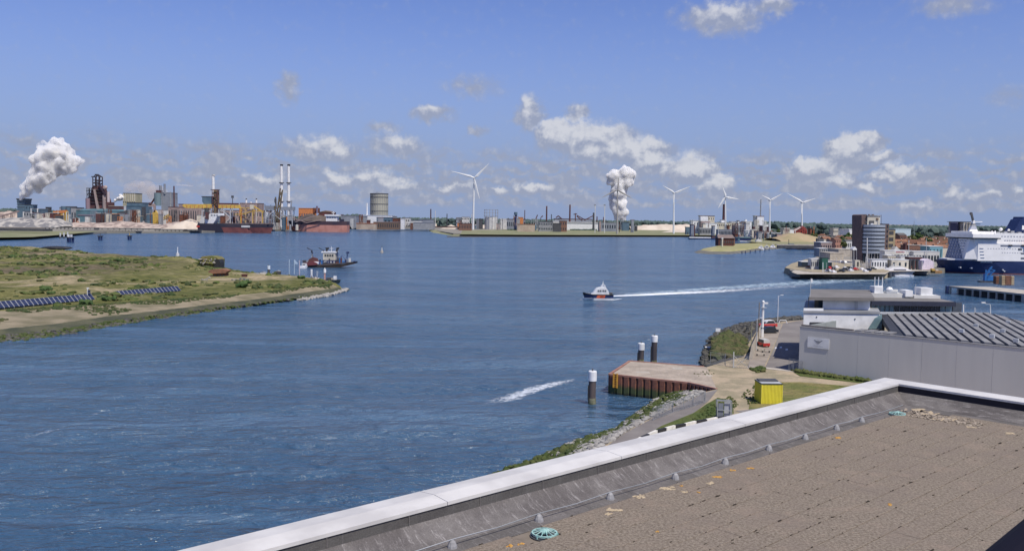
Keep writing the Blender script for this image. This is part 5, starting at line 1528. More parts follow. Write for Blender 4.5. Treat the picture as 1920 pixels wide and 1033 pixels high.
t = TW_('jetty', 'narrow timber jetty running out from the island tip', 'jetty', 600, 527)
a0 = G(584,519,1.6)-t.loc; a1 = G(612,530,1.2)-t.loc
t.out('deck', MB().prism([(a0.x,a0.y),(a1.x,a1.y),(a1.x+2,a1.y+1.6),(a0.x+1.6,a0.y+1.8)], 1.0, 1.4), mConcL)
for k in range(6): q = a0.lerp(a1, k/5); t.out('pile', MB().tube((q.x,q.y,-1),(q.x,q.y,2.3),.16,n=6), mTrunk)
for i, (x_, y0, y1, m_, lab) in enumerate(((584,505,519,mWhite,'thick white mooring post left of the island jetty'),(609,503,528,mWhite,'white topped pink mooring post in the middle of the island jetty'),(594.5,508,522,mLight,'thin grey post between the two white mooring posts'))):
    t = TW_('mooring_post', lab, 'post', x_, y1, z=0.8)
    if i == 1: t.bars('post', [(x_, y1+2, x_, 511)], 1.7, M('faded_pink_post', (.50,.30,.28), None, 1, .7)); t.cyl('white_top', x_, 504.5, 511.5, 2.4, mWhite); t.cyl('tip', x_, 502, 504.5, .6, mWhite)
    else: t.cyl('post', x_, y0, y1, 2.0 if i == 0 else .6, m_)
for i, (x_, y0, y1) in enumerate(((542.5,487,513),(552,487,513),(561.5,488,516))):
    t = TW_('flagpole', ['leftmost of three tall pale poles on the island tip','middle pole on the island tip carrying a pale blue flag','pinkish pole nearest the dredger on the island tip'][i], 'flagpole', x_, y1, z=3.0)
    t.bars('pole', [(x_, y1+1, x_, y0)], .75, M('pale_blue_pole', (.45,.55,.66), None, 1, .5) if i < 2 else M('pinkish_pole', (.58,.48,.55), None, 1, .5))
    if i == 1: t.poly('flag', [(552.5,488),(555,490),(558,493),(558,495),(552.5,495)], .1, M('pale_blue_flag', (.42,.55,.70), None, 1, .8))
t = TW_('channel_marker', 'dark post with a pale blue white top standing behind the island picnic spot', 'marker', 504, 514, z=2.5)
t.cyl('post', 504, 505, 515, 2.4, mDark); t.cyl('white_top', 504, 498, 505, 2.8, M('pale_blue_white', (.62,.70,.80), None, 1, .5)); t.cyl('lantern', 504, 496.5, 498, 1, mDark)
t = TW_('buoy', 'white channel buoy behind the dunes', 'buoy', 333, 480)
t.cyl('float', 333, 474.5, 480.5, 3.4, mWhite2, r2=2.8, dy=0); t.cyl('tower', 333, 467, 474.5, .9, mWhite, r2=.7); t.cyl('top_mark', 333, 463.5, 467, .9, mWhite)
t = TW_('buoy', 'small dark and white buoy out in the open channel', 'buoy', 716, 474)
t.cyl('float', 716, 470, 474.5, 3, mConcL, r2=2.4); t.cyl('tower', 716, 464, 470, 1.2, mWhite2, r2=.7); t.cyl('top_mark', 716, 462, 464, .8, mDark)
# island furniture
t = TW_('bunker', 'stone and turf covered bunker with a black opening on the island', 'bunker', 395, 503, z=3.3)
for k in range(46):
    r_ = random.Random(k); x_ = 375+r_.random()*30; y_ = 485+r_.random()*11
    t.lump('stone', x_, y_, 1.8+r_.random()*1.6, 1.2+r_.random(), mConc if k % 3 else mGrassA, seed=k, sub=1, rough=.35, dy=-1.2+2.5*r_.random())
t.poly('mound', [(368,503),(371,488),(378,481),(395,480.5),(405,483),(410,487),(409,503)], 9, mGrassA, dy=.5)
t.poly('opening', [(402,503),(402,490),(405,486),(411,486.5),(413.5,492),(413.5,503)], 6, mBlack, dy=-.6)
t = TW_('pavilion', 'orange roofed shelter on wheels below the bunker on the island', 'shelter', 411, 518, z=3.2)
t.poly('roof', [(391,510),(396,505.5),(418,504),(429,507.5),(424,512),(400,513)], 5, mTile, dy=-1)
t.box('wall', 399, 423, 512.5, 518, 4, M('dark_orange_boards', (.22,.09,.05), None, 1, .8))
for x_ in (402,407,412,418): t.box('opening', x_, x_+2.8, 513.5, 518, .1, mDark, dy=-.1)
t.cyl('wheel', 403.5, 515.5, 518.7, 1.6, mBlack, dy=-.4); t.cyl('wheel', 418, 515.5, 518.7, 1.6, mBlack, dy=-.4)
for i, (x_, y_) in enumerate(((439,527),(446,527),(454,525),(462,527))):
    t = TW_('picnic_table', 'grey picnic table on the sandy spot of the island', 'picnic table', x_, y_, 'picnic tables on the island', z=3.1)
    t.out('top', MB().box(-1,1,-.4,.4,.72,.8), mGrey)
    for s_ in (-.75,.75): t.out('bench', MB().box(-1,1,s_-.15,s_+.15,.42,.48), mGrey); 
    for s_ in (-.8,.8): t.out('leg', MB().box(s_-.06,s_+.06,-.85,.85,.0,.72), mDark)
t = TW_('kiosk', 'dark boxy kiosk with red trim among the picnic tables', 'kiosk', 457, 521, z=3.1); t.box('wall', 453, 461, 515.5, 521, 2.2, mPlum); t.box('roof', 452, 462, 514.5, 515.4, 2.6, mRust, dy=-.2)
t = TW_('boulders', 'pile of pale boulders beside the island path', 'boulders', 382, 529, z=3.2)
for k in range(14):
    r_ = random.Random(k+9); t.lump('boulder', 373+r_.random()*18, 521+r_.random()*8, 1.6+r_.random()*1.4, 1.2+r_.random(), mRock, seed=k, sub=1, rough=.3, dy=r_.uniform(-1.5,1.5))
for i, (x_, y_, m_, lab) in enumerate(((480,517,mWhite2,'white low cabin on the sand near the channel marker'),(493,514,mWhite,'smaller white hut left of the channel marker'),(520,515,mDark,'dark hut right of the channel marker'),(512,515,mDark,'small dark crate beside the dark hut'))):
    t = TW_('hut', lab, 'hut', x_, y_, z=3.0); w_ = 5 if i != 3 else 2; t.box('wall', x_-w_, x_+w_, y_-3 if i != 2 else y_-6, y_, 2, m_); t.poly('roof', [(x_-w_-.5,y_-3 if i != 2 else y_-6),(x_+w_+.5,y_-3 if i != 2 else y_-6),(x_,y_-4.6 if i != 2 else y_-8)], 2.2, mGrey, dy=-.1)
t = TW_('hut', 'flat pale shelter with a dark front in the dune hollow', 'hut', 278, 505, z=4); t.box('wall', 271, 286, 503, 506, 2, mDark); t.box('roof', 270, 287, 501.5, 503, 3, mCream, dy=-.3)
t = TW_('hut', 'small white shed pair in the dune grass', 'hut', 245, 505, z=4); t.box('wall', 238, 246, 501, 505.5, 1.5, mWhite2); t.box('wall', 248, 254, 502, 505.5, 1.5, mWhite)
t = TW_('signal_pole', 'white pole with small blue solar panels at the end of the solar array', 'pole', 164, 563, z=3.2)
t.bars('post', [(164,563,164,541)], .8, mWhite); t.box('panel', 165.5, 170, 544, 548, .1, mNavy, dy=-.3); t.box('panel', 166, 170.5, 549, 553, .1, mNavy, dy=-.3); t.box('lamp_head', 162.5, 166, 539.5, 541.5, .4, mWhite)
t = TW_('dark_mound', 'long flat black tarpaulin mound on the back dune crest', 'mound', 107, 467, z=4.2); t.lump('tarp', 107, 465, 29, 3.6, mBlack, dep=6, seed=3, sub=2, rough=.06)
# solar arrays
mPV = M('solar_glass', (.02,.03,.075), (.03,.04,.09), .5, .25); mPVf = M('panel_frame', (.33,.34,.37), None, 1, .4, metal=.3)
def solar(label, a_px, b_px, n, rows, H_, z):
    A = G(*a_px, z); B = G(*b_px, z); d = B-A; Ld = d.length; ang = math.atan2(d.y, d.x)
    e = empty('solar_array', label, 'solar array', (A.x, A.y, z-.6), ang)
    # panels lean back away from the water; front edge low
    w = Ld/n; tilt = R(40)
    mp = None; sgn = -1
    for r_ in range(rows):
        for k in range(n):
            v0 = r_*(H_/rows); v1 = v0 + H_/rows
            if mp is None:
                hh = H_/rows; g_ = w*.12
                c_, s_ = math.cos(tilt), math.sin(tilt)
                V = [(g_,0,0),(w-g_,0,0),(w-g_,hh*.92*c_,hh*.92*s_),(g_,hh*.92*c_,hh*.92*s_)]
                V = V + [(x_, y_+.04, z_-.04) for x_, y_, z_ in V]
                o_ = obj('panel', MB().add(V, [(0,1,2,3),(7,6,5,4),(0,4,5,1),(1,5,6,2),(2,6,7,3),(3,7,4,0)]), mPV, e); mp = o_.data
                V = [(0,0,0),(w,0,0),(w,hh*c_,hh*s_),(0,hh*c_,hh*s_)]; V = [(x_, y_+.03, z_-.05) for x_, y_, z_ in V] + [(x_, y_+.07, z_-.1) for x_, y_, z_ in V]
                f_ = obj('panel_frame', MB().add(V, [(0,1,2,3),(7,6,5,4),(0,4,5,1),(1,5,6,2),(2,6,7,3),(3,7,4,0)]), mPVf, e); mf = f_.data
            else:
                o_ = bpy.data.objects.new('panel', mp); COL.objects.link(o_); o_.parent = e
                f_ = bpy.data.objects.new('panel_frame', mf); COL.objects.link(f_); f_.parent = e
            loc = (k*w, v0*math.cos(tilt), .5+v0*math.sin(tilt))
            o_.location = loc; f_.location = loc
    for k in range(0, n, 2): obj('support', MB().box(k*w, k*w+.1, .1, H_*.6, 0, .5), mGrey, e)
solar('long blue solar array along the dune foot, cut by the left edge', (-30,579), (179,560.5), 24, 2, 2.6, 3.6)
solar('shorter blue solar array right of the gap along the dune foot', (222,554.5), (340,544), 17, 2, 2.4, 3.5)
from mathutils import noise as mn
# ------------------------------------------------------------ wind turbines
mTur = M('turbine_white', (.70,.72,.74), (.64,.66,.68), .05, .45)
mTurG = M('turbine_shaded_grey', (.34,.33,.31), (.30,.29,.28), .05, .6)
def blade(mb, c, tip, r0):
    c = Vector(c); tip = Vector(tip); d = tip-c
    side = Vector((d.z, 0, -d.x)).normalized(); y_ = Vector((0,1,0))
    st = [(0,.55,.55),(.06,.6,.5),(.2,1.35,.3),(.5,.85,.18),(.8,.5,.1),(1,.12,.04)]
    V = []
    for u, w_, th in st:
        p = c + d*u + y_*(-3.0*u*u*.3)
        V += [p+side*w_*r0*1.1, p+y_*th*r0, p-side*w_*r0*.5, p-y_*th*r0]
    Fc = [(4*i+k, 4*i+(k+1) % 4, 4*i+4+(k+1) % 4, 4*i+4+k) for i in range(5) for k in range(4)] + [(3,2,1,0),(20,21,22,23)]
    return mb.add([tuple(v) for v in V], Fc)
def turbine(label, px, pyb, hub, tips, Y, m=mTur, k=1.0):
    t = T('wind_turbine', label, 'wind turbine', px, Y, 'wind turbines along the far harbour')
    h = t.w(*hub); r = t.m(1.9)*k
    t.out('tower', MB().tube((0,0,0), (h.x, 0, h.z-r*.6), r*1.15, r*.62, 12), m)
    t.out('nacelle', MB().box(h.x-r*.9, h.x+r*.9, -r*1.2, r*3.2, h.z-r*.8, h.z+r*.9), m)
    t.out('hub', MB().tube((h.x,-r*1.2,h.z), (h.x,-r*2.6,h.z), r*1.0, r*.5, 10), m)
    for tp in tips:
        q = t.w(*tp); t.out('blade', blade(MB(), (h.x,-r*1.9,h.z), (q.x,-r*1.9,q.z), r*1.15), m)
turbine('largest white wind turbine, standing on the sandy point left of centre', 887, 430, (889,334), [(846.5,321.5),(917.5,306.5),(899.5,373)], 2150, k=1.0)
turbine('greyish wind turbine standing right in front of the tall steam plume', 1157, 430, (1158,356), [(1159,331),(1128,371),(1186,373)], 1750, mTurG, .8)
turbine('white wind turbine just right of the tall steam plume', 1263, 425, (1263.5,362), [(1242,348.5),(1294,349.5),(1263,388)], 1900, k=.85)
turbine('white wind turbine in front of the dark chimney by the white works', 1360.5, 418, (1360,369.5), [(1353,349),(1385,374),(1345.5,391)], 2000, k=.85)
turbine('white wind turbine right of the red capped white building', 1443, 433, (1443.5,375.5), [(1427,366.5),(1466,363),(1443,398)], 1650, k=.8)
turbine('rightmost white wind turbine above the red machinery', 1503.5, 430, (1504,380), [(1474,362.5),(1528,372),(1501.5,402)], 1650, k=.8)

# ------------------------------------------------------------ steam and smoke
def steam_mat(name, col, tr=.35):
    m = bpy.data.materials.new(name); m.use_nodes = True; t = m.node_tree; t.nodes.remove(t.nodes['Principled BSDF'])
    d = N(t, 'ShaderNodeBsdfDiffuse'); d.inputs[0].default_value = col+(1,)
    tl = N(t, 'ShaderNodeBsdfTranslucent'); tl.inputs[0].default_value = col+(1,)
    g = N(t, 'ShaderNodeNewGeometry')
    bp = N(t, 'ShaderNodeBump'); bp.inputs['Strength'].default_value = .5; bp.inputs['Distance'].default_value = 6
    t.links.new(noise(t, g.outputs['Position'], .09, 5, .6), bp.inputs['Height']); t.links.new(bp.outputs[0], d.inputs['Normal'])
    mx = N(t, 'ShaderNodeMixShader'); mx.inputs[0].default_value = tr
    t.links.new(d.outputs[0], mx.inputs[1]); t.links.new(tl.outputs[0], mx.inputs[2]); t.links.new(mx.outputs[0], t.nodes['Material Output'].inputs[0])
    return m
mSteam = steam_mat('white_steam', (.95,.94,.93), .4)
def steam_vol(name, dens, col=(.97,.97,.97), sc=.035, lo=.40, hi=.60):
    m = bpy.data.materials.new(name); m.use_nodes = True; t = m.node_tree; t.nodes.remove(t.nodes['Principled BSDF'])
    v = N(t, 'ShaderNodeVolumePrincipled'); v.inputs['Color'].default_value = col+(1,)
    g = N(t, 'ShaderNodeNewGeometry')
    n = noise(t, g.outputs['Position'], sc, 5, .6, .3)
    t.links.new(mth(t, 'MULTIPLY', smooth(t, n, lo, hi), dens), v.inputs['Density'])
    t.links.new(v.outputs[0], t.nodes['Material Output'].inputs['Volume'])
    return m
def plume(name, label, path, Y, mat, seed, n=26, jit=.9, lo=.28, hi=.55, smat=None):
    rr = random.Random(seed); mb = MB(); s_ = Y/F
    vs0, fs0 = ico(3)
    for k, (px, py, r) in enumerate(path):
        for q in range(n):
            a = rr.uniform(0, 6.28); e = rr.uniform(-1, 1); q_ = math.sqrt(1-e*e); rad = r*jit*rr.uniform(.55, 1.05)
            r2 = r*rr.uniform(lo, hi*1.12)
            c = D(px + math.cos(a)*q_*rad, py + e*rad, Y); c.y += math.sin(a)*q_*rad*s_
            mb.add([tuple(c + Vector(v)*r2*s_*(1 + .25*mn.fractal((c + Vector(v)*r2*s_)*(.9/(r2*s_)), 1.0, 2.0, 3))) for v in vs0], fs0)
        c = D(px, py, Y); mb.lump(tuple(c), (r*s_*.9,)*3, k, 2, .1)
    o = obj(name, mb, mat, smooth=True, fix=False)
    if smat is None:
        md = o.modifiers.new('merge', 'REMESH'); md.mode = 'VOXEL'; md.voxel_size = 3.0*s_/1.4; md.use_smooth_shade = True
    return stuff(o, label, 'steam')
PL1 = [(40,371,4.5),(44,364,7),(50,356,11),(60,347,15),(72,337,19),(85,327,21),(98,316,22),(75,315,16),(110,302,20),(85,296,20),(100,283,19),(122,290,17),(132,305,15),(146,303,9),(84,277,11),(110,271,12),(125,315,12)]
PL2 = [(1163,409,8.5),(1163,405,10.5),(1163,400,11.5),(1162,397,12),(1161,389,13.5),(1159,378,14.5),(1160,366,13),(1160,354,13),(1160,343,15),(1172,335,15),(1150,332,12),(1178,327,12),(1171,320,9),(1146,340,8),(1180,340,10)]
mSV = steam_vol('steam_vapour', .30, (1,1,1), .042, .37, .60)
plume('steam', 'big white cauliflower steam plume rising from the dark quench tower at the left', PL1, 2250, mSV, 3, 20)
plume('steam', 'tall narrow white steam plume rising behind the greyish wind turbine', PL2, 3300, steam_vol('steam_vapour_dense', .30, (1,1,1), .05, .12, .50), 5, 24)
mSm = steam_mat('tan_smoke', (.62,.58,.56), .4)
plume('steam', 'small white puff of steam left of the cooling cells', [(222,373,4),(228,370,5),(216,376,3)], 2250, mSteam, 6, 8, smat=1)
def volume_puff(name, label, path, Y, col, dens):
    m = bpy.data.materials.new(name+'_vapour'); m.use_nodes = True; t = m.node_tree; t.nodes.remove(t.nodes['Principled BSDF'])
    v = N(t, 'ShaderNodeVolumePrincipled'); v.inputs['Color'].default_value = col+(1,); v.inputs['Density'].default_value = dens
    v.inputs['Anisotropy'].default_value = .2
    t.links.new(v.outputs[0], t.nodes['Material Output'].inputs['Volume'])
    s_ = Y/F
    for k, (px, py, rx, ry) in enumerate(path):
        c = D(px, py, Y); mb = MB().lump((0,0,0), (rx*s_, rx*s_*.7, ry*s_), k+3, 3, .10)
        o = obj(name, mb, m, loc=(c.x, c.y + k*3, c.z), smooth=True, fix=False); stuff(o, label, 'smoke')
volume_puff('smoke', 'pale tan smoke drifting over the cooling cells', [(246,352,15,9),(258,345,14,7),(236,358,8,6),(272,352,18,14),(290,362,20,16)], 2300, (.92,.88,.85), .03)
volume_puff('smoke', 'thin white smoke blown right from the dark chimney', [(333,347,6,2.2),(344,347.5,9,2.0),(355,348.5,7,1.6)], 2250, (.95,.95,.97), .05)

# ------------------------------------------------------------ coke plant and steelworks at the left
t = T('quench_tower', 'dark quench tower under the big steam plume', 'tower', 39, 2250)
yb = pyg(39, 2250)
t.poly('tower', [(32,yb),(32.5,384),(31,373),(47.5,373),(46,384),(47,yb)], 30, mSlate); t.box('lip', 30.7, 47.8, 372.3, 374.5, 32, mDark, dy=-1)
for y_ in (378,383,388): t.box('band', 31.2, 47.2, y_, y_+.8, 31, mDark, dy=-.6)
block('plant_building', 'blue grey block against the quench tower', 'building', 47, 58, 384.5, 2240, 30, mSlate, mDark, (2,3,.3,.3))
block('plant_building', 'taller slate building with white corner columns right of the quench tower', 'building', 57, 74, 392, 2200, 40, mSlate, mGrey, (4,3,.4,.35))
block('plant_building', 'dark block below the quench tower', 'building', 44, 59, 397, 2190, 30, mGrey, mDark, (3,2,.4,.4))
for i, x_ in enumerate((44, 58.5, 70.5)):
    t = T('lighting_mast', ['thick white column left of the slate building','white column in the middle before the slate building','tallest white column at the right corner of the slate building'][i], 'mast', x_, 2050); yb = pyg(x_, 2050); t.bars('post', [(x_, yb, x_, 392+(i == 0)*6)], 1.1, mWhite2); t.box('head', x_-1.4, x_+1.4, 391+(i == 0)*6, 392.3+(i == 0)*6, 2, mLight)
def heap(label, pts, Y, mat, dep=60, seed=0, name='ore_heap'):
    t = T(name, label, 'heap', (pts[0][0]+pts[-1][0])/2, Y)
    n = 60; nd = 11; xs = np.linspace(pts[0][0], pts[-1][0], n); ys = np.interp(xs, [p[0] for p in pts], [p[1] for p in pts])
    V = []; Fc = []
    for j in range(nd):
        v = j/(nd-1); pr_ = math.sin(math.pi*v)**.8
        for i in range(n):
            q = t.w(xs[i], ys[i]); h = max(q.z, .05)
            V.append((q.x, -dep/2 + dep*v, h*pr_*(.93+.22*mn.fractal(Vector((q.x*.03+t.loc.x*.01, v*3.1, seed)), .8, 2.0, 4)) - .05))
    for j in range(nd-1):
        for i in range(n-1): Fc.append((j*n+i, j*n+i+1, (j+1)*n+i+1, (j+1)*n+i))
    t.out('pile', MB().add(V, Fc), mat, smooth=True); return t
mOreTan2 = M('pinkish_ore', (.46,.38,.33), (.25,.20,.18), .09, .95, lo=.4, hi=.6)
mOreG2 = M('grey_white_ore', (.40,.38,.35), (.17,.17,.18), .08, .95, lo=.42, hi=.58)
heap('pale ore heap behind the coke plant at the far left', [(-40,402),(-10,397),(8,394),(20,394),(32,400),(40,406)], 2300, mOreTan2)
heap('grey and white ore field with dark rows at the far left', [(-60,420),(-10,410),(20,407),(45,408),(70,410),(90,407),(105,408),(125,418),(132,424)], 1700, mOreG2, 110)
heap('light heap right of the slate building', [(66,414),(80,401),(95,404),(110,409),(122,414)], 2150, mOreTan2)
heap('long tan ore heap in front of the teal hall', [(128,424),(145,416),(165,417),(185,418),(205,416),(222,413),(240,414),(262,420)], 1750, mOreTan2, 90)
heap('pinkish ore heap before the slate clad block', [(225,424),(245,418),(265,416),(285,419),(305,421),(322,416),(340,415),(360,418),(378,424)], 1750, mOreTan2, 90)
heap('pale sand heap beside the first bulk carrier stern', [(318,427),(335,415),(352,410),(366,412),(380,420),(392,428)], 1700, mSandPile, 70)
heap('brown ore heap behind the second bulk carrier', [(540,420),(556,408),(575,404),(600,402),(618,404),(640,412),(652,419)], 1900, mOreDark, 100)
heap('large pale sand heap left of the largest wind turbine', [(808,424),(818,415),(828,412.5),(842,411.5),(850,412),(858,417),(868,424)], 2700, mSandPile, 80)
heap('smaller sand heap on the point in front of the large one', [(826,429),(838,424),(846,421.5),(853,424),(866,427),(880,429)], 2250, mSandPile, 60)
heap('long flat pale sand heap right of the largest wind turbine', [(885,426),(893,420.5),(905,420),(925,421),(938,422),(950,426)], 2450, mSandPile, 60)
heap('pointed white heap with a dark chimney behind it', [(934,428),(941,417.5),(944,421),(950,428)], 2350, mWhite2, 40)
heap('small pointed white heap left of the twin one', [(959,429),(964,420),(970,428)], 2350, mWhite2, 40)
heap('second small pointed white heap', [(985,429),(992,421),(1000,429)], 2350, mWhite2, 40)
heap('pale sand dune left of the white works', [(1180,424),(1215,421),(1250,420),(1290,419.5),(1305,422),(1330,428)], 2600, mSandPile, 60)
heap('sandy rise at the foot of the rightmost wind turbine', [(1448,446),(1470,438),(1500,436),(1520,440),(1540,448)], 1290, M('dry_reddish_grass', (.40,.31,.20), (.30,.26,.15), .05, .95), 90)
# dark quay strips and jetty at the left
t = TW_('quay', 'long black quay edge with conveyors at the far left', 'quay', 20, 436, z=3.0); t.box('edge', -60, 84, 428.5, 433, 20, mDark); t.box('rail', -60, 80, 426.5, 427.6, 6, mOreDark)
t = TW_('jetty', 'long jetty on dark piles in front of the ore heaps', 'jetty', 200, 437, z=0.0)
t.box('deck', 120, 262, 431.0, 432.8, 14, mConc)
for k in range(22): t.box('pile', 134+k*5.9, 135.6+k*5.9, 432.8, 437.6, 3, mDark)
t.box('hut', 176, 183, 427, 431, 6, mDark)
for i, (x_, y_, w_) in enumerate(((131,454.5,7),(187,450.5,4.2),(242,450,4))):
    t = TW_('dolphin', ['widest dark steel dolphin with two pale posts, left of the other two','middle one of three dark steel dolphins off the ore jetty','rightmost dark steel dolphin off the ore jetty, carrying a small mast'][i], 'dolphin', x_, y_)
    h_ = 9.5 if i == 0 else 8
    for s_ in (-1, 0, 1): t.cyl('pile', x_+s_*w_*.62, y_-h_+1, y_+1, w_*.33, mNavy, dy=abs(s_)*1.5)
    t.box('cap', x_-w_, x_+w_, y_-h_-.5, y_-h_+1, 4, mDark, dy=-1)
    if i == 0:
        for s_ in (-3,2): t.box('light_box', x_+s_-1.2, x_+s_+1.5, y_-h_-5, y_-h_-.5, 1.5, mWhite)
    else: t.bars('mast', [(x_+1, y_-h_, x_+1, y_-h_-5)], .5, mYellow if i == 2 else mDark)
for i, x_ in enumerate((113,120,127)):
    t = TW_('beacon', 'small pale post on the shore left of the wide dolphin', 'beacon', x_, 445, 'pale posts by the left dolphins', z=1); t.cyl('post', x_, 437-i, 446, 1.3, mWhite2); t.cyl('foot', x_, 443.5, 447, 1.9, mDark)
# yellow and orange stacker machine
t = T('stacker', 'orange and yellow bucket wheel stacker on the left ore field', 'machine', 112, 1950)
t.poly('counterweight', [(99,396),(122,394),(122,399),(100,402)], 10, mOrange); t.poly('body', [(113,399),(124,396),(124,416),(114,417)], 10, mYellow, dy=1)
t.poly('boom', [(100,402),(114,399),(118,410),(108,406)], 6, mPlum, dy=2); t.bars('leg', [(98,400,98,418),(125,398,125,420),(119,400,119,420)], .9, mWhite2, dep=8)
t = T('stacker', 'red brown scraper wheel with white cab right of the orange stacker', 'machine', 140, 1920)
t.cyl('wheel_post', 138, 410, 424, 3, mPlum); t.poly('body', [(132,412),(146,409),(147,418),(134,420)], 8, mWhite2); t.poly('arm', [(143,408),(147,410),(146,424),(142,424)], 3, mRust, dy=-2)
t = T('tank', 'two storey dark green silo tower before the teal hall', 'tank', 122, 2080); t.cyl('shell', 120, 387, pyg(120,2080), 4.5, mSlate, n=16); t.cyl('shell', 129, 389, pyg(129,2080), 4, mSlate, n=16); t.box('gallery', 114, 141, 387, 389.5, 10, mDark)
t = T('conveyor', 'long sloping grey conveyor left of the quench tower', 'conveyor', 12, 2150); t.poly('gallery', [(-20,409),(34,395),(34,397.5),(-20,412)], 6, mPipe); t.bars('trestle', [(x_, 411-(x_+20)*.25, x_, 420) for x_ in (-10,5,20)], .5, mDark, dep=6)
t = block('teal_hall', 'very long teal roofed hall below the blast furnace', 'building', 143, 239, 396, 2100, 120, mTeal, mTeal)
a = t.w(143,396); b_ = t.w(239,396); za = t.w(190,387).z
t.out('roof_slope', MB().add([(a.x,0,a.z),(b_.x,0,a.z),(b_.x-20,90,za),(a.x-6,90,za),(a.x-6,92,a.z),(b_.x-20,92,a.z)], [(0,1,2,3),(3,2,5,4),(0,3,4),(1,5,2)]), mTeal)
t.box('stripe', 146, 236, 402.5, 405, .5, M('purple_grey_cladding', (.20,.19,.24), None, 1, .7), dy=-1)
t.box('rim', 143, 239, 385.5, 387.3, 3, mPipe, dy=88)
t = T('conveyor', 'dark covered conveyor climbing to the slate clad block', 'conveyor', 215, 2000); t.poly('gallery', [(187,410),(206,404),(238,394),(240,398),(212,408),(189,413)], 7, mDark); t.bars('trestle', [(200,409,200,418),(215,404,215,418),(230,400,230,418)], .4, mGrey, dep=6)
t = block('plant_building', 'slate blue clad block with a small white sign and pipes', 'building', 238, 268, 380.5, 2020, 50, mSlate, mDark)
t.box('stripe', 238, 266, 385.5, 386.5, .4, mTeal, dy=-1); t.box('sign', 258, 264, 396.5, 398.5, .4, mWhite, dy=-1); t.box('side_bay', 266.5, 270.5, 388, 412, 10, mDark, dy=-2); t.box('shutter', 256, 263, 402, 409, .4, mTeal, dy=-1); t.box('side_bay', 231, 237.5, 386, 410, 8, mLight, dy=4)
# blast furnace
t = T('blast_furnace', 'dark red blast furnace tower with three top valves', 'blast furnace', 180, 2150)
yb = pyg(180, 2150)
t.poly('body', [(168,yb),(168,372),(172,352),(174,348),(187,348),(192,362),(198,376),(200,yb)], 30, mPlum)
t.bars('frame', [(174,352,174,332),(187,352,187,332),(174,338,187,338),(174,344,187,344),(174,332,180.5,328),(187,332,180.5,328),(174,344,187,338),(174,352,187,344),(180.5,352,180.5,328)], .9, M('black_red_steel', (.045,.03,.04), None, 1, .8), dep=14)
t.bars('valve', [(171.5,331.5,176.5,331.5),(184.5,331.5,189.5,331.5),(178,327.5,183,327.5)], 1.2, mDark, dep=6)
t.poly('downcomer', [(186,346),(189,347),(201,364),(199,367)], 6, M('black_red_steel2', (.05,.035,.05), None, 1, .8), dy=-8)
t.poly('inclined_skip_bridge', [(177,356),(180,355),(193,yb),(188,yb)], 5, mPipe, dy=-6)
t.bars('side_frame', [(163,yb,163,353),(168,yb,168,353),(162,353,170,353),(161.5,358,170,358),(163,366,168,360),(163,374,168,368)], .7, mDark, dep=10)
t.cyl('stove', 197, 366, yb, 3.2, mPipe, dy=-2); t.cyl('stove', 202.5, 360, yb, 2.6, M('pale_pink_stove', (.52,.46,.48), None, 1, .7), dy=4); t.cyl('stove', 167, 372, yb, 4, M('mauve_stove', (.28,.20,.23), None, 1, .7), dy=-4)
for y_ in (356,362,368,374,380): t.box('gallery', 166, 200, y_, y_+.7, 4, mDark, dy=-4)
t.lump('dust_catcher', 199, 352, 4, 4, mPipe, dy=-5); t.box('cast_house', 164, 206, 379, yb, 26, mPlum, dy=-1)
# cooling cells, grey silo group, chimney
t = block('cooling_tower', 'yellowish ribbed cooling cells steaming behind the teal hall', 'cooling tower', 231, 254, 363, 2250, 40, M('greenish_cream_cladding', (.40,.38,.28), (.32,.31,.23), .05, .8), mDark)
for k in range(6): t.box('rib', 231.6+k*4.1, 232.9+k*4.1, 363.5, 378, 1, mCream, dy=-2)
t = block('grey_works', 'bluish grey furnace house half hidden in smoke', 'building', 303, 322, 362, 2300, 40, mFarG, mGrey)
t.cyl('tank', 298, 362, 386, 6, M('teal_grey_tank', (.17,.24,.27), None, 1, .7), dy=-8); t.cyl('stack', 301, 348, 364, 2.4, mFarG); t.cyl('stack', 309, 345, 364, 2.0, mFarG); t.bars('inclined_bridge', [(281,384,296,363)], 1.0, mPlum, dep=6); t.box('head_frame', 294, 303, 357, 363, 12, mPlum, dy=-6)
def stack(label, x_, yt, Y, r, mat, bands=(), tip=None, name='chimney', r2=None):
    t = T(name, label, 'chimney', x_, Y); yb = pyg(x_, Y)
    t.cyl('shaft', x_, yt, yb, r, mat, r2=r2 if r2 else r*.8, n=12)
    for y_ in bands: t.cyl('gallery', x_, y_-.7, y_+.7, r*1.55, mDark, n=10)
    if tip: t.cyl('tip', x_, yt-2.5, yt-.02, r*.95, tip, n=10)
    t.cyl('base_collar', x_, yb-4, yb, r*1.4, mat, n=10)
    return t
stack('dark chimney with white smoke blowing right, right of the grey furnace house', 327, 349, 2250, 1.5, mPlum)
stack('short dark chimney beside the smoking one', 320, 360, 2260, 1.2, mGrey)
stack('thick white chimney above the first ship unloader', 400.5, 330, 2150, 3.2, mWhite, tip=mWhite2)
stack('left one of the two tallest white chimneys with black tips', 528, 311, 2050, 3.0, mWhite, (343,378), mBlack)
stack('right one of the two tallest white chimneys with black tips', 541.5, 311, 2060, 3.0, mWhite, (343,378), mBlack)
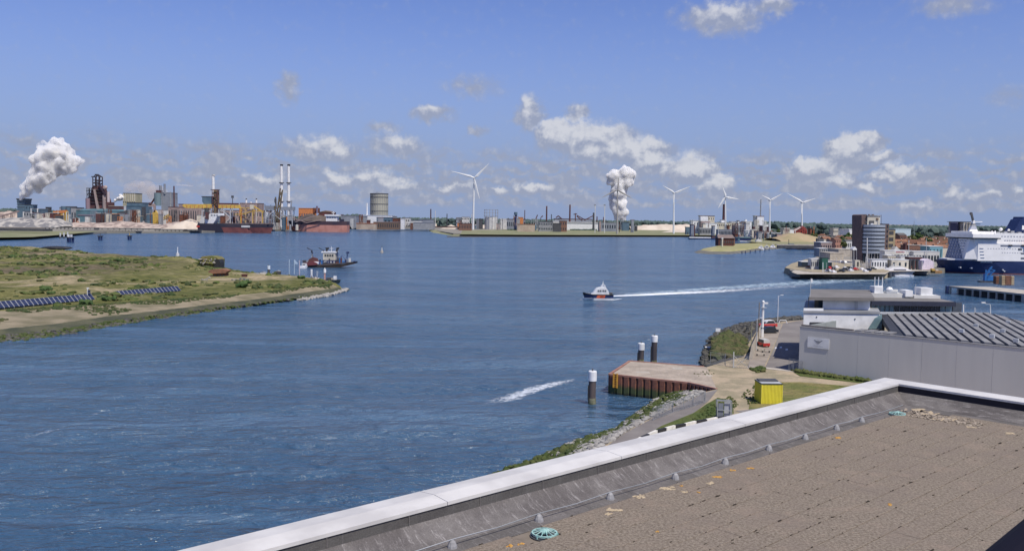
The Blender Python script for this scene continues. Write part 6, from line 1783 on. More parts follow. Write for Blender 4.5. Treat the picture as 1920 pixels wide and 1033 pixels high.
# pale crane at 285
t = T('dock_crane', 'small yellow dock crane with pink pipe left of the long pinkish hall', 'crane', 288, 1880); yb = pyg(288,1880)
t.poly('body', [(280,yb),(281,408),(285,400),(290,394),(294,400),(297,yb)], 8, mYellow); t.poly('pipe', [(278,384),(288,382),(291,386),(291,398),(288,398),(287,388),(278,387)], 4, mPipe); t.box('cab', 279, 284, 380, 385, 5, mPlum); t.bars('boom', [(290,418,316,402),(292,420,318,405)], .7, mYellow, dep=4)
block('long_hall', 'long pinkish grey hall with white columns behind the pale heap', 'building', 316, 378, 389, 1960, 60, mPipe, mPlum, (14,1,.45,.55), mDark)
block('plant_building', 'white windowed gallery left of the pinkish hall', 'building', 290, 317, 394, 2000, 30, mWhite2, mGrey, (8,1,.5,.3), mDark)
block('plant_building', 'low dark red shed between furnace and slate block', 'building', 204, 236, 387, 2140, 40, mPlum, mOreTan)
block('plant_building', 'brown block left of the teal hall', 'building', 112, 143, 389.5, 2180, 40, mGrey, mSlate, (6,1,.4,.3))
block('plant_building', 'pale low shed at the far left skyline', 'building', -10, 12, 400, 2350, 30, mPlum, mGrey)
block('plant_building', 'small dark tower on the skyline right of the slate building', 'building', 86, 91, 389, 2260, 15, mDark, mDark)
block('plant_building', 'long low grey conveyor house over the heaps', 'building', 74, 112, 405, 2060, 20, mWhite2, mDark, (9,1,.5,.3), mDark)
block('plant_building', 'brown roofed shed behind the yellow boom', 'building', 335, 380, 383.5, 2100, 40, mPipe, mPlum, (6,2,.4,.3))
# first unloader with yellow boom
t = T('ship_unloader', 'ship unloader with navy machine house and long yellow boom', 'unloader', 400, 1680); yb = pyg(400,1680)
t.poly('machine_house', [(379,369),(399,370),(399,380),(395,384),(382,383),(379,378)], 12, mSlate); t.box('machine_roof', 377.5, 400, 368.3, 369.6, 13, mDark, dy=-.5)
t.poly('tower', [(400,355),(408,356),(410,382),(409,yb-8),(402,yb-8)], 5, M('brown_lattice', (.22,.16,.10), (.12,.09,.07), .2, .8)); 
t.bars('tower_frame', [(399,356,399,400),(409,356,409,400),(399,362,409,372),(409,362,399,372),(399,374,409,384),(409,374,399,384),(396,356,411,356)], .7, mPlum, dep=8, dy=-3)
t.poly('boom', [(342,385),(346,383),(399,383),(399,390.5),(350,390.5),(345,388.5)], 4, mYellow, dy=-2); t.poly('boom', [(410,384),(450,384.5),(452,391),(410,390.5)], 4, mYellow, dy=-2)
for k in range(13): t.box('boom_panel', 350+k*7.5, 350.8+k*7.5, 385, 390, .4, mOrange, dy=-2.6)
t.box('boom_roof', 411, 447, 381, 384, 5, mPlum, dy=-2)
t.bars('leg', [(379,yb,379,384),(397,yb,399,384),(379,396,398,396),(379,410,398,396),(410,390,432,408),(432,390,432,yb),(432,408,412,yb),(379,404,372,yb),(410,yb,410,384),(398,384,380,396)], .95, mLight, dep=12)
t.cyl('hopper_wheel', 388, 390, 402, 4, mDark)
t = T('ship_unloader', 'yellow framed unloader in the middle with thin raised mast', 'unloader', 470, 1700); yb = pyg(470,1700)
t.bars('frame', [(451,yb,451,388),(460,yb,460,390),(474,yb,474,386),(452,390,474,390),(452,402,474,396),(474,386,492,398),(474,396,492,396),(492,yb,492,398),(452,402,440,402)], .9, mYellow, dep=8)
t.bars('bucket_chain', [(451,404,463,412),(463,412,470,424)], 1.3, mPlum, dep=2); t.bars('lattice', [(451,388,462,398),(460,388,474,400)], .6, mPipe, dep=6); t.box('cab', 469, 476, 384, 392, 5, mCream, dy=-2)
t = T('light_mast', 'dark lamp cluster mast above the yellow boom', 'mast', 436, 1900); t.bars('post', [(436,pyg(436,1900),436,372)], .7, mDark); t.cyl('lamp_cluster', 436, 367, 371.5, 2.4, mDark, n=8)
t = block('plant_building', 'broad brown roofed blast plant behind the first bulk carrier', 'building', 412, 497, 395, 2000, 60, mPipe, mBrick2, (14,2,.5,.4), mDark)
t = block('plant_building', 'upper pinkish hall with small roof tanks', 'building', 450, 486, 381.5, 2080, 40, mPipe, mPipe, (7,1,.5,.3), mWhite2)
for i, x_ in enumerate((462,470.5,481)):
    t = T('roof_tank', ['left white tank with dark cap on the pinkish hall','low middle white tank on the pinkish hall','right white tank with dark cap on the pinkish hall'][i], 'tank', x_, 2090, z=30); 
    yb_ = 382; t.o.location.z = D(x_, yb_, 2090).z; t.loc = D(x_, yb_, 2090); t.cyl('shell', x_, 375 if i != 1 else 378.5, 381.8, 1.6, mWhite); 
    if i != 1: t.cyl('cap', x_, 372.3, 374.9, 1.2, mDark)
stack('short dark stack at the right end of the pinkish hall', 484, 383, 2060, 1.1, mDark)
# second unloader
t = T('ship_unloader', 'brown lattice unloader leaning before the twin white chimneys', 'unloader', 520, 1700); yb = pyg(520,1700)
t.bars('mast', [(517,416,525,353),(521,416,529,356),(518,405,525,395),(519,392,526,383),(521,380,527,370),(523,368,528,360),(514,388,520,410),(516,370,517,392)], .9, M('olive_brown_steel', (.20,.17,.11), (.13,.10,.08), .3, .8), dep=5)
t.cyl('sheave', 516.5, 373, 380, 2, mDark); t.box('machine_house', 496, 514, 386, 394, 10, mFarG); t.box('machine_house', 526.5, 551, 388, 394.5, 12, mFarG)
t.bars('leg', [(498,394,498,424),(513,394,513,424),(499,410,512,396),(498,412,514,412),(526,395,526,424),(540,395,540,424),(548,395,548,424),(526,404,548,404),(514,402,526,412),(532,395,532,420)], .9, mLight, dep=14)
t.box('hopper', 516, 526, 398, 410, 8, mPlum); t.box('control_cabin', 497, 503, 398, 407, 6, mWhite); t.box('chute', 541, 547, 404, 414, 5, mGrey); t.bars('bracket', [(546,388,547,376)], 1.0, mGrey); t.bars('conveyor', [(548,408,575,418),(575,418,602,412),(554,416,592,404)], .6, mPipe, dep=4)
t = block('orange_works', 'orange and rust roofed works right of the twin chimneys', 'building', 560, 586, 391, 2020, 40, mOrange, mOrange, (6,1,.4,.4), mRust); t.box('upper_house', 586, 597, 390, 400, 12, mRust, dy=4); t.cyl('tank', 595, 386.5, 400, 1.8, M('mauve_tank', (.2,.16,.22), None, 1, .7), dy=-3)
block('plant_building', 'dark gabled building behind the dark ore heap', 'building', 598, 622, 398, 2060, 50, mPlum, mBrick2, None, None, 'gable', rh=3)

# ------------------------------------------------------------ bulk carriers
def carrier(label, xb, xs, yd, yw, mat_lo, mat_hi, zsplit, beam=32):
    t = TW_('bulk_carrier', label, 'ship', xb, yw)
    zd = t.w(xb, yd).z
    t.hull('hull', xb, xs, yd, yw, beam, mat_lo, zlo=-1, zhi=zd*zsplit)
    t.hull('upper_hull', xb, xs, yd, yw, beam*1.01, mat_hi, zlo=zd*zsplit+.02, zhi=zd, sheer=0)
    return t, zd
t, zd = carrier('black and worn red bulk carrier under the unloaders with white stern house', 514, 376, 420.5, 437.5, mHullRed, M('navy_black_hull', (.035,.04,.06), (.06,.05,.065), .05, .7), .62)
t.poly('stern_plate', [(376,421),(418,421),(426,436.5),(378,436.5)], .6, M('navy_black_stern', (.03,.03,.05), None, 1, .7), dy=-16.8)
t.poly('superstructure', [(388,420.5),(388,410),(397,400.5),(417,400),(418,404),(410,406),(408,412),(402,420.5)], 18, mWhite, dy=-9)
t.box('funnel', 390, 395, 398, 411, 8, mPlum, dy=-13); t.poly('wing', [(378,420),(380,410),(386,406),(388,412),(386,420)], 10, mWhite2, dy=-9)
for k in range(3): t.box('window', 399+k*5, 402+k*5, 403, 404.5, .3, mGlass, dy=-9.4)
for k in range(9): t.box('hatch_cover', 424+k*9.4, 431+k*9.4, 418.6, 420.4, 16, M('brown_hatch', (.22,.17,.16), None, 1, .8), dy=-8)
t.box('name_board', 458, 474, 422.8, 426.5, .4, mWhite2, dy=-16.5); t.box('stern_mark', 375, 381, 423, 426, .4, mRed, dy=-17.6)
t, zd = carrier('salmon pink hulled bulk carrier with white stern house, right of the first', 541, 653, 414, 434, mSalmon, M('black_upper_hull', (.05,.04,.06), (.08,.05,.06), .05, .7), .66)
t.poly('forecastle', [(542,418),(543,413),(566,414.5),(570,418)], 20, M('navy_forecastle', (.03,.035,.06), None, 1, .6), dy=-12)
t.box('superstructure', 613, 634, 402.5, 417.5, 18, mWhite, dy=-9); t.box('bridge', 611, 637, 402.5, 405.5, 22, mWhite, dy=-11); t.box('funnel', 638, 645, 411, 418, 8, M('navy_funnel', (.03,.03,.06), None, 1, .6), dy=-6)
for k in range(6): t.box('hatch_cover', 570+k*7, 575+k*7, 416.0, 417.7, 16, mPlum, dy=-8)
for k in range(4): t.box('window', 615+k*4.5, 618+k*4.5, 407.5, 408.8, .3, mGlass, dy=-9.4)
t.bars('mast', [(625,402.5,625,397),(622,399,628,399)], .6, mWhite)
t = TW_('barge', 'long low black barge behind the first bulk carrier stern', 'boat', 360, 437); t.hull('hull', 343, 376, 432.5, 437.8, 12, mDark); t.box('cabin', 346, 350, 430, 432.5, 6, mOreDark, dy=-3)
t = TW_('tug_boat', 'dark low tug at the bow of the salmon hulled carrier', 'boat', 655, 431.5); t.hull('hull', 655, 646, 427.5, 431.5, 8, mNavy); t.box('wheelhouse', 648, 652, 424.5, 427.5, 5, mWhite2, dy=-2)
t = TW_('motor_boat', 'white motor boat with long wake below the gas holder', 'boat', 700, 431.5); t.hull('hull', 697, 707, 428.8, 431, 4, mWhite); t.box('cabin', 699, 704, 427.5, 428.8, 3, mWhite, dy=-1.5)
ribbon('wake', interp_line([(706,431.5,3,1.0),(730,432,4,.8),(770,431.5,5,.5),(800,430.5,5,0)], 20), mFoam, 'white wake behind the small motor boat')

# ------------------------------------------------------------ middle skyline
t = T('gas_holder', 'tall grey green gas holder drum with ring galleries', 'gas holder', 711, 2350); yb = pyg(711,2350)
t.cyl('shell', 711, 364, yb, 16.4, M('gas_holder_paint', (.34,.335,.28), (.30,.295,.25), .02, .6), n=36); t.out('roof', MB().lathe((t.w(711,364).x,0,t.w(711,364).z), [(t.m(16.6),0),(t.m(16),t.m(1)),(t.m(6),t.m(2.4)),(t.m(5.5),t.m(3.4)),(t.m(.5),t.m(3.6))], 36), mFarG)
for y_, r_ in ((363.5,17.2),(370,17.0),(383,16.9),(396,16.9)): t.cyl('gallery', 711, y_-.5, y_+.5, r_, mDark, n=36)
for k in range(24):
    a = 2*math.pi*k/24; c = t.w(711,364); R_ = t.m(16.7)
    t.out('stanchion', MB().tube((c.x+R_*math.cos(a), R_*math.sin(a), 0), (c.x+R_*math.cos(a), R_*math.sin(a), c.z), t.m(.28), n=4), mGrey)
stack('slim white tower left of the gas holder', 688, 381, 2300, 1.4, mWhite)
rows = [
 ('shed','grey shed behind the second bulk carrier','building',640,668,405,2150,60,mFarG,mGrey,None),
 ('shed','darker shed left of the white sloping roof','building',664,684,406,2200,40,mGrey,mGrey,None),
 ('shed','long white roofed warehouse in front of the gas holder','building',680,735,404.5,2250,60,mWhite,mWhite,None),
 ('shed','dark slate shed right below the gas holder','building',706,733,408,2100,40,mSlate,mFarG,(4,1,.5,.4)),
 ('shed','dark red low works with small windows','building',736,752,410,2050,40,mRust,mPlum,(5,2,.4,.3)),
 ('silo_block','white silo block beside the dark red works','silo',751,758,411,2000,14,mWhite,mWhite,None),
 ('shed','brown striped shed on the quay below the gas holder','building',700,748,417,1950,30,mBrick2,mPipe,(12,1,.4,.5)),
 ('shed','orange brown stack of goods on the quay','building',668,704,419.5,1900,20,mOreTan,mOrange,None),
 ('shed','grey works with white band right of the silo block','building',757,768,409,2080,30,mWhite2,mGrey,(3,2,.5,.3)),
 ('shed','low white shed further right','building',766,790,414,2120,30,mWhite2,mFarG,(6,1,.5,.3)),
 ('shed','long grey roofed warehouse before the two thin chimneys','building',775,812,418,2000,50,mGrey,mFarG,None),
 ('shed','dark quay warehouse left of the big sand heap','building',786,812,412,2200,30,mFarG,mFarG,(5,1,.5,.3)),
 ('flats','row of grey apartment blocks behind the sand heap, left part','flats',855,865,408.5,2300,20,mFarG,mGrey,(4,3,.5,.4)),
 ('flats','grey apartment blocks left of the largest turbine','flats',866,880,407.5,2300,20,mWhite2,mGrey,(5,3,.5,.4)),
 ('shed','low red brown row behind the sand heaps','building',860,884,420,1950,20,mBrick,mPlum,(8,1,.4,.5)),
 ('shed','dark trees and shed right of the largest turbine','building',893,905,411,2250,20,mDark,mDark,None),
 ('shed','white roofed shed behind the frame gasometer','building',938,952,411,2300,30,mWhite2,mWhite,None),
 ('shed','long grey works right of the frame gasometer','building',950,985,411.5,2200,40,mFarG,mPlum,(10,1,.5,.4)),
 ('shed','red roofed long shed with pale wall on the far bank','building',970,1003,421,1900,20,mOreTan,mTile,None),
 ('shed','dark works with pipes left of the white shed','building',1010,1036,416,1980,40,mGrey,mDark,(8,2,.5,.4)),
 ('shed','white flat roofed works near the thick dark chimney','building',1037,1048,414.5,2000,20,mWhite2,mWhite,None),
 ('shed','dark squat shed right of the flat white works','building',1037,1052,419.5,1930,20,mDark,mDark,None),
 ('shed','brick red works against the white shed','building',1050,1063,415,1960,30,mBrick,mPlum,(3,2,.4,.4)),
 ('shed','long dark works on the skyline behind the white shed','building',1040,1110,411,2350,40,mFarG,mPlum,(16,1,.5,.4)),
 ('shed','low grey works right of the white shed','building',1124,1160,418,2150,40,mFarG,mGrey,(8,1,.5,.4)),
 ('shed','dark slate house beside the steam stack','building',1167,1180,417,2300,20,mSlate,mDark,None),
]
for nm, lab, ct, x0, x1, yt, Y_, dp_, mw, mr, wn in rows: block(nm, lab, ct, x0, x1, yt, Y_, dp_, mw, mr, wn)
t = block('white_shed', 'long bright white shed on the far bank', 'building', 1063, 1122.5, 417.5, 2330, 40, mWhite, mWhite2)
t.box('gutter', 1063, 1122.5, 417.8, 418.6, .6, mLight, dy=-1.2)
for i, (x_, yt, Y_, r_, m_, lab) in enumerate(((807.5,392,2300,1.3,mPlum,'thin dark chimney above the quay warehouse'),(838,401,2400,1.0,mDark,'tiny dark chimney over the big sand heap'),(816,395,2500,.7,mWhite2,'faint pale mast right of the thin dark chimney'),(983.5,394,2300,.9,mPlum,'thin lattice chimney right of the dark silo'),(1024.5,386.5,2300,1.6,mPlum,'dark chimney with wide top left of its twin'),(1068,384,2350,1.7,mPlum,'tallest dark chimney above the white shed'),(1033.5,402,2300,1.0,mDark,'stub dark chimney beside the wide topped one'),(1112.5,399,2300,2.0,mDark,'thick dark stack at the end of the conveyor bridge'),(1119,406,2350,1.2,mPlum,'short mauve stack left of the greyish turbine'),(1131,407,2350,1.0,mPlum,'short dark stack under the right light mast'))):
    stack(lab, x_, yt, Y_, r_, m_)
t = T('silo', 'dark blue silo tower with a wide head', 'silo', 967, 2200); t.cyl('shaft', 967, 403, pyg(967,2200), 2.4, mNavy); t.cyl('head', 967, 398, 403, 3.2, mSlate)
for i, x_ in enumerate((1115.5,1133.5)):
    t = T('light_mast', ['tall white light mast standing over the white shed right end','white light mast halfway between shed and greyish turbine'][i], 'mast', x_, 1850); t.bars('post', [(x_, pyg(x_,1850), x_+.5, 386)], .8, mWhite2); t.box('lamp_head', x_-1.3, x_+2, 383.5, 386, 3, mFarG)
t = T('gasometer_frame', 'open lattice gasometer frame right of the largest turbine', 'gas holder', 921, 2250); 
c = t.w(921,393); Rg = t.m(13); zb_ = 0
for k in range(14):
    a = 2*math.pi*k/14; t.out('column', MB().tube((c.x+Rg*math.cos(a), Rg*math.sin(a), 0), (c.x+Rg*math.cos(a), Rg*math.sin(a), c.z), t.m(.32), n=4), mGrey)
for y_ in (393.5,399,404.5):
    z_ = t.w(921,y_).z; 
    for k in range(14):
        a = 2*math.pi*k/14; b2 = 2*math.pi*(k+1)/14
        t.out('ring_girder', MB().tube((c.x+Rg*math.cos(a), Rg*math.sin(a), z_), (c.x+Rg*math.cos(b2), Rg*math.sin(b2), z_), t.m(.35), n=4), mGrey)
t.cyl('bell', 921, 406.5, pyg(921,2250), 11.5, mWhite2, n=24)
t = T('conveyor_bridge', 'pair of leaning dark conveyor bridges behind the white shed', 'conveyor', 1095, 2250); t.bars('gallery', [(1082,404,1098,413),(1096,413,1112,405),(1076,402,1082,401),(1079,414,1079,400),(1082,406,1092,414)], 1.0, mPlum, dep=8)
t = T('conveyor_bridge', 'small leaning dark conveyor left of the tallest dark chimney', 'conveyor', 1048, 2300); t.bars('gallery', [(1043,408,1047,405),(1047,405,1054,411),(1005,410,1008,403),(1015,407,1018,405)], 1.2, mPlum, dep=8)
t = T('steam_stack', 'dark stack at the foot of the tall steam plume', 'chimney', 1163, 3300); t.cyl('shaft', 1163, 409, pyg(1163,3300), 3.6, mSlate, r2=3.4); t.cyl('lip', 1163, 408, 409.5, 3.9, mDark)
t = TW_('quay', 'dark timber quay edge left of the sandy point', 'quay', 820, 430, z=2.8); t.box('edge', 770, 882, 424.6, 427, 10, M('dark_brown_quay', (.12,.08,.075), None, 1, .9))
t = TW_('quay', 'grey stone quay below the gas holder', 'quay', 740, 430, z=2.8); t.box('edge', 690, 776, 425, 429, 10, mConc); t.box('rubble_edge', 684, 720, 424.4, 425.4, 8, mOreTan, dy=-1)
# low clutter on the far banks: bushes on the middle bank
shr = [(1225,425,16),(1240,424.5,12),(1262,426,20),(1282,427,16),(1296,428,12),(1246,427.5,14)]
for i, (x_, y_, r_) in enumerate(shr):
    t = TW_('bush', 'dark green scrub clump on the far bank below the turbine', 'bush', x_, y_+4, 'scrub clumps on the far bank', z=3)
    mb = MB(); s_ = t.Y/F
    for k in range(14): mb.lump((random.uniform(-1,1)*r_*.45*s_, random.uniform(-12,12), 1.2+random.random()*1.5), (3.2,3,1.8+random.random()), k+i*20, 1, .4)
    t.out('foliage', mb, mLeafD)
for i, (x0, x1, yt) in enumerate(((953,1003,429),(1070,1118,428.6))):
    t = TW_('hedge', ['dark hedge before the red roofed long shed','dark hedge along the foot of the white shed'][i], 'hedge', (x0+x1)/2, 432, z=3); mb = MB(); s_ = t.Y/F
    for k in range(40): mb.lump(((k/39-.5)*(x1-x0)*s_, random.uniform(-2,2), 1.2), (3,2.4,1.8+random.random()), k, 1, .4)
    t.out('foliage', mb, mLeafD)

# small plant between the big works: sheds, stacks, pipe racks
rr = random.Random(77)
kinds_ = [('shed','small steelworks shed'),('stack','thin steelworks stack'),('pipe_rack','open pipe rack'),('vessel','squat steel vessel')]
cm_ = [mPlum, mGrey, mPipe, mWhite2, mFarG, mSlate, mDark, mRust, mCream, mOrange]
cn_ = ['dark red','grey','pinkish','pale','hazy grey','slate','black','rusty','cream','orange']
zones = [(58,150,392,408,1760,1860,24,'by the coke plant'),(150,245,386,408,1800,1900,22,'under the blast furnace'),(245,380,380,408,1800,1940,34,'left of the first unloader'),(400,560,382,412,1640,1760,44,'behind the bulk carriers'),(560,690,400,416,1900,2200,20,'behind the salmon hulled carrier'),(690,800,405,420,1950,2300,16,'near the gas holder'),(860,1060,406,424,2100,2400,34,'on the middle far shore'),(1124,1200,412,424,2000,2500,10,'near the tall steam plume'),(1290,1450,412,432,1600,2050,34,'around the white works'),(1380,1530,426,444,1250,1500,26,'behind the harbour field')]
for x0, x1, y0, y1, Y0, Y1, n_, wh in zones:
    for k in range(n_):
        x_ = rr.uniform(x0, x1); Y_ = rr.uniform(Y0, Y1); q = rr.randrange(4); ci = rr.randrange(10); mt = cm_[ci]
        yb = pyg(x_, Y_); yt = rr.uniform(y0, min(y1, yb-3)); w_ = rr.uniform(1.5, 5)
        t = T(kinds_[q][0], cn_[ci] + ' ' + kinds_[q][1] + ' ' + wh, kinds_[q][0].replace('_', ' '), x_, Y_, 'small plant ' + wh)
        if q == 0:
            t.box('wall', x_-w_, x_+w_, max(yt, yb-24), yb, 12, mt); t.box('roof', x_-w_-.3, x_+w_+.3, max(yt, yb-24)-.8, max(yt, yb-24)-.05, 13, cm_[(ci+3) % 10], dy=-.5)
            t.box('doorway', x_-w_*.5, x_-w_*.1, yb-4, yb, .5, mDark, dy=-.4)
        elif q == 1:
            t.cyl('shaft', x_, yt-rr.uniform(0,6), yb, .7, mt, n=8); t.box('platform', x_-1.3, x_+1.3, yt+2, yt+2.6, 2, mDark, dy=-1)
        elif q == 2:
            yt = max(yt, yb-32); t.bars('frame', [(x_-w_, yb, x_-w_, yt), (x_+w_, yb, x_+w_, yt), (x_, yb, x_, yt), (x_-w_, yt, x_+w_, yt), (x_-w_, (yt+yb)/2, x_+w_, (yt+yb)/2), (x_-w_, yb, x_+w_, yt)], .45, mt, dep=6)
        else:
            yt = max(yt, yb-10); t.cyl('shell', x_, yt, yb, w_*.6, mt, n=10); t.cyl('cap', x_, yt-1.2, yt, w_*.5, mGrey, r2=w_*.1, n=10)
for i, (x0, x1, yy) in enumerate(((84,170,428.5),(168,300,430),(290,380,432.5),(0,90,424))):
    t = TW_('conveyor', ['low dark conveyor line along the ore quay, left part','low dark conveyor line along the ore quay, middle part','low dark conveyor line along the ore quay, right part','dark conveyor line crossing the grey ore field'][i], 'conveyor', (x0+x1)/2, yy+1, z=3.0)
    t.box('belt', x0, x1, yy-1.6, yy-.6, 4, mDark)
    for k in range(12): t.box('trestle', x0+(x1-x0)*k/12, x0+(x1-x0)*k/12+1, yy-.6, yy+1, 3, mOreDark)
# ------------------------------------------------------------ white works at the right of the far shore
rows = [
 ('silo_block','white paired silos at the left end of the white works','silo',1296,1310,414,1980,20,mWhite,mWhite2,(3,2,.3,.3)),
 ('works_block','tall white block of the white works with brown lower wall','building',1313,1328,405,1990,24,mWhite,mBrick2,None),
 ('works_block','cream block leaning on the tall white block','building',1328,1340,405.5,1995,24,mCream,mPlum,(3,3,.3,.3)),
 ('works_block','brown grey lower block of the white works','building',1314,1332,415,1960,20,mPipe,mWhite2,(4,2,.3,.3)),
 ('works_block','low white shed before the brown grey block','building',1322,1345,419,1940,20,mWhite,mWhite,None),
 ('works_block','wide cream works around the turbine foot','building',1344,1378,418,2050,30,mCream,mWhite2,(10,2,.4,.4)),
 ('works_block','small white house with dark roof edge on the works','building',1352,1360,413,2060,12,mWhite,mGrey,None),
 ('works_block','white works annex with dark openings','building',1370,1380,416,2055,16,mWhite2,mGrey,(3,1,.5,.5)),
 ('works_block','tall narrow white block with a raised left corner','building',1396,1409.5,415.5,1900,24,mWhite,mWhite,None),
 ('works_block','big pinkish white block with red brown cap under a chimney','building',1419,1432.5,406,1950,24,mWhite,mRust,None),
 ('works_block','white annex joined to the capped block on its left','building',1415.5,1418.8,405,1955,20,mWhite2,mWhite2,None),
 ('works_block','dark grey plant beneath the capped block','building',1412,1438,423,1930,20,mFarG,mGrey,(8,1,.5,.4)),
 ('works_block','white hut right of the capped block','building',1433,1441,421,1900,12,mWhite,mWhite,None),
 ('works_block','mauve brick works before the capped block','building',1430,1444,426,1800,16,mPlum,mPlum,(4,2,.4,.3)),
 ('works_block','grey ribbed halls right of the turbine foot','building',1378,1396,423,1850,30,mFarG,mWhite2,(8,1,.5,.5)),
 ('works_block','low dark quay shed with white roof left of the fort','building',1312,1335,428,1750,16,mGrey,mWhite2,(8,1,.6,.5)),
 ('works_block','low slate shed behind the fort roof','building',1346,1372,431,1600,16,mGrey,mGrey,(10,1,.6,.5)),
 ('works_block','small cream tent roofs below the narrow white block','building',1397,1408,432,1620,10,mWhite,mWhite,None),
 ('works_block','cream shed right of the tent roofs','building',1410,1418,431,1610,10,mCream,mWhite,None),
 ('works_block','low pinkish long shed with white stripe before the brick works','building',1416,1443,434,1500,10,mPipe,mPlum,(9,1,.5,.4)),
 ('works_block','white long wall behind the green field','building',1449,1476,437.5,1420,10,mWhite2,mWhite,None),
 ('works_block','pale conveyor like wall left of the narrow white block','building',1380,1396,419.5,2000,8,mWhite2,mWhite,None),
 ('works_block','big cream warehouse with dark arch behind the field','building',1470,1481,428,1550,24,mCream,mWhite2,None),
 ('works_block','white stepped warehouse next to the arched one','building',1481,1492,431,1560,24,mWhite,mWhite,None),
]
for nm, lab, ct, x0, x1, yt, Y_, dp_, mw, mr, wn in rows: block(nm, lab, ct, x0, x1, yt, Y_, dp_, mw, mr, wn)
t = T('archway', 'dark round opening in the cream warehouse wall', 'opening', 1477, 1548); t.cyl('opening', 1477, 430, 434, 2.6, mDark, dy=-1)
t = T('white_corner_tower', 'small raised white tower on the narrow white block', 'tower', 1398, 1905); t.box('wall', 1396.5, 1400, 411.5, pyg(1398,1905), 8, mWhite, dy=-2)
stack('broad dark chimney behind the white turbine by the works', 1356, 383, 2100, 2.6, mPlum, r2=2.2)
stack('tall slim dark chimney rising behind the capped block', 1424.8, 374, 2150, 1.2, mGrey)
t = T('lattice_tower', 'small cream post tower at the right end of the works', 'tower', 1447.5, 1500); t.box('shaft', 1446, 1449, 434, pyg(1447.5,1500), 3, mWhite2); t.box('head', 1445.4, 1449.6, 433, 434.5, 4, mPlum)
mCrR = M('crimson_steel', (.32,.06,.05), (.22,.05,.045), .2, .7)
t = T('red_machinery', 'cluster of dark red frames at the foot of the rightmost turbine', 'machinery', 1503, 1500); yb = pyg(1503,1500)
t.bars('frame', [(1492,yb,1494,428),(1498,yb,1500,427),(1504,yb,1505,424),(1509,yb,1508,426),(1492,432,1513,430),(1513,yb,1511,430),(1496,437,1510,427),(1505,424,1513,438),(1516,yb,1516,432)], 1.1, mCrR, dep=10)
t.box('hopper', 1494, 1502, 433, yb, 8, mCrR); t.box('hopper', 1503, 1511, 429, 437, 7, mCrR); t.box('cabin', 1517, 1522, 434, yb, 5, mWhite2)
t.poly('loading_arm', [(1488,431),(1500,425),(1501,427),(1490,434)], 3, M('pink_arm', (.6,.48,.46), None, 1, .7), dy=-2)
t = TW_('barge', 'long white topped barge left of the fort island', 'boat', 1290, 448.5); t.hull('hull', 1290, 1346, 446.5, 449, 9, mNavy); t.box('hold_cover', 1292, 1332, 444.6, 446.5, 7, mWhite, dy=-3.5); t.box('cabin', 1334, 1341, 443, 446.5, 6, mPlum, dy=-3)

# ------------------------------------------------------------ fort island with the brick house and light
def island(nm, pts, z0, z1, mt, ms, label, inset=.9):
    Q = [G(x, y, 0) for x, y in pts]; c = sum((Vector((q.x, q.y, 0)) for q in Q), Vector())/len(Q)
    V = []; 
    for q in Q: V.append((q.x, q.y, z0))
    for q in Q: v = c + (Vector((q.x, q.y, 0))-c)*inset; V.append((v.x, v.y, z1))
    n = len(Q); o = obj(nm, MB().add(V, [tuple(range(n, 2*n))] + [(k, (k+1) % n, n+(k+1) % n, n+k) for k in range(n)]), mt); return struct(o, label)
island('islet', [(1298,473),(1312,469),(1340,464),(1380,459),(1440,457),(1475,461),(1470,466),(1440,468),(1420,470),(1400,474),(1368,477),(1330,477),(1305,475.5)], -.5, 1.2, M('islet_stone', (.17,.165,.14), (.11,.11,.10), .15, .9), None, 'stone edged islet with a brick fort')
island('islet_lawn', [(1312,471.3),(1340,465.5),(1380,460.5),(1440,458.3),(1470,462),(1440,466),(1418,468),(1398,471.5),(1368,474.2),(1330,474)], .9, 2.6, M('islet_grass', (.26,.26,.11), (.34,.31,.17), .06, .95), None, 'yellow green grass on the fort islet', .93)
t = TW_('brick_fort', 'dark brick building with a grey gabled roof on the islet', 'building', 1368, 461.5, z=2.4)
t.box('wall', 1347, 1376, 446.5, 461.5, 16, M('dark_fort_brick', (.12,.05,.045), (.09,.045,.04), .5, .9)); t.poly('gable', [(1376.2,446.5),(1376.2,460),(1378,460),(1378,446)], 16, mBrick, dy=0)
a = t.w(1346,446.5); b_ = t.w(1378,446.5); r0 = t.w(1362,440.5).z
t.out('roof', MB().add([(a.x,-1,a.z),(b_.x,-1,a.z),(b_.x,17,a.z),(a.x,17,a.z),(a.x+1,8,r0),(b_.x-1,8,r0)], [(0,3,2,1),(0,1,5,4),(2,3,4,5),(0,4,3),(1,2,5)]), M('fort_roof', (.22,.17,.16), (.17,.14,.13), .3, .9))
t.box('doorway', 1350, 1353, 450, 461, .4, mDark, dy=-.5); 
for x_ in (1357,1361,1365,1369,1373): t.box('window', x_, x_+2, 452, 456, .3, mDark, dy=-.35)
t = TW_('light_tower', 'thick pale column left of the fort building', 'tower', 1346.5, 460.5, z=2.4); t.cyl('shaft', 1346.5, 438, 460, 1.6, mWhite2); t.bars('mast', [(1347,438,1347,422)], .5, mLight)
t = TW_('light_tower', 'short white beacon column before the fort doorway', 'tower', 1354, 463, z=2.4); t.cyl('shaft', 1354, 448, 463, 1.5, mCream); t.cyl('head', 1354, 446, 448, 2.1, mWhite)
t = TW_('warehouse', 'low teal and navy shed right of the fort', 'building', 1397, 452, z=2.6); t.box('wall', 1381, 1408, 446.5, 452.5, 12, mNavy); t.box('roof', 1380, 1409, 445, 446.3, 14, mTeal, dy=-1); t.box('wall_base', 1386, 1424, 451.5, 453, 6, mWhite2, dy=-3); t.box('door', 1383, 1387, 447.5, 452, .3, mTeal, dy=-.5)
t = TW_('white_shelter', 'white rounded shelter at the end of the teal shed', 'building', 1424, 454, z=2.6); t.poly('body', [(1417,454),(1419,450),(1424,448.5),(1428,450),(1430,454)], 6, mWhite2)
